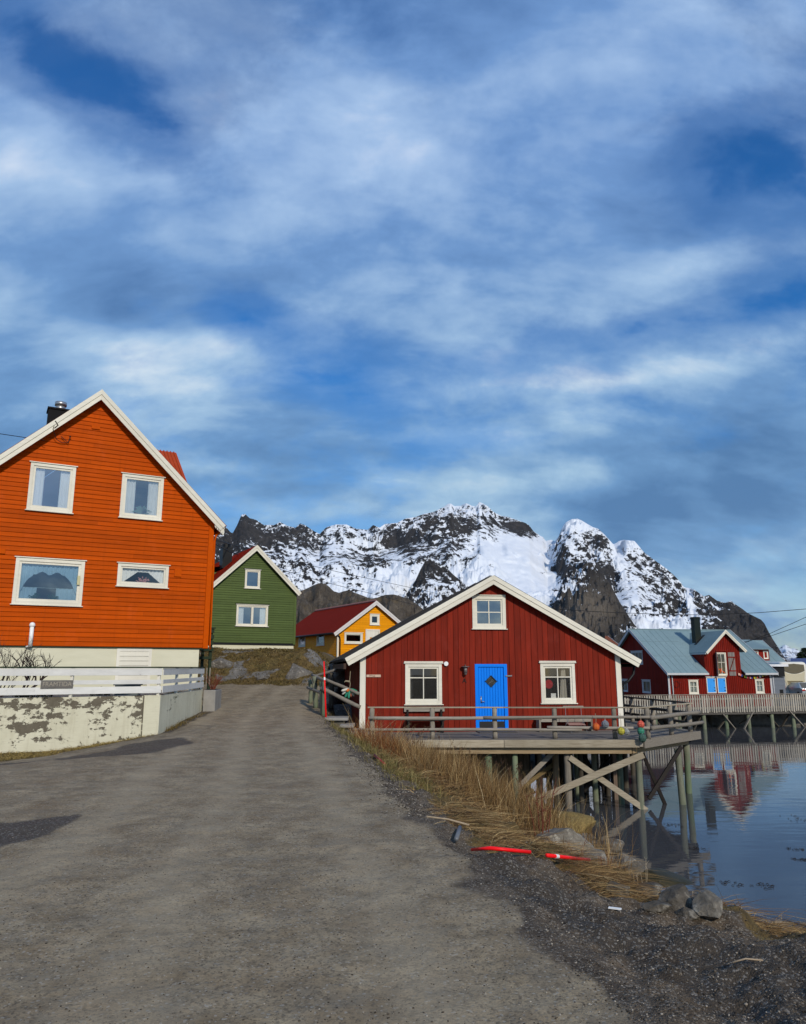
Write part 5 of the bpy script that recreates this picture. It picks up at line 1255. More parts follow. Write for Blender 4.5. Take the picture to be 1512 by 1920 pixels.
# ================================================================ the quay across the water
Q0 = Vector((12.2, 49.0)); qth = R(90 - 77)
QY = thing('timber_quay', (Q0.x, Q0.y, 0), qth, 'long timber quay on round posts on the far side of the water', 'quay')
m = MB(); m.box(-1, 26, .0, 7.0, -1.30, -1.16); m.box(-1, 26, -.05, -.005, -1.38, -1.12); m.build('deck', wood('quay_planks', (.14, .13, .115), (.05, .045, .04)), QY)  # deck widened backwards to keep light from under the quay
qs = [1188, 1231, 1276, 1322, 1364, 1406, 1450, 1490, 1532, 1570]
def qx(px):
    # intersection of the sight line with the quay front
    d = dir_px(px, 1345); n = (-math.sin(qth), math.cos(qth)); t = (Q0.x * n[0] + Q0.y * n[1]) / (d[0] * n[0] + d[1] * n[1]); X, Y = d[0] * t, d[1] * t
    return (X - Q0.x) * math.cos(qth) + (Y - Q0.y) * math.sin(qth)
for i, px in enumerate(qs):
    x = qx(px); m = MB(); m.log((x, .15, -1.3), (x, .1, -3.6), .13, 12, 6, .04); m.build('support_post', POSTW, QY, True)
    m = MB(); m.log((x + .5, 2.6, -1.3), (x + .5, 2.6, -3.6), .12, 10, 5, .04); m.build('support_post', POSTD, QY, True)
for px0, y0, px1, y1, dp in [(1320, 1337, 1303, 1361, .3), (1355, 1333, 1378, 1361, -.05), (1362, 1345, 1347, 1360, .2), (1412, 1330, 1391, 1361, -.05), (1446, 1335, 1408, 1352, 1.2), (1450, 1338, 1468, 1357, .5), (1478, 1327, 1504, 1356, -.05), (1488, 1337, 1472, 1357, .4), (1228, 1337, 1246, 1358, .2), (1290, 1336, 1272, 1362, .2), (1512, 1328, 1530, 1356, -.05)]:
    zf = lambda yy: 1.65 - (yy - 1252) / 1400. * 51.5
    m = MB(); m.bar((qx(px0), dp, zf(y0)), (qx(px1), dp, zf(y1) - .05), .05, .15, (0, 1, 0)); m.build('brace', GREYWOOD if dp < .1 else POSTD, QY)
m = MB(); m.box(-1, 26, 4.2, 4.3, -4.5, -1.3); m.build('shade_sheet', INTER, QY)  # near-black sheet standing in for the deep shade under the quay
QF = thing('slat_fence', (Q0.x, Q0.y, 0), qth, 'long weathered fence of upright grey slats along the edge of the quay', 'fence')
m = MB(); x = -.6
while x < 25:
    w = random.uniform(.085, .115); tl = random.uniform(-.012, .012); zt_ = random.uniform(-.15, -.11); zb = random.uniform(-1.27, -1.20)
    m.hexa([(x + tl, -.10, zb), (x + w + tl, -.10, zb), (x + w + tl, -.07, zb), (x + tl, -.07, zb), (x, -.10, zt_), (x + w, -.10, zt_), (x + w, -.07, zt_), (x, -.07, zt_)]); x += random.uniform(.165, .185)
m.build('slats', wood('pale_slats', (.46, .43, .37), (.22, .20, .16), 'z'), QF)
m = MB(); m.box(-.7, 25, -.13, .0, -.11, -.065); m.build('cap_rail', GREYWOOD, QF)
m = MB(); m.box(-.7, 25, -.06, -.02, -.42, -.32); m.box(-.7, 25, -.06, -.02, -1.0, -.90); m.build('back_rail', GREYWOOD, QF)
for k in range(14): m = MB(); m.box(k * 1.9, k * 1.9 + .1, -.019, .08, -1.16, -.12); m.build('post', GREYWOODZ, QF)

# ================================================================ the far red boathouse
BZ = -1.17
SLATE = paint('grey_green_roof_sheets', (.185, .265, .285), 'z', .55, .5, (.13, .20, .22), .30)
GREYTRIM = flat('greyed_trim', (.50, .51, .52), .6, var=.15)
FH = thing('red_boathouse', (19.4, 56.0, BZ), R(11), 'large dark red boathouse with a gabled dormer and two light blue doors', 'boathouse')
fW, fE, fP, fD = 8.45, 2.65, 5.80, 4.92
fsl = (fP - fE) / fD
fwin = [(1.60, .93, 2.38, 1.93), (7.08, .95, 7.80, 1.97)]
fh = [(a + .04, b + .04, c - .04, d - .04) for a, b, c, d in fwin] + [(3.12, 1.0, 3.76, 2.08), (3.99, 1.0, 4.60, 2.08)]
clad_v(.08, fW - .08, .155, .0, lambda x: fE if not (3.07 < x < 6.02) else 5.47 - .93 * abs(x - 4.80), fh + [(4.07, 2.30, 4.80, 3.88)], 0., th=.03, groove=.03).build('plank_wall', REDF, FH)
bk = MB()
xs_ = [0, 3.07, 4.80, 6.02, fW]
sheet_back(bk, 0, 3.07, 0, lambda x: fE, fh[:1], .004); sheet_back(bk, 3.07, 6.02, 0, lambda x: 5.47 - .93 * abs(x - 4.80), [(4.07, 2.30, 4.80, 3.88)], .004, peak=4.80); sheet_back(bk, 6.02, fW, 0, lambda x: fE, fh[1:2], .004)
bk.add([(fW, .004, 0), (fW, 2 * fD, 0), (fW, 2 * fD, fE), (fW, fD, fP - .05), (fW, .004, fE)], [(0, 1, 2, 3, 4)]); bk.add([(0, 2 * fD, 0), (fW, 2 * fD, 0), (fW, 2 * fD, fE), (0, 2 * fD, fE)], [(0, 1, 2, 3)])
bk.build('wall', REDF, FH)
# left gable wall of upright planks, with windows
gw_ = [(2.50, .90, 3.80, 1.90), (3.45, 3.05, 5.30, 4.12), (6.15, .9, 7.3, 1.9)]
def fgz(y): return fE + fsl * (fD - abs(y - fD)) - .05
G = MB(); clad_v(.03, 2 * fD, .155, 0, fgz, [(a + .04, b + .04, c - .04, d - .04) for a, b, c, d in gw_], 0., th=.03, groove=.03, mb=G)
G2 = MB(); sheet_back(G2, 0, 2 * fD, 0, fgz, [(a + .04, b + .04, c - .04, d - .04) for a, b, c, d in gw_], .004, peak=fD)
for mb_, nm in ((G, 'gable_planks'), (G2, 'gable_wall')):
    # built flat along x, then turned to face left: (x, y) -> (y, x)
    mb_.v = [(v[1], v[0], v[2]) for v in mb_.v]; mb_.f = [tuple(reversed(f)) for f in mb_.f]; mb_.build(nm, REDF, FH)
fl_ = MB(); fl_.box(.1, fW - .1, 2.0, 2.05, 0, 2.6); fl_.box(3.3, 5.7, 1.0, 1.05, 2.6, 4.0); fl_.box(1.6, 1.65, 2.1, 9.6, 0, 2.6); fl_.build('inner_partition', INTER, FH)
def pane_curt(w, ga, gb, gd, ge, y):
    m = MB(); drape(ga, gb, gd, ge, y, m, 12, .02); m.build('curtain', flat('grey_net_curtain', (.34, .37, .34), .9), w, True)
for q in fwin: window(FH, *q, trim=.10, sash=.04, mull=(.5,), trans=(.55,), curtain=pane_curt, sillw=.02)
for (a, b, c, d), tr in zip(gw_, (.09, .10, .09)): side_window(FH, 0, a, b, c, d, trim=tr, sash=.05, mull=(.5,) if tr == .09 else (.3, .65), curtain=pane_curt, sillw=.0, mat=flat('greyed_trim', (.50, .51, .52), .6))
dwn = window(FH, 4.03, 2.26, 4.84, 3.93, trim=.07, sash=.05, mull=(.5,), trans=(.58,), cap=False, sillw=.0)
om = MB(); c0 = Vector((4.36, .03, 2.62))
for a, l in ((2.6, .24), (-.5, .34), (1.3, .16), (-1.8, .2)): om.bar(c0, c0 + Vector((math.cos(a) * l, 0, math.sin(a) * l)), .04, .07, (0, 1, 0))
om.build('ornament', flat('orange_ornament', (.85, .10, .01), .5), dwn)
for xa, xb in ((3.12, 3.76), (3.99, 4.60)):
    m = MB(); m.box(xa - .06, xa, -.05, .03, .98, 2.13); m.box(xb, xb + .06, -.05, .03, .98, 2.13); m.box(xa, xb, -.05, .03, 2.06, 2.13); m.box(xa, xb, -.05, .03, .98, 1.04); d_ = m.build('door', WHITEV, FH)
    m = MB()
    for k in range(5): w = (xb - xa) / 5; m.box(xa + k * w + .004, xa + (k + 1) * w - .004, -.02, .02, 1.045, 2.05)
    m.build('door_leaf', flat('light_blue_paint', (.045, .33, .85), .5, var=.08), d_)
    m = MB()
    for z in (1.15, 1.35, 1.85): m.box(xb - .12, xb + .01, -.035, -.022, z, z + .04)
    m.build('hinge', BLACK, d_)
m = MB(); m.box(3.0, 4.72, -.09, -.02, 2.14, 2.19); m.build('door_head', GREYTRIM, FH)
m = MB(); m.box(3.98, 4.72, -.16, -.01, 2.20, 2.245); m.build('window_ledge', flat('cream_board', (.62, .55, .42), .7), FH)
# shutters
sh = MB()
for k in range(4): sh.box(5.0 + k * .14, 5.13 + k * .14, -.06, -.03, 2.24, 3.95)
s1 = sh.build('shutter', wood('shutter_grey', (.30, .27, .25), (.13, .11, .10), 'z'), FH)
sb_ = MB(); sb_.bar((5.02, -.075, 2.58), (5.50, -.075, 3.60), .03, .10, (0, 1, 0)); sb_.box(5.0, 5.56, -.08, -.061, 2.55, 2.63); sb_.box(5.0, 5.56, -.08, -.061, 3.55, 3.63); sb_.build('shutter_brace', REDF, s1)
sh = MB()
for k in range(3): sh.hexa([(3.98 - k * .05, -.06 - k * .13, 2.24), (3.935 - k * .05, -.18 - k * .13, 2.24), (3.91 - k * .05, -.17 - k * .13, 2.24), (3.955 - k * .05, -.05 - k * .13, 2.24), (3.98 - k * .05, -.06 - k * .13, 3.95), (3.935 - k * .05, -.18 - k * .13, 3.95), (3.91 - k * .05, -.17 - k * .13, 3.95), (3.955 - k * .05, -.05 - k * .13, 3.95)])
s2 = sh.build('shutter', MATS['shutter_grey'], FH)
sb_ = MB(); sb_.bar((3.99, -.08, 2.6), (3.87, -.42, 3.6), .03, .10, (0, 0, 1)); sb_.build('shutter_brace', REDF, s2)
m = MB(); m.box(4.0, 4.95, -.09, -.02, 4.02, 4.09); m.build('head_board', REDF, FH)
for x0_, x1_ in ((-.03, .10), (fW - .10, fW + .03)): m = MB(); m.box(x0_, x1_, -.05, -.001, 0, fE); m.build('corner_board', GREYTRIM, FH)
for q in ([(.28, -.08, fE + .0), (.30, -.07, 1.2), (.30, -.07, 0)], [(fW + .12, -.1, fE), (fW + .14, -.08, 0)]): m = MB(); m.tube(q, .04, 8); m.build('downpipe', GREYTRIM, FH, True)
# roofs
def roofx(mb, x0, x1, ya, za, yb, zb_, th, sk0=0., sk1=0.):
    mb.hexa([(x0, ya, za), (x1, ya, za), (x1 + sk1, yb, zb_), (x0 + sk0, yb, zb_), (x0, ya, za + th), (x1, ya, za + th), (x1 + sk1, yb, zb_ + th), (x0 + sk0, yb, zb_ + th)])
R0_ = -.42
rf = MB(); zlo = fE + fsl * R0_ - .0
roofx(rf, -.28, 3.05, R0_, zlo, fD, fP, .07); roofx(rf, 6.04, fW + .30, R0_, zlo, fD, fP, .07); roofx(rf, 3.052, 6.038, 1.6, fE + fsl * 1.6, fD, fP, .06)
roofx(rf, -.28, fW + .30, 2 * fD + .4, zlo, fD + .001, fP, .07)
frf = rf.build('roof', SLATE, FH)
se = MB()
for k in range(18):
    x = -.2 + k * .52
    if 2.9 < x < 6.1: continue
    se.hexa([(x, R0_, zlo + .07), (x + .03, R0_, zlo + .07), (x + .03, fD, fP + .07), (x, fD, fP + .07), (x, R0_, zlo + .085), (x + .03, R0_, zlo + .085), (x + .03, fD, fP + .085), (x, fD, fP + .085)])
for f_ in (.36, .70):
    y = R0_ + (fD - R0_) * f_; z = zlo + (fP - zlo) * f_ + .07
    se.box(-.28, 3.05, y, y + .02, z, z + .018); se.box(6.04, fW + .3, y, y + .02, z, z + .018)
se.box(-.28, fW + .3, fD - .08, fD + .08, fP + .04, fP + .10)
se.build('roof_seams', SLATE, frf)
ev = MB(); ev.box(-.28, 3.05, R0_ - .06, R0_, zlo - .08, zlo + .06); ev.box(6.04, fW + .3, R0_ - .06, R0_, zlo - .08, zlo + .06); ev.build('gutter', GREYTRIM, FH)
vb = MB()
for x in (-.31, fW + .30):
    vb.hexa([(x, R0_ - .06, zlo - .13), (x + .035, R0_ - .06, zlo - .13), (x + .035, fD, fP - .12), (x, fD, fP - .12), (x, R0_ - .06, zlo + .09), (x + .035, R0_ - .06, zlo + .09), (x + .035, fD, fP + .12), (x, fD, fP + .12)])
    vb.hexa([(x, 2 * fD + .45, zlo - .13), (x + .035, 2 * fD + .45, zlo - .13), (x + .035, fD + .001, fP - .12), (x, fD + .001, fP - .12), (x, 2 * fD + .45, zlo + .09), (x + .035, 2 * fD + .45, zlo + .09), (x + .035, fD + .001, fP + .12), (x, fD + .001, fP + .12)])
vb.build('bargeboard', GREYTRIM, FH)
# dormer
dz = 5.50; dxp = 4.80; dsl = .93
DMr = MB(); yb_ = (dz - fE) / fsl + .1
for xe, sg_ in ((3.02, -1), (6.45, 1)):
    za = dz - dsl * abs(xe - dxp); ye = (za - fE) / fsl
    DMr.hexa([(xe, -.30, za), (dxp, -.30, dz), (dxp, yb_, dz), (xe, ye + .25, za), (xe, -.30, za + .09), (dxp, -.30, dz + .07), (dxp, yb_, dz + .07), (xe, ye + .25, za + .09)])
dmr = DMr.build('dormer_roof', SLATE, frf)
bargeboards(FH, 3.02, dz - dsl * 1.78 + .10, dxp, dz + .12, 6.45, dz - dsl * 1.65 + .10, -.30, .20, name='dormer_bargeboard')
dc = MB(); dc.add([(3.07, 0, fE - .1), (3.07, 2.3, 3.9), (3.07, 0, 3.9)], [(0, 1, 2)]); dc.add([(6.02, 0, fE - .1), (6.02, 2.3, 4.3), (6.02, 0, 4.3)], [(0, 1, 2)]); dc.build('dormer_cheek', REDF, frf)
gt = MB(); gt.box(2.98, 3.06, -.3, 2.0, 3.80, 3.88); gt.build('dormer_gutter', GREYTRIM, frf)
cm = MB(); cm.box(3.86, 4.36, 2.2, 2.7, 4.2, 6.72); cm.box(3.82, 4.40, 2.16, 2.74, 6.60, 6.68); cm.build('chimney', flat('black_green_cladding', (.010, .016, .014), .35), frf)
cm = MB(); cm.hexa([(3.7, 1.9, 4.56), (4.5, 1.9, 5.28), (4.5, 2.2, 5.28), (3.7, 2.2, 4.56), (3.7, 1.9, 4.60), (4.5, 1.9, 5.32), (4.5, 2.2, 5.32), (3.7, 2.2, 4.60)]); cm.build('chimney_flashing', BLACK, frf)
m = MB(); m.tube([(.62 + math.cos(a) * .2, -.05, 1.62 + math.sin(a) * .24) for a in np.linspace(0, 2 * PI, 20)], .015, 5, False); m.build('iron_ring', BLACK, FH)
m = MB(); m.tube([(.8, -.05, 2.20), (3.2, -.06, 2.21)], .01, 4); m.sphere((3.45, -.12, 2.24), .06, 8, 6); m.sphere((1.58, -.08, 2.1), .05, 8, 6); m.build('cable_and_lamps', BLACK, FH)
# bunting
BT = thing('bunting', (19.4, 56.0, BZ), R(11), 'string of small coloured flags sagging across the right half of the red boathouse front', 'bunting')
pts = []
for i in range(25): t = i / 24; pts.append(Vector((5.62 + 2.75 * t, -.14, 2.46 - .08 * t - .30 * math.sin(PI * min(t * 1.15, 1)) * (1 - .3 * t))))
m = MB(); m.tube(pts, .008, 4); m.build('string', ROPE, BT)
fcol = [(.75, .45, .35), (.7, .2, .15), (.05, .08, .3), (.75, .6, .03), (.12, .35, .10), (.6, .08, .12), (.7, .35, .3), (.03, .05, .25), (.8, .55, .02), (.1, .3, .08), (.7, .12, .1), (.75, .75, .7), (.04, .05, .2), (.75, .65, .05), (.5, .5, .1), (.8, .2, .08)]
for k, c in enumerate(fcol):
    p = pts[1 + int(k * 22 / 16)]; m = MB(); s = .075
    m.prism([(p.x - s, p.z), (p.x + s, p.z), (p.x + s * .7, p.z - .15), (p.x - s * .7, p.z - .15)], p.y - .004, p.y + .004); m.build('flag', flat('flag_%d' % k, c, .8, var=.05), BT)

# ================================================================ more buildings beyond
def simple_house(name, px0, px1, Y, zb, zeave, zridge, half, mat, roofm, label, cat='house', th=11, trim=GREYTRIM):
    a = PY(px0, 1250, Y); o = thing(name, (a.x, Y, zb), R(th), label, cat); L = (PY(px1, 1250, Y).x - a.x) / math.cos(R(th))
    e = zeave - zb; r = zridge - zb
    m = MB(); m.box(0, L, 0, 2 * half, 0, e); m.add([(0, 0, e), (0, 2 * half, e), (0, half, r - .05)], [(2, 1, 0)]); m.add([(L, 0, e), (L, 2 * half, e), (L, half, r - .05)], [(0, 1, 2)])
    for k in range(int(L / .2)): m.box(k * .2 + .01, k * .2 + .17, -.02, -.002, 0, e)
    m.build('wall', mat, o)
    sl_ = (r - e) / half; m = MB(); roofx(m, -.25, L + .25, -.35, e - sl_ * .35, half, r, .08); roofx(m, -.25, L + .25, 2 * half + .35, e - sl_ * .35, half + .001, r, .08); rf_ = m.build('roof', roofm, o)
    m = MB()
    for k in range(int(L / .6)): x = k * .6; m.hexa([(x, -.35, e - sl_ * .35 + .08), (x + .04, -.35, e - sl_ * .35 + .08), (x + .04, half, r + .08), (x, half, r + .08), (x, -.35, e - sl_ * .35 + .1), (x + .04, -.35, e - sl_ * .35 + .1), (x + .04, half, r + .1), (x, half, r + .1)])
    m.build('roof_seams', roofm, rf_)
    m = MB()
    for x in (-.29, L + .26): m.hexa([(x, -.36, e - sl_ * .35 - .1), (x + .03, -.36, e - sl_ * .35 - .1), (x + .03, half, r - .1), (x, half, r - .1), (x, -.36, e - sl_ * .35 + .11), (x + .03, -.36, e - sl_ * .35 + .11), (x + .03, half, r + .11), (x, half, r + .11)])
    m.box(-.05, .08, -.05, -.003, 0, e); m.box(L - .08, L + .05, -.05, -.003, 0, e); m.build('trim', trim, o)
    return o, L, e, r
o2, L2, e2, r2 = simple_house('red_house', 1398, 1475, 80, -1.2, 2.35, 4.55, 3.2, REDF, SLATE, 'smaller dark red house with a dormer, behind the right end of the red boathouse')
m = MB(); m.box(L2 * .22, L2 * .66, -.06, 2.5, 0, r2 - 1.0); m.build('dormer', REDF, o2)
m = MB(); roofx(m, L2 * .10, L2 * .70, -.5, r2 - 1.02, 3.2, r2 + .06, .08); m.build('dormer_roof', SLATE, o2)
for x, z in ((L2 * .24, r2 - 2.0), (L2 * .50, r2 - 2.0), (L2 * .50, r2 - 3.7)): window(o2, x, z, x + .55, z + .85, y=-.065, trim=.10, sash=.03, sillw=0, cap=False)
o3, L3, e3, r3 = simple_house('brown_roofed_house', 1134, 1178, 88, -1, 3.6, 5.35, 3.0, flat('cream_wall', (.52, .48, .38), .8), paint('rusty_tiles', (.20, .07, .035), 'x', .7, .4, (.12, .045, .025), .4), 'distant cream house with a rusty brown roof above the red cabin roof edge', th=25)
m = MB(); m.box(L3 * .45, L3 * .45 + .45, 1.8, 2.2, r3 - 1, r3 + .45); m.build('chimney', BLACK, o3)
window(o3, L3 * .3, 1.2, L3 * .3 + 1, 2.3, y=-.03, trim=.09, sash=.04)
# grey shed with white roof beside the coach, blue roofed shed behind
gs = thing('grey_shed', (PY(1447, 1290, 70).x, 70, -1.2), R(6), 'plain grey shed with a white roof between the red boathouse and the coach', 'shed')
m = MB(); m.box(0, 1.35, 0, 3, 0, 2.05)
for k in range(5): m.box(0, 1.35, -.015, -.001, .08 + k * .4, .44 + k * .4)
m.build('wall', flat('blue_grey_boards', (.15, .17, .20), .7, var=.15), gs)
m = MB(); m.box(-.05, 1.3, -.2, 3, 2.06, 2.95); m.build('upper_wall', BLACK, gs)
m = MB(); m.box(-.4, 1.6, -.4, 3.2, 2.96, 3.16); m.build('roof', flat('snow_white_roof', (.70, .72, .74), .7), gs)
m = MB(); m.box(.75, 1.1, -.03, -.016, 0, .9); m.build('door', BLACK, gs)
bl = thing('blue_roofed_shed', (PY(1484, 1260, 92).x, 92, -1.2), R(4), 'long low shed with a dark blue roof partly hidden behind the coach', 'shed')
m = MB(); m.box(0, 9, 0, 5, 0, 3.1); m.build('wall', flat('pale_shed_wall', (.33, .36, .42), .7), bl)
m = MB(); m.hexa([(-.3, -.3, 3.1), (9.3, -.3, 3.1), (9.3, 2.5, 3.9), (1.6, 2.5, 3.9), (-.3, -.3, 3.2), (9.3, -.3, 3.2), (9.3, 2.5, 4.0), (1.6, 2.5, 4.0)]); m.build('roof', flat('navy_roof', (.05, .07, .16), .6), bl)

# ---- coach
cx0 = PY(1465, 1270, 74).x
CO = thing('coach', (cx0 + 1.27, 74, BZ - .03), R(-4), 'beige touring coach seen from behind, parked beside the red boathouse', 'coach')
CREAM = flat('coach_cream', (.52, .47, .33), .35, var=.05); CREAMD = flat('coach_gold', (.36, .30, .17), .35, .3, var=.06); CW_ = flat('coach_white', (.68, .66, .58), .35, var=.05)
def rrect(w, z0, z1, r, n=5):
    p = []
    for cx_, cz_, a0_ in ((w / 2 - r, z1 - r, 0), (-w / 2 + r, z1 - r, 90), (-w / 2 + r * .4, z0 + r * .4, 180), (w / 2 - r * .4, z0 + r * .4, 270)):
        rr = r if a0_ < 180 else r * .4
        for k in range(n + 1): a = R(a0_ + 90 * k / n); p.append((cx_ + rr * math.cos(a), cz_ + rr * math.sin(a)))
    return p
def loft(rings, mat, nm, par, smooth=True):
    m = MB(); n = len(rings[0]); vs = [v for r in rings for v in r]
    fs = [(i * n + j, i * n + (j + 1) % n, (i + 1) * n + (j + 1) % n, (i + 1) * n + j) for i in range(len(rings) - 1) for j in range(n)]
    fs += [tuple(range(n - 1, -1, -1)), tuple((len(rings) - 1) * n + j for j in range(n))]
    m.add(vs, fs); return m.build(nm, mat, par, smooth)
def ring(w, z0, z1, r, y): return [(x, y, z) for x, z in rrect(w, z0, z1, r)]
loft([ring(2.34, .42, 3.30, .36, -.10), ring(2.48, .36, 3.38, .30, .05), ring(2.52, .34, 3.42, .26, .4), ring(2.52, .34, 3.42, .26, 11.6), ring(2.3, .5, 3.2, .4, 12)], CW_, 'body', CO)
m = MB(); N = 10; top = [(-.96 + 1.92 * i / N, 3.24 - .02 * abs(i - 5)) for i in range(N + 1)]; bot = [(.98 - 1.96 * i / N, 2.55 - .28 * math.sin(PI * i / N)) for i in range(N + 1)]
m.prism(top[::-1] + bot[::-1], -.13, -.08); m.build('rear_window', flat('coach_glass', (.10, .085, .055), .12, spec=.8), CO)
m = MB(); m.prism([(-1.0, 2.5), (-.9, 1.8), (-.95, 1.6), (-.72, .95), (.72, .95), (.95, 1.6), (.9, 1.8), (1.0, 2.5), (.6, 2.3), (0, 2.22), (-.6, 2.3)], -.125, -.09); m.build('engine_cover', CREAM, CO, bevel=.01)
m = MB(); m.prism([(-.78, 1.62), (-.55, 1.02), (.55, 1.02), (.78, 1.62)], -.135, -.126); m.build('cover_panel', CREAMD, CO)
m = MB()
for z, w in ((1.52, .68), (1.40, .64), (1.28, .60), (1.20, .56)): m.box(-w, w, -.145, -.136, z, z + .045)
m.build('grille', BLACK, CO)
for s in (-1, 1):
    m = MB(); m.prism([(s * 1.20, 1.66), (s * 1.05, 1.45), (s * .95, 1.1), (s * .93, .75), (s * 1.20, .75)][::-s], -.12, -.05); m.build('tail_light', flat('tail_red', (.35, .01, .012), .25), CO, bevel=.01)
    for z in (.85, 1.0): q = MB(); q.tube([(s * 1.06, -.135, z), (s * 1.06, -.118, z)], .05, 10); q.build('indicator', flat('lamp_clear', (.6, .5, .5), .25), CO)
m = MB(); m.box(-1.16, 1.16, -.20, -.04, .36, .68); m.build('bumper', CW_, CO, bevel=.03)
m = MB(); m.box(-.30, .30, -.215, -.205, .46, .60); pl = m.build('number_plate', PIPE, CO)
text_obj('BT 24 587', .12, MATS['letter_black'], pl, (0, -.217, .53), (PI / 2, 0, 0), .001, 'lettering', .85)
for s in (-1, 1):
    for y in (2.6, 9.2): q = MB(); q.tube([(s * .95, y, .5), (s * 1.27, y, .5)], .5, 22); q.build('wheel', flat('tyre_black', (.015, .015, .015), .8), CO, True)
    q = MB(); q.box(s * 1.262 - .012, s * 1.262 + .012, .6, 11.3, 2.0, 3.0); q.build('side_glass', MATS['coach_glass'], CO)
# ---- silver car
ca = PY(1503, 1290, 71); CA = thing('silver_car', (ca.x + .9, 71, BZ), R(-4), 'silver car at the right edge beside the coach, mostly hidden behind the slat fence', 'car')
m = MB(); pr = [(0, .35), (4.3, .35), (4.35, .75), (4.1, .95), (3.1, 1.02), (2.5, 1.45), (1.0, 1.48), (.35, 1.0), (0, .9)]
vs = [(-.85, y, z) for y, z in pr] + [(.85, y, z) for y, z in pr]; n = len(pr)
for i, (x, y, z) in enumerate(vs):
    if z > 1.2: vs[i] = (x * .78, y, z)
m.add(vs, [tuple(range(n)), tuple(range(2 * n - 1, n - 1, -1))] + [(i, i + n, (i + 1) % n + n, (i + 1) % n) for i in range(n)]); m.build('body', flat('silver_paint', (.40, .43, .44), .25, .5, var=.05), CA, bevel=.05)
m = MB(); m.hexa([(-.66, .38, 1.02), (.66, .38, 1.02), (.60, .92, 1.42), (-.60, .92, 1.42), (-.66, .34, 1.03), (.66, .34, 1.03), (.60, .88, 1.44), (-.60, .88, 1.44)]); m.build('rear_window', MATS['coach_glass'], CA)
for s in (-1, 1):
    for y in (.8, 3.5): q = MB(); q.tube([(s * .62, y, .32), (s * .87, y, .32)], .32, 18); q.build('wheel', MATS['tyre_black'], CA, True)
    q = MB(); q.box(s * .68 - .14, s * .68 + .14, -.02, .01, .72, .88); q.build('tail_light', MATS['tail_red'], CA)

# ---- overhead cables
def wire(pts, r, lab):
    P_ = [PY(*p) for p in pts]; Q = []
    for i in range(len(P_) - 1):
        for k in range(6): Q.append(P_[i].lerp(P_[i + 1], k / 6))
    Q.append(P_[-1]); m = MB(); m.tube(Q, r, 5); o = m.build('power_cable', WIRE); tag(o, lab, 'cable')
c0 = Vector((math.cos(R(29)), math.sin(R(29)), 0)); n0 = Vector((-math.sin(R(29)), math.cos(R(29)), 0)); orr = Vector((-6.98, 27, 2.33))
m = MB(); e_ = orr + c0 * -5.86 + n0 * -.33 + Vector((0, 0, 6.74)); s_ = PY(-420, 700, 26); pts = [s_.lerp(e_, t / 14) - Vector((0, 0, .35 * math.sin(PI * t / 14))) for t in range(15)]; m.tube(pts, .012, 5); tag(m.build('power_cable', WIRE), 'black cable coming in from the upper left to the verge of the orange house', 'cable')
m = MB(); e_ = orr + c0 * -8.3 + n0 * -.34 + Vector((0, 0, 4.45)); s_ = PY(-420, 830, 26); m.tube([s_, s_.lerp(e_, .5) - Vector((0, 0, .1)), e_], .012, 5); tag(m.build('power_cable', WIRE), 'short black cable meeting the left verge of the orange house at the picture edge', 'cable')
wire([(404, 1012, 36), (478, 1034, 60), (552, 1053, 70), (650, 1076, 80), (762, 1100, 90), (860, 1122, 100)], .024, 'upper of two thin cables crossing the snowy slope above the yellow house')
wire([(400, 1018, 36), (430, 1034, 39.2), (500, 1060, 60), (603, 1090, 75), (700, 1114, 85), (800, 1140, 95)], .024, 'lower of two thin cables, passing in front of the green house gable')
wire([(1000, 1139, 60), (1120, 1147, 60), (1240, 1152, 62), (1320, 1153, 62), (1420, 1149, 62), (1560, 1138, 62)], .024, 'long cable crossing the mountain above the red boathouse roof')
wire([(1395, 1206, 70), (1446, 1187, 68), (1512, 1157, 64), (1600, 1112, 62)], .022, 'upper of the two rising cables at the right edge')
wire([(1385, 1206, 70), (1447, 1192, 68), (1512, 1170, 64), (1600, 1134, 62)], .022, 'lower of the two rising cables at the right edge')
# ================================================================ garden wall, fence, shrubs
GC = Vector((-6.45, 20.43, 0)); gd1 = Vector((-math.sin(R(61)), -math.cos(R(61)), 0)); gd2 = Vector((-6.89 + 6.45, 26.39 - 20.43, 0)).normalized()
TOPW = .925
gw = thing('garden_wall', (GC.x, GC.y, 0), 0, 'low concrete garden wall with flaking cream whitewash below the white board fence', 'wall')
def grid_wall(mb, a, b, z0, z1, th, nx, nz, inw, rfun):
    a = Vector(a); b = Vector(b); d = (b - a); k = len(mb.v)
    for i in range(nx):
        for j in range(nz):
            p = [a + d * (i / nx), a + d * ((i + 1) / nx)]; za, zb = z0 + (z1 - z0) * j / nz, z0 + (z1 - z0) * (j + 1) / nz
            mb.add([(p[0].x, p[0].y, za), (p[1].x, p[1].y, za), (p[1].x, p[1].y, zb), (p[0].x, p[0].y, zb)], [(0, 1, 2, 3)], rfun((i + .5) / nx, (j + .5) / nz))
    mb.add([a + Vector((0, 0, z1)), b + Vector((0, 0, z1)), b + inw * th + Vector((0, 0, z1 + .01)), a + inw * th + Vector((0, 0, z1 + .01))], [(0, 1, 2, 3)], .6)
inw1 = Vector((-gd1.y, gd1.x, 0)) * -1
if inw1.y < 0: inw1 = -inw1
m = MB(); A = gd1 * 11.0; Bp = gd1 * .42
grid_wall(m, A, Bp, -1.0, TOPW, .28, 90, 14, inw1, lambda u, v: .62 if v > .55 else .48)
m.build('front_face', PEEL, gw)
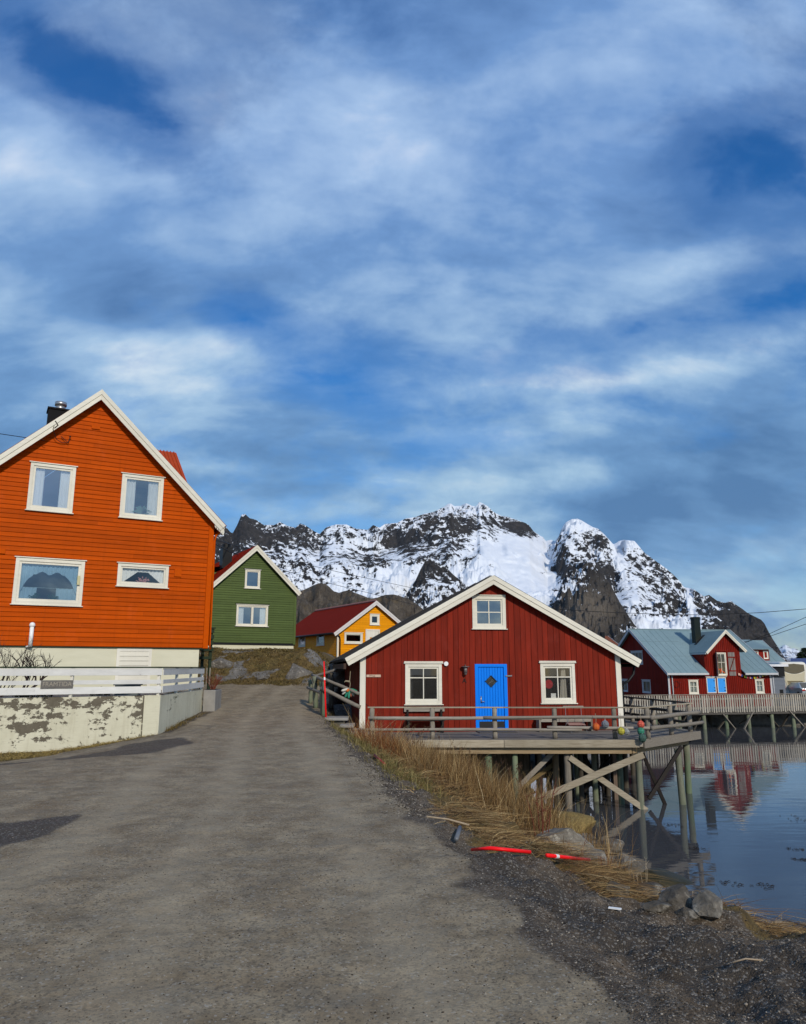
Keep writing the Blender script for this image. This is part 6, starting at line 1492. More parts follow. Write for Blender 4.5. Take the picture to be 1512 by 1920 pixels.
m = MB(); grid_wall(m, Bp + inw1 * .012 * 0 - inw1 * .02, -inw1 * .02, -1.0, TOPW + .012, .28, 4, 8, inw1, lambda u, v: .12); m.bar(Bp - inw1 * .01 + Vector((0, 0, -.8)), Bp - inw1 * .01 + Vector((0, 0, TOPW)), .03, .03)
m.build('corner_pillar', PEEL, gw)
inw2 = Vector((-1, -.07, 0)); m = MB(); grid_wall(m, -inw1 * .02, gd2 * 6.0, -.6, TOPW + .008, .26, 30, 8, inw2, lambda u, v: .10)
m.build('side_face', PEEL, gw)
m = MB(); m.add([(0, -.01, -.3), gd2 * 6 + Vector((0, 0, -.3)), gd2 * 6 + Vector((-.3, 0, -.3)), gd2 * 6 + Vector((-.3, 0, TOPW)), gd2 * 6 + Vector((0, 0, TOPW))], [(1, 2, 3, 4)]); m.build('end_face', PEEL, gw)
gb = MB(); c = GC + inw1 * .2; gb.slab([(c.x - .15, c.y), (c.x - .6, c.y + 6.6), (-9, 31.5), (-24, 26), (-22, 11.5), (GC.x + gd1.x * 8 + .1, GC.y + gd1.y * 8 + .3)][::-1] if False else [(GC.x - .12, GC.y + .15), (GC.x - .62, GC.y + 6.2), (-9.0, 31.0), (-22, 24), (GC.x + gd1.x * 11, GC.y + gd1.y * 11 + .25)], -.2, .90)
tag(gb.build('garden_soil', GROUND), kind='structure')
fn = thing('board_fence', (GC.x, GC.y, 0), 0, 'white painted board fence with a dark green top rail on the garden wall', 'fence')
def fence_run(a, d, L, posts, flip):
    n = Vector((-d.y, d.x, 0)); n = n if flip else -n    # outward
    for nm, z0, z1 in (('board', .995, 1.170), ('board', 1.232, 1.337), ('board', 1.455, 1.635)):
        m = MB(); k = max(1, int(L / 4)); e = [L * i / k for i in range(k + 1)]
        for i in range(k):
            p, q = a + d * e[i], a + d * (e[i + 1] - .004); zc = (z0 + z1) / 2; m.bar(p + n * .035 + Vector((0, 0, zc)), q + n * .035 + Vector((0, 0, zc)), .024, z1 - z0)
        m.build(nm, WHITEF, fn, bevel=.003)
    m = MB(); m.bar(a + Vector((0, 0, 1.660)) - d * .05, a + d * (L + .04) + Vector((0, 0, 1.660)), .13, .036); m.build('top_rail', DARKGREEN, fn, bevel=.004)
    for s in posts:
        p = a + d * s - n * .02; m = MB(); m.bar(p + Vector((0, 0, .90)), p + Vector((0, 0, 1.64)), .07, .07); m.build('post', WHITEV, fn, bevel=.003)
fence_run(Vector((0, 0, 0)), gd1, 10.5, (.06, 2.2, 4.3, 6.4, 8.5), True)
fence_run(gd2 * .02, gd2, 5.85, (1.9, 3.9, 5.8), False)
# name plate
d_ = dir_px(107, 1283); n = inw1; t = (GC.x * n.x + GC.y * n.y) / (d_[0] * n.x + d_[1] * n.y); P_ = Vector((d_[0] * t, d_[1] * t, 1.65 + d_[2] * t)) - Vector((GC.x, GC.y, 0)) - inw1 * .06
pl = thing('name_plate', Vector((GC.x, GC.y, 0)) + P_, R(90 - 61), 'dark grey carved wooden name plate with pale letters on the white fence', 'sign')
m = MB(); m.box(-.37, .37, -.012, .012, -.10, .10); m.build('board', wood('plate_wood', (.20, .19, .17), (.08, .075, .07)), pl, bevel=.006)
text_obj('FRAMTIDA', .155, flat('plate_letters', (.32, .29, .24), .8), pl, (0, -.014, 0), (PI / 2, 0, 0), .003, 'lettering', .9)
# planter
pt = thing('concrete_planter', (-6.66, 26.75, .0), R(2), 'grey concrete planter with reddish twigs at the end of the garden wall', 'planter')
m = MB(); m.box(-.19, .22, -.45, .6, -.1, .90); m.build('box', CONC, pt, bevel=.02)
m = MB(); m.box(-.15, .18, -.4, .55, .901, .915); m.build('soil', INTER, pt)
REDTW = flat('red_twigs', (.16, .045, .025), .8)
def twigs(par, org, n, h, spread, mat, nm, r=.006, lean=(0, 0)):
    m = MB()
    for k in range(n):
        a = random.random() * 6.28; l = random.uniform(.5, 1) * h; sp = random.uniform(.1, 1) * spread
        p0 = Vector(org) + Vector((math.cos(a), math.sin(a), 0)) * random.uniform(0, .08); p1 = p0 + Vector((math.cos(a) * sp * .4 + lean[0] * .4, math.sin(a) * sp * .4 + lean[1] * .4, l * .55)); p2 = p0 + Vector((math.cos(a) * sp + lean[0], math.sin(a) * sp + lean[1], l))
        m.tube([p0, p1, p2], [r, r * .8, r * .4], 4)
        for q in range(3):
            b = p1.lerp(p2, random.random()); c = b + Vector((random.uniform(-1, 1), random.uniform(-1, 1), random.uniform(.3, 1))) * l * .16; m.tube([b, c], [r * .6, r * .3], 4)
    return m.build(nm, mat, par)
twigs(pt, (.03, -.1, .9), 34, .60, .42, REDTW, 'twigs', .008)
# bare shrubs in the garden
BARK = flat('dark_bark', (.045, .032, .030), .9, var=.4, scale=12, bump=.6)
def shrub(name, loc, label, stems, seed, depth=5):
    rnd = random.Random(seed); o = thing(name, loc, 0, label, 'shrub'); thick = MB(); thin = MB()
    def grow(p, d, L, r, k):
        pts = [p]; q = p; dd = d
        for i in range(4):
            dd = (dd + Vector((rnd.uniform(-1, 1), rnd.uniform(-1, 1), rnd.uniform(-.5, .7))) * .22).normalized(); q = q + dd * L / 4; pts.append(q)
        (thick if r > .012 else thin).tube(pts, [r * (1 - .12 * i) for i in range(5)], 7 if r > .012 else 4)
        if k == 0: return
        for j in range(rnd.choice((2, 3, 3))):
            b = pts[rnd.choice((2, 3, 4))]; nd = (dd + Vector((rnd.uniform(-1, 1), rnd.uniform(-.8, .8), rnd.uniform(-.35, .9))) * .85).normalized(); grow(b, nd, L * rnd.uniform(.55, .85), r * .58, k - 1)
    for d, L, r in stems: grow(Vector((rnd.uniform(-.05, .05), 0, 0)), Vector(d).normalized(), L, r, depth)
    thick.build('stem', BARK, o, True); thin.build('twigs', BARK, o)
shrub('bare_shrub', (PY(46, 1262, 19.9).x, 19.9, .88), 'small gnarled leafless shrub with crooked branches, between the fence name plate and the cream foundation', [((.15, .1, 1), .50, .045), ((1, .1, .75), .62, .05), ((.5, 0, 1), .4, .03)], 3, 4)
shrub('bare_shrub', (PY(0, 1262, 19.3).x, 19.3, .88), 'bushy leafless shrub of fine twigs at the left picture edge behind the white fence', [((-.2, .1, 1), .55, .02), ((.3, .2, 1), .6, .02), ((.6, 0, .9), .5, .018), ((-.5, 0, 1), .6, .02), ((.1, -.1, 1), .7, .02), ((.8, .1, .5), .5, .015)], 8, 4)
for i, (px, w, h, lab) in enumerate([(190, .30, .26, 'dark rounded garden bush seen through the fence gap right of the name plate'), (62, .5, .24, 'low dark planting seen through the fence gaps left of the name plate')]):
    p = PY(px, 1290, 20.4 if px > 100 else 19.2); o = thing('garden_bush', (p.x, p.y, .9), 0, lab, 'bush'); m = MB()
    for k in range(260):
        a = random.random() * 6.28; r_ = math.sqrt(random.random()) * w; z = random.random() * h * (1 - (r_ / w) ** 2 * .7); c = Vector((math.cos(a) * r_, math.sin(a) * r_ * .6, z)); u = Vector((random.uniform(-1, 1), random.uniform(-1, 1), random.uniform(-.3, 1))).normalized() * .045; v = u.orthogonal().normalized() * .02
        m.add([c - v, c + u, c + v, c - u * .3], [(0, 1, 2, 3)])
    m.build('leaves', flat('dark_leaves_%d' % i, (.035, .035, .022), .8), o)
o = MB(); p = PY(238, 1284, 20.9); o.box(p.x - .30, p.x + .32, 20.85, 21.1, .92, 1.18); q = o.build('planter_box', flat('slate_planter', (.12, .14, .14), .8)); tag(q, 'grey-green planter box behind the fence below the cellar hatch', 'planter'); 
b = MB(); b.box(p.x - .34, p.x + .36, 20.82, 21.13, 1.18, 1.21); b.build('rim', MATS['slate_planter'], q)

# ================================================================ rocks
def rock(name, c, size, seed, mat, label, rot=0., flat_=.25, sub=4, group=None):
    import bmesh
    bm = bmesh.new(); bmesh.ops.create_icosphere(bm, subdivisions=sub, radius=1.0)
    P = np.array([v.co[:] for v in bm.verts]); rs = np.random.RandomState(seed)
    # cut planar facets into the ball, then roughen it
    for k in range(15):
        n = rs.normal(size=3); n /= np.linalg.norm(n); d = rs.uniform(.50, .82); s = P @ n; over = np.maximum(s - d, 0); P -= np.outer(over * .97, n)
    nn = fbm(P[:, 0] * 2 + seed + P[:, 2] * 1.3, P[:, 1] * 2 + P[:, 2] * .9, 5, seed); nn2 = fbm(P[:, 0] * 6 + P[:, 2] * 4 + seed, P[:, 1] * 6 - P[:, 2] * 4, 4, seed + 5, ridged=True)
    P *= (1 + .12 * nn + .06 * nn2)[:, None]
    P *= np.array(size)[None, :]
    for v, p in zip(bm.verts, P): v.co = p
    me = bpy.data.meshes.new(name); bm.to_mesh(me); bm.free(); me.polygons.foreach_set('use_smooth', [True] * len(me.polygons)); me.materials.append(mat)
    try: me.set_sharp_from_angle(angle=R(32))
    except Exception: pass
    o = bpy.data.objects.new(name, me); COL.objects.link(o); o.location = c; o.rotation_euler = (rs.uniform(-.12, .12), rs.uniform(-.12, .12), rot); tag(o, label, 'rock', group); return o
GRP = 'rocks along the shore'
LROCK = rock_mat('pale_grey_rock', (.13, .115, .090), (.35, .32, .265), (.44, .41, .34))
rl = [  # px, py of the centre, size in the photograph (px), material, label
    (1052, 1562, 122, 58, ROCKY, 'ochre yellow flat-topped boulder at the waterline below the deck posts', .2, 19.2),
    (1030, 1538, 110, 40, ROCKY, 'pale tan slab behind the ochre boulder, under the deck braces', -.1, 20.3),
    (1050, 1585, 130, 70, LROCK, 'large pale speckled rock slab sloping towards the water above the red pole', .35, 12.5),
    (1110, 1612, 60, 30, LROCK, 'pale speckled rock just beyond the right end of the lying red pole', .1, 10.5),
    (1172, 1621, 52, 36, LROCK, 'small angular light grey rock at the foot of the reddish weed stems', .4, None),
    (1200, 1641, 50, 42, ROCK, 'angular brownish rock directly below the small light grey one', .9, None),
    (1216, 1670, 54, 34, ROCK, 'flat dark rock between the angular rock and the round brown boulder', .2, None),
    (1268, 1684, 74, 44, ROCK, 'rounded brown boulder at the water edge, left of the rough pale one', .5, None),
    (1334, 1702, 60, 46, LROCK, 'rough pale boulder with lichen, furthest right of the shore rocks', .7, None),
    (1288, 1712, 44, 20, ROCK, 'low rock half buried in gravel below the round brown boulder', .1, None),
    (1160, 1668, 60, 26, ROCK, 'low grey rock half buried in gravel below the reddish weed stems', .6, None),
    (1140, 1588, 66, 26, ROCK, 'dark low rock in the water behind the reddish weed stems', .3, 16.),
    (1245, 1648, 90, 26, flat('wet_weed_rock', (.030, .026, .010), .5, var=.5, scale=4, bump=.6), 'dark weed-covered rock at water level beneath the post reflections', .3, 13.6),
    (1235, 1700, 50, 22, ROCK, 'flat brownish rock in the gravel left of the round brown boulder', .3, None)]
for i, (px, py, wpx, hpx, mt, lab, ro, Yf) in enumerate(rl):
    p = PY(px, py, Yf) if Yf else gpt(px, py + hpx * .3, up=0); k_ = p.y / 1400. / 2 * 1.12
    if not Yf: p.z += hpx * k_ * .45
    rock('shore_rock', p, (wpx * k_, wpx * k_ * .85, hpx * k_), 30 + i, mt, lab, ro, group=GRP)
kr = [(560, 1272, 36.6, (.98, .8, .78), 'large grey boulder at the roadside below the green house, left of the handrail'), (498, 1254, 38.2, (.95, .7, .22), 'flat pale rock in the middle of the grassy knoll'),
      (414, 1247, 37.6, (.60, .6, .40), 'dark grey rock on the left of the grassy knoll beside the porch posts'), (497, 1273, 36.6, (.62, .5, .22), 'low pale rock near the road at the foot of the knoll'),
      (605, 1262, 41, (1.2, 1.0, .45), 'pale layered rock slab below the yellow house'), (640, 1272, 36, (1.0, 1.0, .9), 'rough grey rock face behind the pole handrail, left of the net floats'),
      (576, 1248, 42, (1.0, .8, .4), 'pale rock between the footing of the green house and the yellow house'), (640, 1252, 40, (1.0, .8, .35), 'flat pale ledge of rock just left of the red cabin eaves')]
for i, (px, py, Y, s, lab) in enumerate(kr): rock('knoll_rock', PY(px, py, Y), s, 70 + i, ROCKK if i not in (4, 6, 7) else LROCK, lab, i * .5, group='rocks on the knoll')
rock('rock_bank', (-2.2, 30.5, -.5), (1.1, 2.4, 1.0), 91, ROCKK, 'dark rock bank beneath the pole handrail beside the red cabin', 0.1)

# ================================================================ dry grass, straw, weeds
def straw_mat(name, stops):
    t = NT(name); c = t.ramp(t.attr('rnd'), stops); t.b.inputs['Subsurface Weight'].default_value = 0
    return t.done(c, .8, spec=.15)
STRAW = straw_mat('dry_straw', [(0, (.030, .016, .008)), (.3, (.095, .050, .020)), (.52, (.19, .110, .042)), (.76, (.37, .245, .100)), (1, (.54, .42, .22))])
RUST = straw_mat('rusty_grass', [(0, (.055, .022, .010)), (.4, (.16, .055, .018)), (.75, (.27, .115, .035)), (1, (.40, .25, .10))])
OLIVE = straw_mat('tawny_turf', [(0, (.035, .028, .012)), (.4, (.10, .075, .022)), (.7, (.20, .14, .045)), (1, (.33, .25, .10))])
def blades(name, x, y, h, w, lean, mat, label=None, flatness=0., seed=0, bend=.5, dirbias=None, zoff=-.02, jit=1.):
    rs = np.random.RandomState(seed); n = len(x); z = land_h(x, y) + zoff
    a = rs.uniform(0, 2 * PI, n)
    if dirbias is not None: a = np.where(rs.rand(n) < dirbias[1], dirbias[0] + rs.normal(0, .5, n), a)
    ln = lean * rs.uniform(.3, 1.4, n); dx, dy = np.cos(a) * ln, np.sin(a) * ln
    fa = rs.uniform(0, PI, n); wx, wy = np.cos(fa) * w / 2, np.sin(fa) * w / 2
    lev = [0, .4, .75, 1.]; wd = [1, .8, .5, .12]; V = np.zeros((n, 8, 3))
    wob = rs.normal(0, .06, (n, 2))
    for i, (t, k) in enumerate(zip(lev, wd)):
        hx = x + dx * h * (t ** (1 + bend)) + wob[:, 0] * h * math.sin(t * PI); hy = y + dy * h * (t ** (1 + bend)) + wob[:, 1] * h * math.sin(t * PI)
        hz = z + h * t * (1 - flatness) * (1 - .35 * t * np.minimum(ln, 1)) + (.03 * np.sin(t * PI) if flatness > .5 else 0)
        V[:, 2 * i] = np.stack([hx - wx * k, hy - wy * k, hz], -1); V[:, 2 * i + 1] = np.stack([hx + wx * k, hy + wy * k, hz + (w * k * .5 if flatness > .5 else 0)], -1)
    base = np.arange(n)[:, None] * 8; Q = np.concatenate([base + np.array([2 * i, 2 * i + 1, 2 * i + 3, 2 * i + 2]) for i in range(3)], 1).reshape(-1, 4)
    r = np.repeat(np.clip(rs.beta(2, 2.2, n), 0, 1), 3)
    o = mesh_np(name, V.reshape(-1, 3), Q, mat, {'rnd': r}, smooth=False); o['kind'] = 'stuff'
    if label: o['label'] = label
    return o
def sample(n, x0, x1, y0, y1, dens, seed):
    rs = np.random.RandomState(seed); X = []; Y = []
    tot = 0
    while tot < n:
        x = rs.uniform(x0, x1, n * 3); y = rs.uniform(y0, y1, n * 3); k = rs.rand(n * 3) < dens(x, y); X.append(x[k]); Y.append(y[k]); tot += k.sum()
    return np.concatenate(X)[:n], np.concatenate(Y)[:n]
cl = lambda x, y, s, sd: np.clip(fbm(x * s, y * s, 3, sd) * 1.3 + .55, 0, 1)
def d_tall(x, y):
    dr = x - road_edge(y); over = x - crest_x(y)
    return ss((dr - .9) / .8) * ss((3.3 - over) / 1.2) * ss((y - 13.2) / 2.5) * cl(x, y, 1.1, 5) ** 1.3 * (y < 22.3)
x, y = sample(17000, -3, 5, 12, 22.4, d_tall, 1); rs = np.random.RandomState(2)
hh = rs.uniform(.4, 1.1, len(x)) * (.75 + .5 * cl(x, y, .8, 8)) * (.55 + .45 * ss((x - road_edge(y) - .8) / 1.2)); blades('tall_dry_grass', x, y, hh, rs.uniform(.005, .010, len(x)), .36, STRAW, 'tall straw-coloured dead grass on the bank in front of the deck', seed=3)
def d_rust(x, y): return ss((x - road_edge(y) - .55) / .4) * ss((1.5 - np.hypot((x + 0.2) / 1.6, (y - 19.8) / 2.4)) / .7)
x, y = sample(6000, -2.2, 3.0, 15, 22.4, d_rust, 4); blades('rusty_brown_weeds', x, y, np.random.RandomState(5).uniform(.3, .85, len(x)), np.full(len(x), .009), .5, RUST, 'rust-brown dead weeds below the left end of the deck', seed=6)
def d_low(x, y):
    dr = x - road_edge(y); over = x - crest_x(y)
    return ss((dr - .28) / .4) * ss((np.where(y < 13, .35, 2.6) - over) / .6) * np.where(y < 12.5, .30, 1) * ss((y - 7.9 + (x - 1) * .6) / 1.0) * np.clip(cl(x, y, 1.6, 15) * 1.7 - .35, 0, 1) * (.35 + .65 * (y < 22))
x, y = sample(20000, -2.9, 4.2, 6.8, 26, d_low, 7); blades('matted_grass', x, y, np.random.RandomState(8).uniform(.08, .30, len(x)), np.random.RandomState(8).uniform(.004, .008, len(x)) * (.7 + y / 25), 1.5, STRAW, 'matted dry grass along the right edge of the road', seed=9, flatness=.55)
x, y = sample(3600, .5, 3.0, 6.9, 11.5, lambda x, y: ss((1.0 - np.abs(y - (10.4 - 1.75 * (x - .2))) / 1.3) / .5) * (x > road_edge(y) + .35) * np.clip(cl(x, y, 2.0, 33) * 1.8 - .3, 0, 1), 10); blades('straw_litter', x, y, np.random.RandomState(11).uniform(.10, .34, len(x)), np.random.RandomState(11).uniform(.003, .006, len(x)), 1.8, STRAW, 'flattened straw around the lying red pole', seed=12, flatness=.8, dirbias=(-.7, .5))
# crest at the lower right, straw washed into a rim
def d_rim(x, y): return np.exp(-((x - crest_x(y) + .12) / .28) ** 2) * ss((x - 2.5) / .5)
x, y = sample(4200, 2.3, 6.5, 5.2, 8.2, d_rim, 13); blades('rim_straw', x, y, np.random.RandomState(14).uniform(.08, .34, len(x)), np.random.RandomState(14).uniform(.003, .007, len(x)), 1.7, STRAW, 'washed-up straw along the rim of the bank at the lower right', seed=15, flatness=.72, dirbias=(2.3, .55))
# verge below the garden wall, foot of wall
def d_v(x, y): return ss((np.clip(.5 + .9 * (-6.6 - x), .2, 2.8) - seg_d(x, y, (-13, 16.8), (-6.5, 20.4))) / .4) * ((x + 6.45) * .485 - (y - 20.43) * .875 > .02) * np.clip(cl(x, y, 1.2, 22) * 1.5 - .1, 0, 1)
x, y = sample(9000, -12.5, -5.6, 13, 20.6, d_v, 16); blades('verge_grass', x, y, np.random.RandomState(17).uniform(.08, .22, len(x)), np.full(len(x), .012), 1.1, straw_mat('golden_grass', [(0, (.10, .07, .02)), (.5, (.27, .19, .055)), (1, (.44, .33, .12))]), 'golden dead grass along the foot of the peeling garden wall', seed=18, flatness=.5)
x, y = sample(500, -6.6, -6.0, 21, 26.4, lambda x, y: np.exp(-((x + 6.36 + .07 * (y - 20.4)) / .14) ** 2) * cl(x, y, 1.2, 3), 19); blades('wall_foot_grass', x, y, np.random.RandomState(20).uniform(.06, .18, len(x)), np.full(len(x), .010), .9, OLIVE, 'thin grass at the foot of the side garden wall', seed=21)
# long crossing stems standing in the tangle, and olive tufts on the road side
x, y = sample(1500, -3, 5, 12.5, 22.4, lambda x, y: d_tall(x, y) + .5 * d_rust(x, y), 60); blades('long_stems', x, y, np.random.RandomState(61).uniform(.5, 1.35, len(x)), np.full(len(x), .011), .75, straw_mat('pale_stems', [(0, (.16, .085, .035)), (.5, (.36, .25, .11)), (1, (.60, .49, .30))]), 'long pale stems crossing in the tall dead grass', seed=62, bend=.25)
x, y = sample(3800, -3.1, 1.5, 11, 27, lambda x, y: np.exp(-((x - road_edge(y) - .55) / .28) ** 2) * np.clip(cl(x, y, 1.8, 44) * 2 - .7, 0, 1), 63); blades('road_edge_tufts', x, y, np.random.RandomState(64).uniform(.10, .28, len(x)), np.full(len(x), .009), .7, straw_mat('olive_tuft', [(0, (.045, .042, .012)), (.5, (.15, .125, .040)), (1, (.36, .29, .13))]), 'small olive tufts along the right edge of the road', seed=65)
# knoll turf
def d_k(x, y): return ss((y - 35.4 + .25 * np.abs(x + 8)) / .5) * ss((-2.6 - x) / .8) * np.clip(fbm(x * .8, y * .8, 4, 41) + .75, 0, 1)
x, y = sample(17000, -14, -2.8, 34.5, 42.5, d_k, 23); blades('knoll_turf', x, y, np.random.RandomState(24).uniform(.08, .22, len(x)), np.full(len(x), .030), 1.0, OLIVE, 'brown turf on the knoll below the green house', seed=25, flatness=.3)
# seeding stalks standing above the grass
WEED = flat('dark_seed_heads', (.085, .048, .030), .9, var=.4)
rs = random.Random(4); m = MB()
for k in range(70):
    px = rs.uniform(730, 985); Y = rs.uniform(18.5, 22.0); X = PY(px, 1400, Y).x
    z = float(land_h(np.array([X]), np.array([Y]))[0]); H_ = rs.uniform(.7, 1.25); lx_, ly_ = rs.uniform(-.2, .2), rs.uniform(-.15, .15)
    top = Vector((X + lx_, Y + ly_, z + H_)); m.tube([(X, Y, z), (X + lx_ * .3, Y, z + H_ * .5), top], [.006, .005, .003], 4)
    for q in range(rs.choice((0, 3, 5, 6))):
        e = top + Vector((rs.uniform(-.07, .07), rs.uniform(-.07, .07), rs.uniform(-.02, .07))); m.tube([top - Vector((0, 0, .06)), e], .0025, 3); m.sphere(e, .013, 5, 4)
tag(m.build('seed_stalks', WEED), 'dark dead weed stalks with seed heads rising in front of the deck edge', kind='stuff')
def weed(px, py, Y, n, h, sp, lab, mat=REDTW, r=.005, lean=(0, 0)):
    p = PY(px, py, Y); z = float(land_h(np.array([p.x]), np.array([p.y]))[0]); o = thing('dead_weed', (p.x, p.y, z - .03), 0, lab, 'weed', 'dead weeds on the bank')
    twigs(o, (0, 0, 0), n, h, sp, mat, 'stems', r, lean)
weed(1018, 1592, 12.5, 8, 1.15, .22, 'clump of tall dark red stems standing on the bank left of the ochre boulder', r=.008)
weed(1135, 1638, 10.2, 16, .62, .16, 'dense clump of reddish stems beside the small light grey rock'); weed(1160, 1645, 10.4, 14, .60, .2, 'clump of reddish brown stems nearest to the deck corner post reflection'); weed(1085, 1632, 9.6, 7, .5, .2, 'loose reddish stems above the right end of the lying red pole')
weed(1348, 1690, 8.6, 2, .36, .05, 'single thin red stem against the water, left of the forked red one', r=.004); weed(1383, 1700, 8.2, 4, .38, .12, 'forked red twig standing against the water at the lower right', r=.004)
PST = flat('pale_stem', (.44, .36, .24), .8)
weed(1170, 1668, 8.8, 6, .30, .10, 'short pale stems in front of the shore rocks', PST, .003); weed(1300, 1712, 7.8, 9, .28, .2, 'tuft of pale upright straws at the rim of the bank', PST, .003)
weed(1478, 1708, 7.6, 4, .70, .10, 'very thin pale grass stems against the water at the right edge', PST, .0025); weed(1390, 1712, 7.6, 6, .35, .35, 'pale grass stalks leaning left over the water', PST, .003, (-.25, 0)); weed(1210, 1690, 8.0, 4, .34, .06, 'single pale reed in front of the round brown boulder', PST, .003)

# lying poles, sticks and bits
def gp2(px, py, up=.02):
    p = gpt(px, py); p.z += up; return p
lying([gp2(885, 1604), gp2(920, 1604, .03), gp2(995, 1611, .03)], [.013, .017, .017], 'left half of the broken red snow pole lying in the straw')
a = gp2(1026, 1617, .03); b = gp2(1106, 1630, .06); lying([a, a.lerp(b, .5), b], .017, 'right half of the broken red snow pole lying in the straw', band=.18)
lying([gp2(702, 1424, .05), gp2(722, 1440, .03)], .025, 'short piece of faded red pole at the road edge in front of the deck', mat=flat('faded_red', (.30, .03, .03), .5))
lying([gp2(856, 1586, .03), gp2(863, 1563, .03)], .022, 'short grey metal bolt lying in the gravel by the road', 'metal_rod', flat('dull_rod', (.16, .17, .18), .5, .3), 'metal rod')
o = MB(); p = gp2(990, 1558, .05); o.tube([p, p + Vector((.10, .03, .03))], .04, 12); tag(o.build('drink_can', STEEL), 'dented silver can lying in the dry grass above the pale rock slab', 'can')
o = MB(); p = gp2(1142, 1713, .012); q = gp2(1166, 1716, .012); o.bar(p, q, .03, .008); tag(o.build('plastic_scrap', PIPE), 'small white plastic scrap on the gravel at the lower right', 'litter')
for pts, r, lab in [([(1432, 1728), (1470, 1722), (1540, 1712)], .012, 'long pale driftwood stick on the rim of the bank, uppermost of the two'), ([(1455, 1742), (1500, 1735), (1560, 1715)], .014, 'thicker pale driftwood stick at the lower right corner of the bank'), ([(1375, 1822), (1400, 1815), (1432, 1818)], .005, 'thin curved twig on the dark gravel'), ([(800, 1540), (840, 1545), (880, 1556)], .010, 'pale straight stick lying beside the road among the straw')]:
    lying([gp2(*p_, .02) for p_ in pts], r, lab, 'driftwood_stick', wood('stick_' + str(int(r * 1000)), (.40, .33, .23), (.20, .15, .10)), 'stick')
# pebbles
def pebbles(name, n, x0, x1, y0, y1, dens, s0, s1, mat, label, seed):
    x, y = sample(n, x0, x1, y0, y1, dens, seed); rs = np.random.RandomState(seed); z = land_h(x, y)
    t = (1 + 5 ** .5) / 2; B = np.array([(-1, t, 0), (1, t, 0), (-1, -t, 0), (1, -t, 0), (0, -1, t), (0, 1, t), (0, -1, -t), (0, 1, -t), (t, 0, -1), (t, 0, 1), (-t, 0, -1), (-t, 0, 1)]) / 1.9
    F = np.array([(0, 11, 5), (0, 5, 1), (0, 1, 7), (0, 7, 10), (0, 10, 11), (1, 5, 9), (5, 11, 4), (11, 10, 2), (10, 7, 6), (7, 1, 8), (3, 9, 4), (3, 4, 2), (3, 2, 6), (3, 6, 8), (3, 8, 9), (4, 9, 5), (2, 4, 11), (6, 2, 10), (8, 6, 7), (9, 8, 1)])
    s = s0 + (s1 - s0) * rs.rand(n) ** 3
    V = B[None] * (1 + rs.normal(0, .16, (n, 12, 1))) * (s[:, None] * np.stack([rs.uniform(.8, 1.4, n), rs.uniform(.8, 1.4, n), rs.uniform(.5, .9, n)], -1).reshape(n, 3) .reshape(n, 3))[:, None, :] if False else B[None] * (1 + rs.normal(0, .16, (n, 12, 1))) * (s[:, None] * np.stack([rs.uniform(.8, 1.4, n), rs.uniform(.8, 1.4, n), rs.uniform(.5, .9, n)], -1))[:, None, :]
    V = V + np.stack([x, y, z + s * .15], -1)[:, None, :]
    Q = (F[None] + np.arange(n)[:, None, None] * 12).reshape(-1, 3)
    o = mesh_np(name, V.reshape(-1, 3), Q, mat, {'rnd': np.repeat(rs.rand(n), 20)}, smooth=False); o['kind'] = 'stuff'; o['label'] = label
PEB = straw_mat('pebble_stone', [(0, (.020, .016, .012)), (.45, (.070, .056, .041)), (.8, (.15, .128, .098)), (1, (.38, .34, .28))])
pebbles('gravel', 36000, -.5, 5.2, 3.0, 11, lambda x, y: ss((x - road_edge(y) + .12) / .3) * ss((crest_x(y) - x + .3) / .4) * (4.2 / y) ** 1.3, .002, .0080, PEB, 'loose gravel on the right shoulder of the road', 50)
pebbles('road_grit', 9000, -4, 1.5, 2.9, 10, lambda x, y: (x < road_edge(y)) * (3.2 / y) ** 1.6 * (.35 + .65 * cl(x, y, 1.2, 90)), .002, .006, PEB, 'small stones scattered on the packed road', 51)
pebbles('verge_gravel', 6000, -3, 1.5, 9, 27, lambda x, y: np.exp(-((x - road_edge(y) - .12) / .25) ** 2) * (10 / y),   .004, .014, PEB, 'gravel along the right edge of the road further back', 52)

# floating seaweed
SW = flat('seaweed_brown', (.020, .014, .010), .35, var=.4)
for i, (px, py, w, l) in enumerate([(1370, 1658, .35, 1.0), (1428, 1662, .40, 1.0), (1492, 1592, .30, 1.0), (1500, 1535, .8, 1.6), (1262, 1548, .42, 1.4), (1302, 1591, .35, 1.0), (1500, 1612, .3, .6)]):
    p = PZ(px, py, WZ); lab = ['small clump of floating seaweed left of centre near the lower right shore', 'elongated strand of floating seaweed behind the leaning grass stalks', 'small dark ring of floating seaweed near the right edge', 'large dark patch of floating seaweed at the right edge, farthest up', 'thin film of seaweed around the foot of the dark cross brace', 'thin drifting seaweed strand right of the outermost deck post', 'sparse specks of seaweed at the right edge below the ring'][i]
    o = thing('floating_seaweed', p, 0, lab, 'seaweed', 'seaweed floating on the water'); m = MB(); rr = random.Random(i)
    for k in range(16):
        a = rr.random() * 6.28; d = math.sqrt(rr.random()); c = Vector((math.cos(a) * d * w * .6, math.sin(a) * d * w * 1.0 * l * .5, .004)); e = c + Vector((rr.uniform(-1, 1), rr.uniform(-.6, .6), .03)) * .09; m.tube([c, c.lerp(e, .5) + Vector((0, 0, .015)), e], [.004, .007, .003], 4)
    m.build('fronds', SW, o)

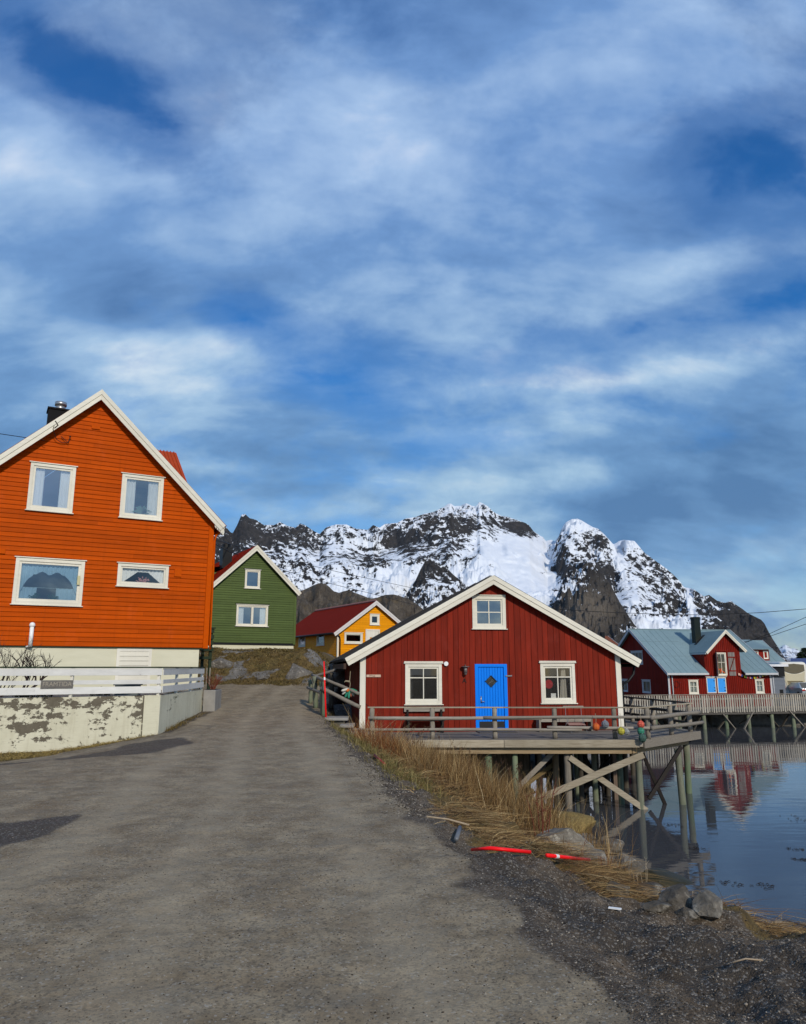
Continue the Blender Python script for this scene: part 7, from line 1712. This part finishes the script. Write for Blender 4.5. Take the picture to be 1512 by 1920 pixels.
# ================================================================ trees at the far right
def conifer(loc, H_, w, label, seed):
    o = thing('pine_tree', loc, 0, label, 'tree', 'dark conifers at the right edge'); rs = random.Random(seed)
    m = MB(); m.tube([(0, 0, 0), (.05, 0, H_ * .5), (0, 0, H_)], [H_ * .022, H_ * .014, .02], 7); m.build('trunk', BARK, o, True)
    m = MB()
    for k in range(1500):
        t = rs.random() ** .8; z = H_ * (.12 + .88 * t); rad = w * (1 - t) ** .75 * (.75 + .35 * math.sin(t * 23 + seed)) + .1; a = rs.random() * 6.28; r_ = rad * math.sqrt(rs.random()); c = Vector((math.cos(a) * r_, math.sin(a) * r_, z - r_ * .25))
        d = Vector((math.cos(a), math.sin(a), rs.uniform(-.5, .3))).normalized() * rs.uniform(.25, .5); v = d.cross(Vector((rs.uniform(-1, 1), rs.uniform(-1, 1), 1))).normalized() * .13; m.add([c - d * .3, c + v, c + d, c - v], [(0, 1, 2, 3)])
    m.build('crown', flat('needles', (.016, .030, .012), .9, var=.5, scale=.8), o)
for px, Y, zt_, w, sd2, lab in [(1512, 120, 1215, 2.6, 1, 'dark conifer at the right picture edge, tallest of the row'), (1503, 118, 1224, 1.6, 2, 'shorter dark conifer just left of the tallest one at the right edge'), (1530, 122, 1212, 2.8, 3, 'dark conifer outermost at the right edge'), (1552, 121, 1218, 2.6, 4, 'dark conifer beyond the right picture edge')]:
    zt2 = PY(px, zt_, Y).z; conifer((PY(px, 1250, Y).x, Y, -1.2), zt2 + 1.2, w, lab, sd2)
m = MB(); rs = random.Random(9)
for k in range(2600):
    px = rs.uniform(1474, 1600); Y = rs.uniform(112, 128); p = PY(px, 1250, Y); h = rs.uniform(1.4, 3.6) + (1.2 if px < 1490 else 0) * rs.random(); b = Vector((p.x, Y, -1.2)); t_ = b + Vector((rs.uniform(-.5, .5), rs.uniform(-.5, .5), h)); m.tube([b.lerp(t_, .3), t_], [.04, .015], 3)
tag(m.build('bare_thicket', flat('thicket_brown', (.075, .045, .035), .9, var=.4)), 'brown leafless thicket in front of the distant snowy mountains', kind='stuff')
m = MB(); p = PY(1505, 1250, 100); m.tube([(p.x, 100, -1.2), (p.x, 100, 2.0)], .06, 6); tag(m.build('thin_pole', PIPE), 'thin pale pole in front of the dark conifers', 'pole')

# ================================================================ air: thin haze round the whole scene
hm = MB(); hm.box(-9000, 15000, -800, 16000, -8, 1400); hz = hm.build('haze', BLACK)
t = NT('air'); vol = t.n('ShaderNodeVolumePrincipled'); vol.inputs['Color'].default_value = (.78, .86, 1, 1); vol.inputs['Density'].default_value = 1.6e-5; vol.inputs['Anisotropy'].default_value = .2
for l in list(t.out.inputs[0].links): t.t.links.remove(l)
t.l(vol.outputs[0], t.out.inputs['Volume']); hz.data.materials.clear(); hz.data.materials.append(t.m); tag(hz, kind='stuff')
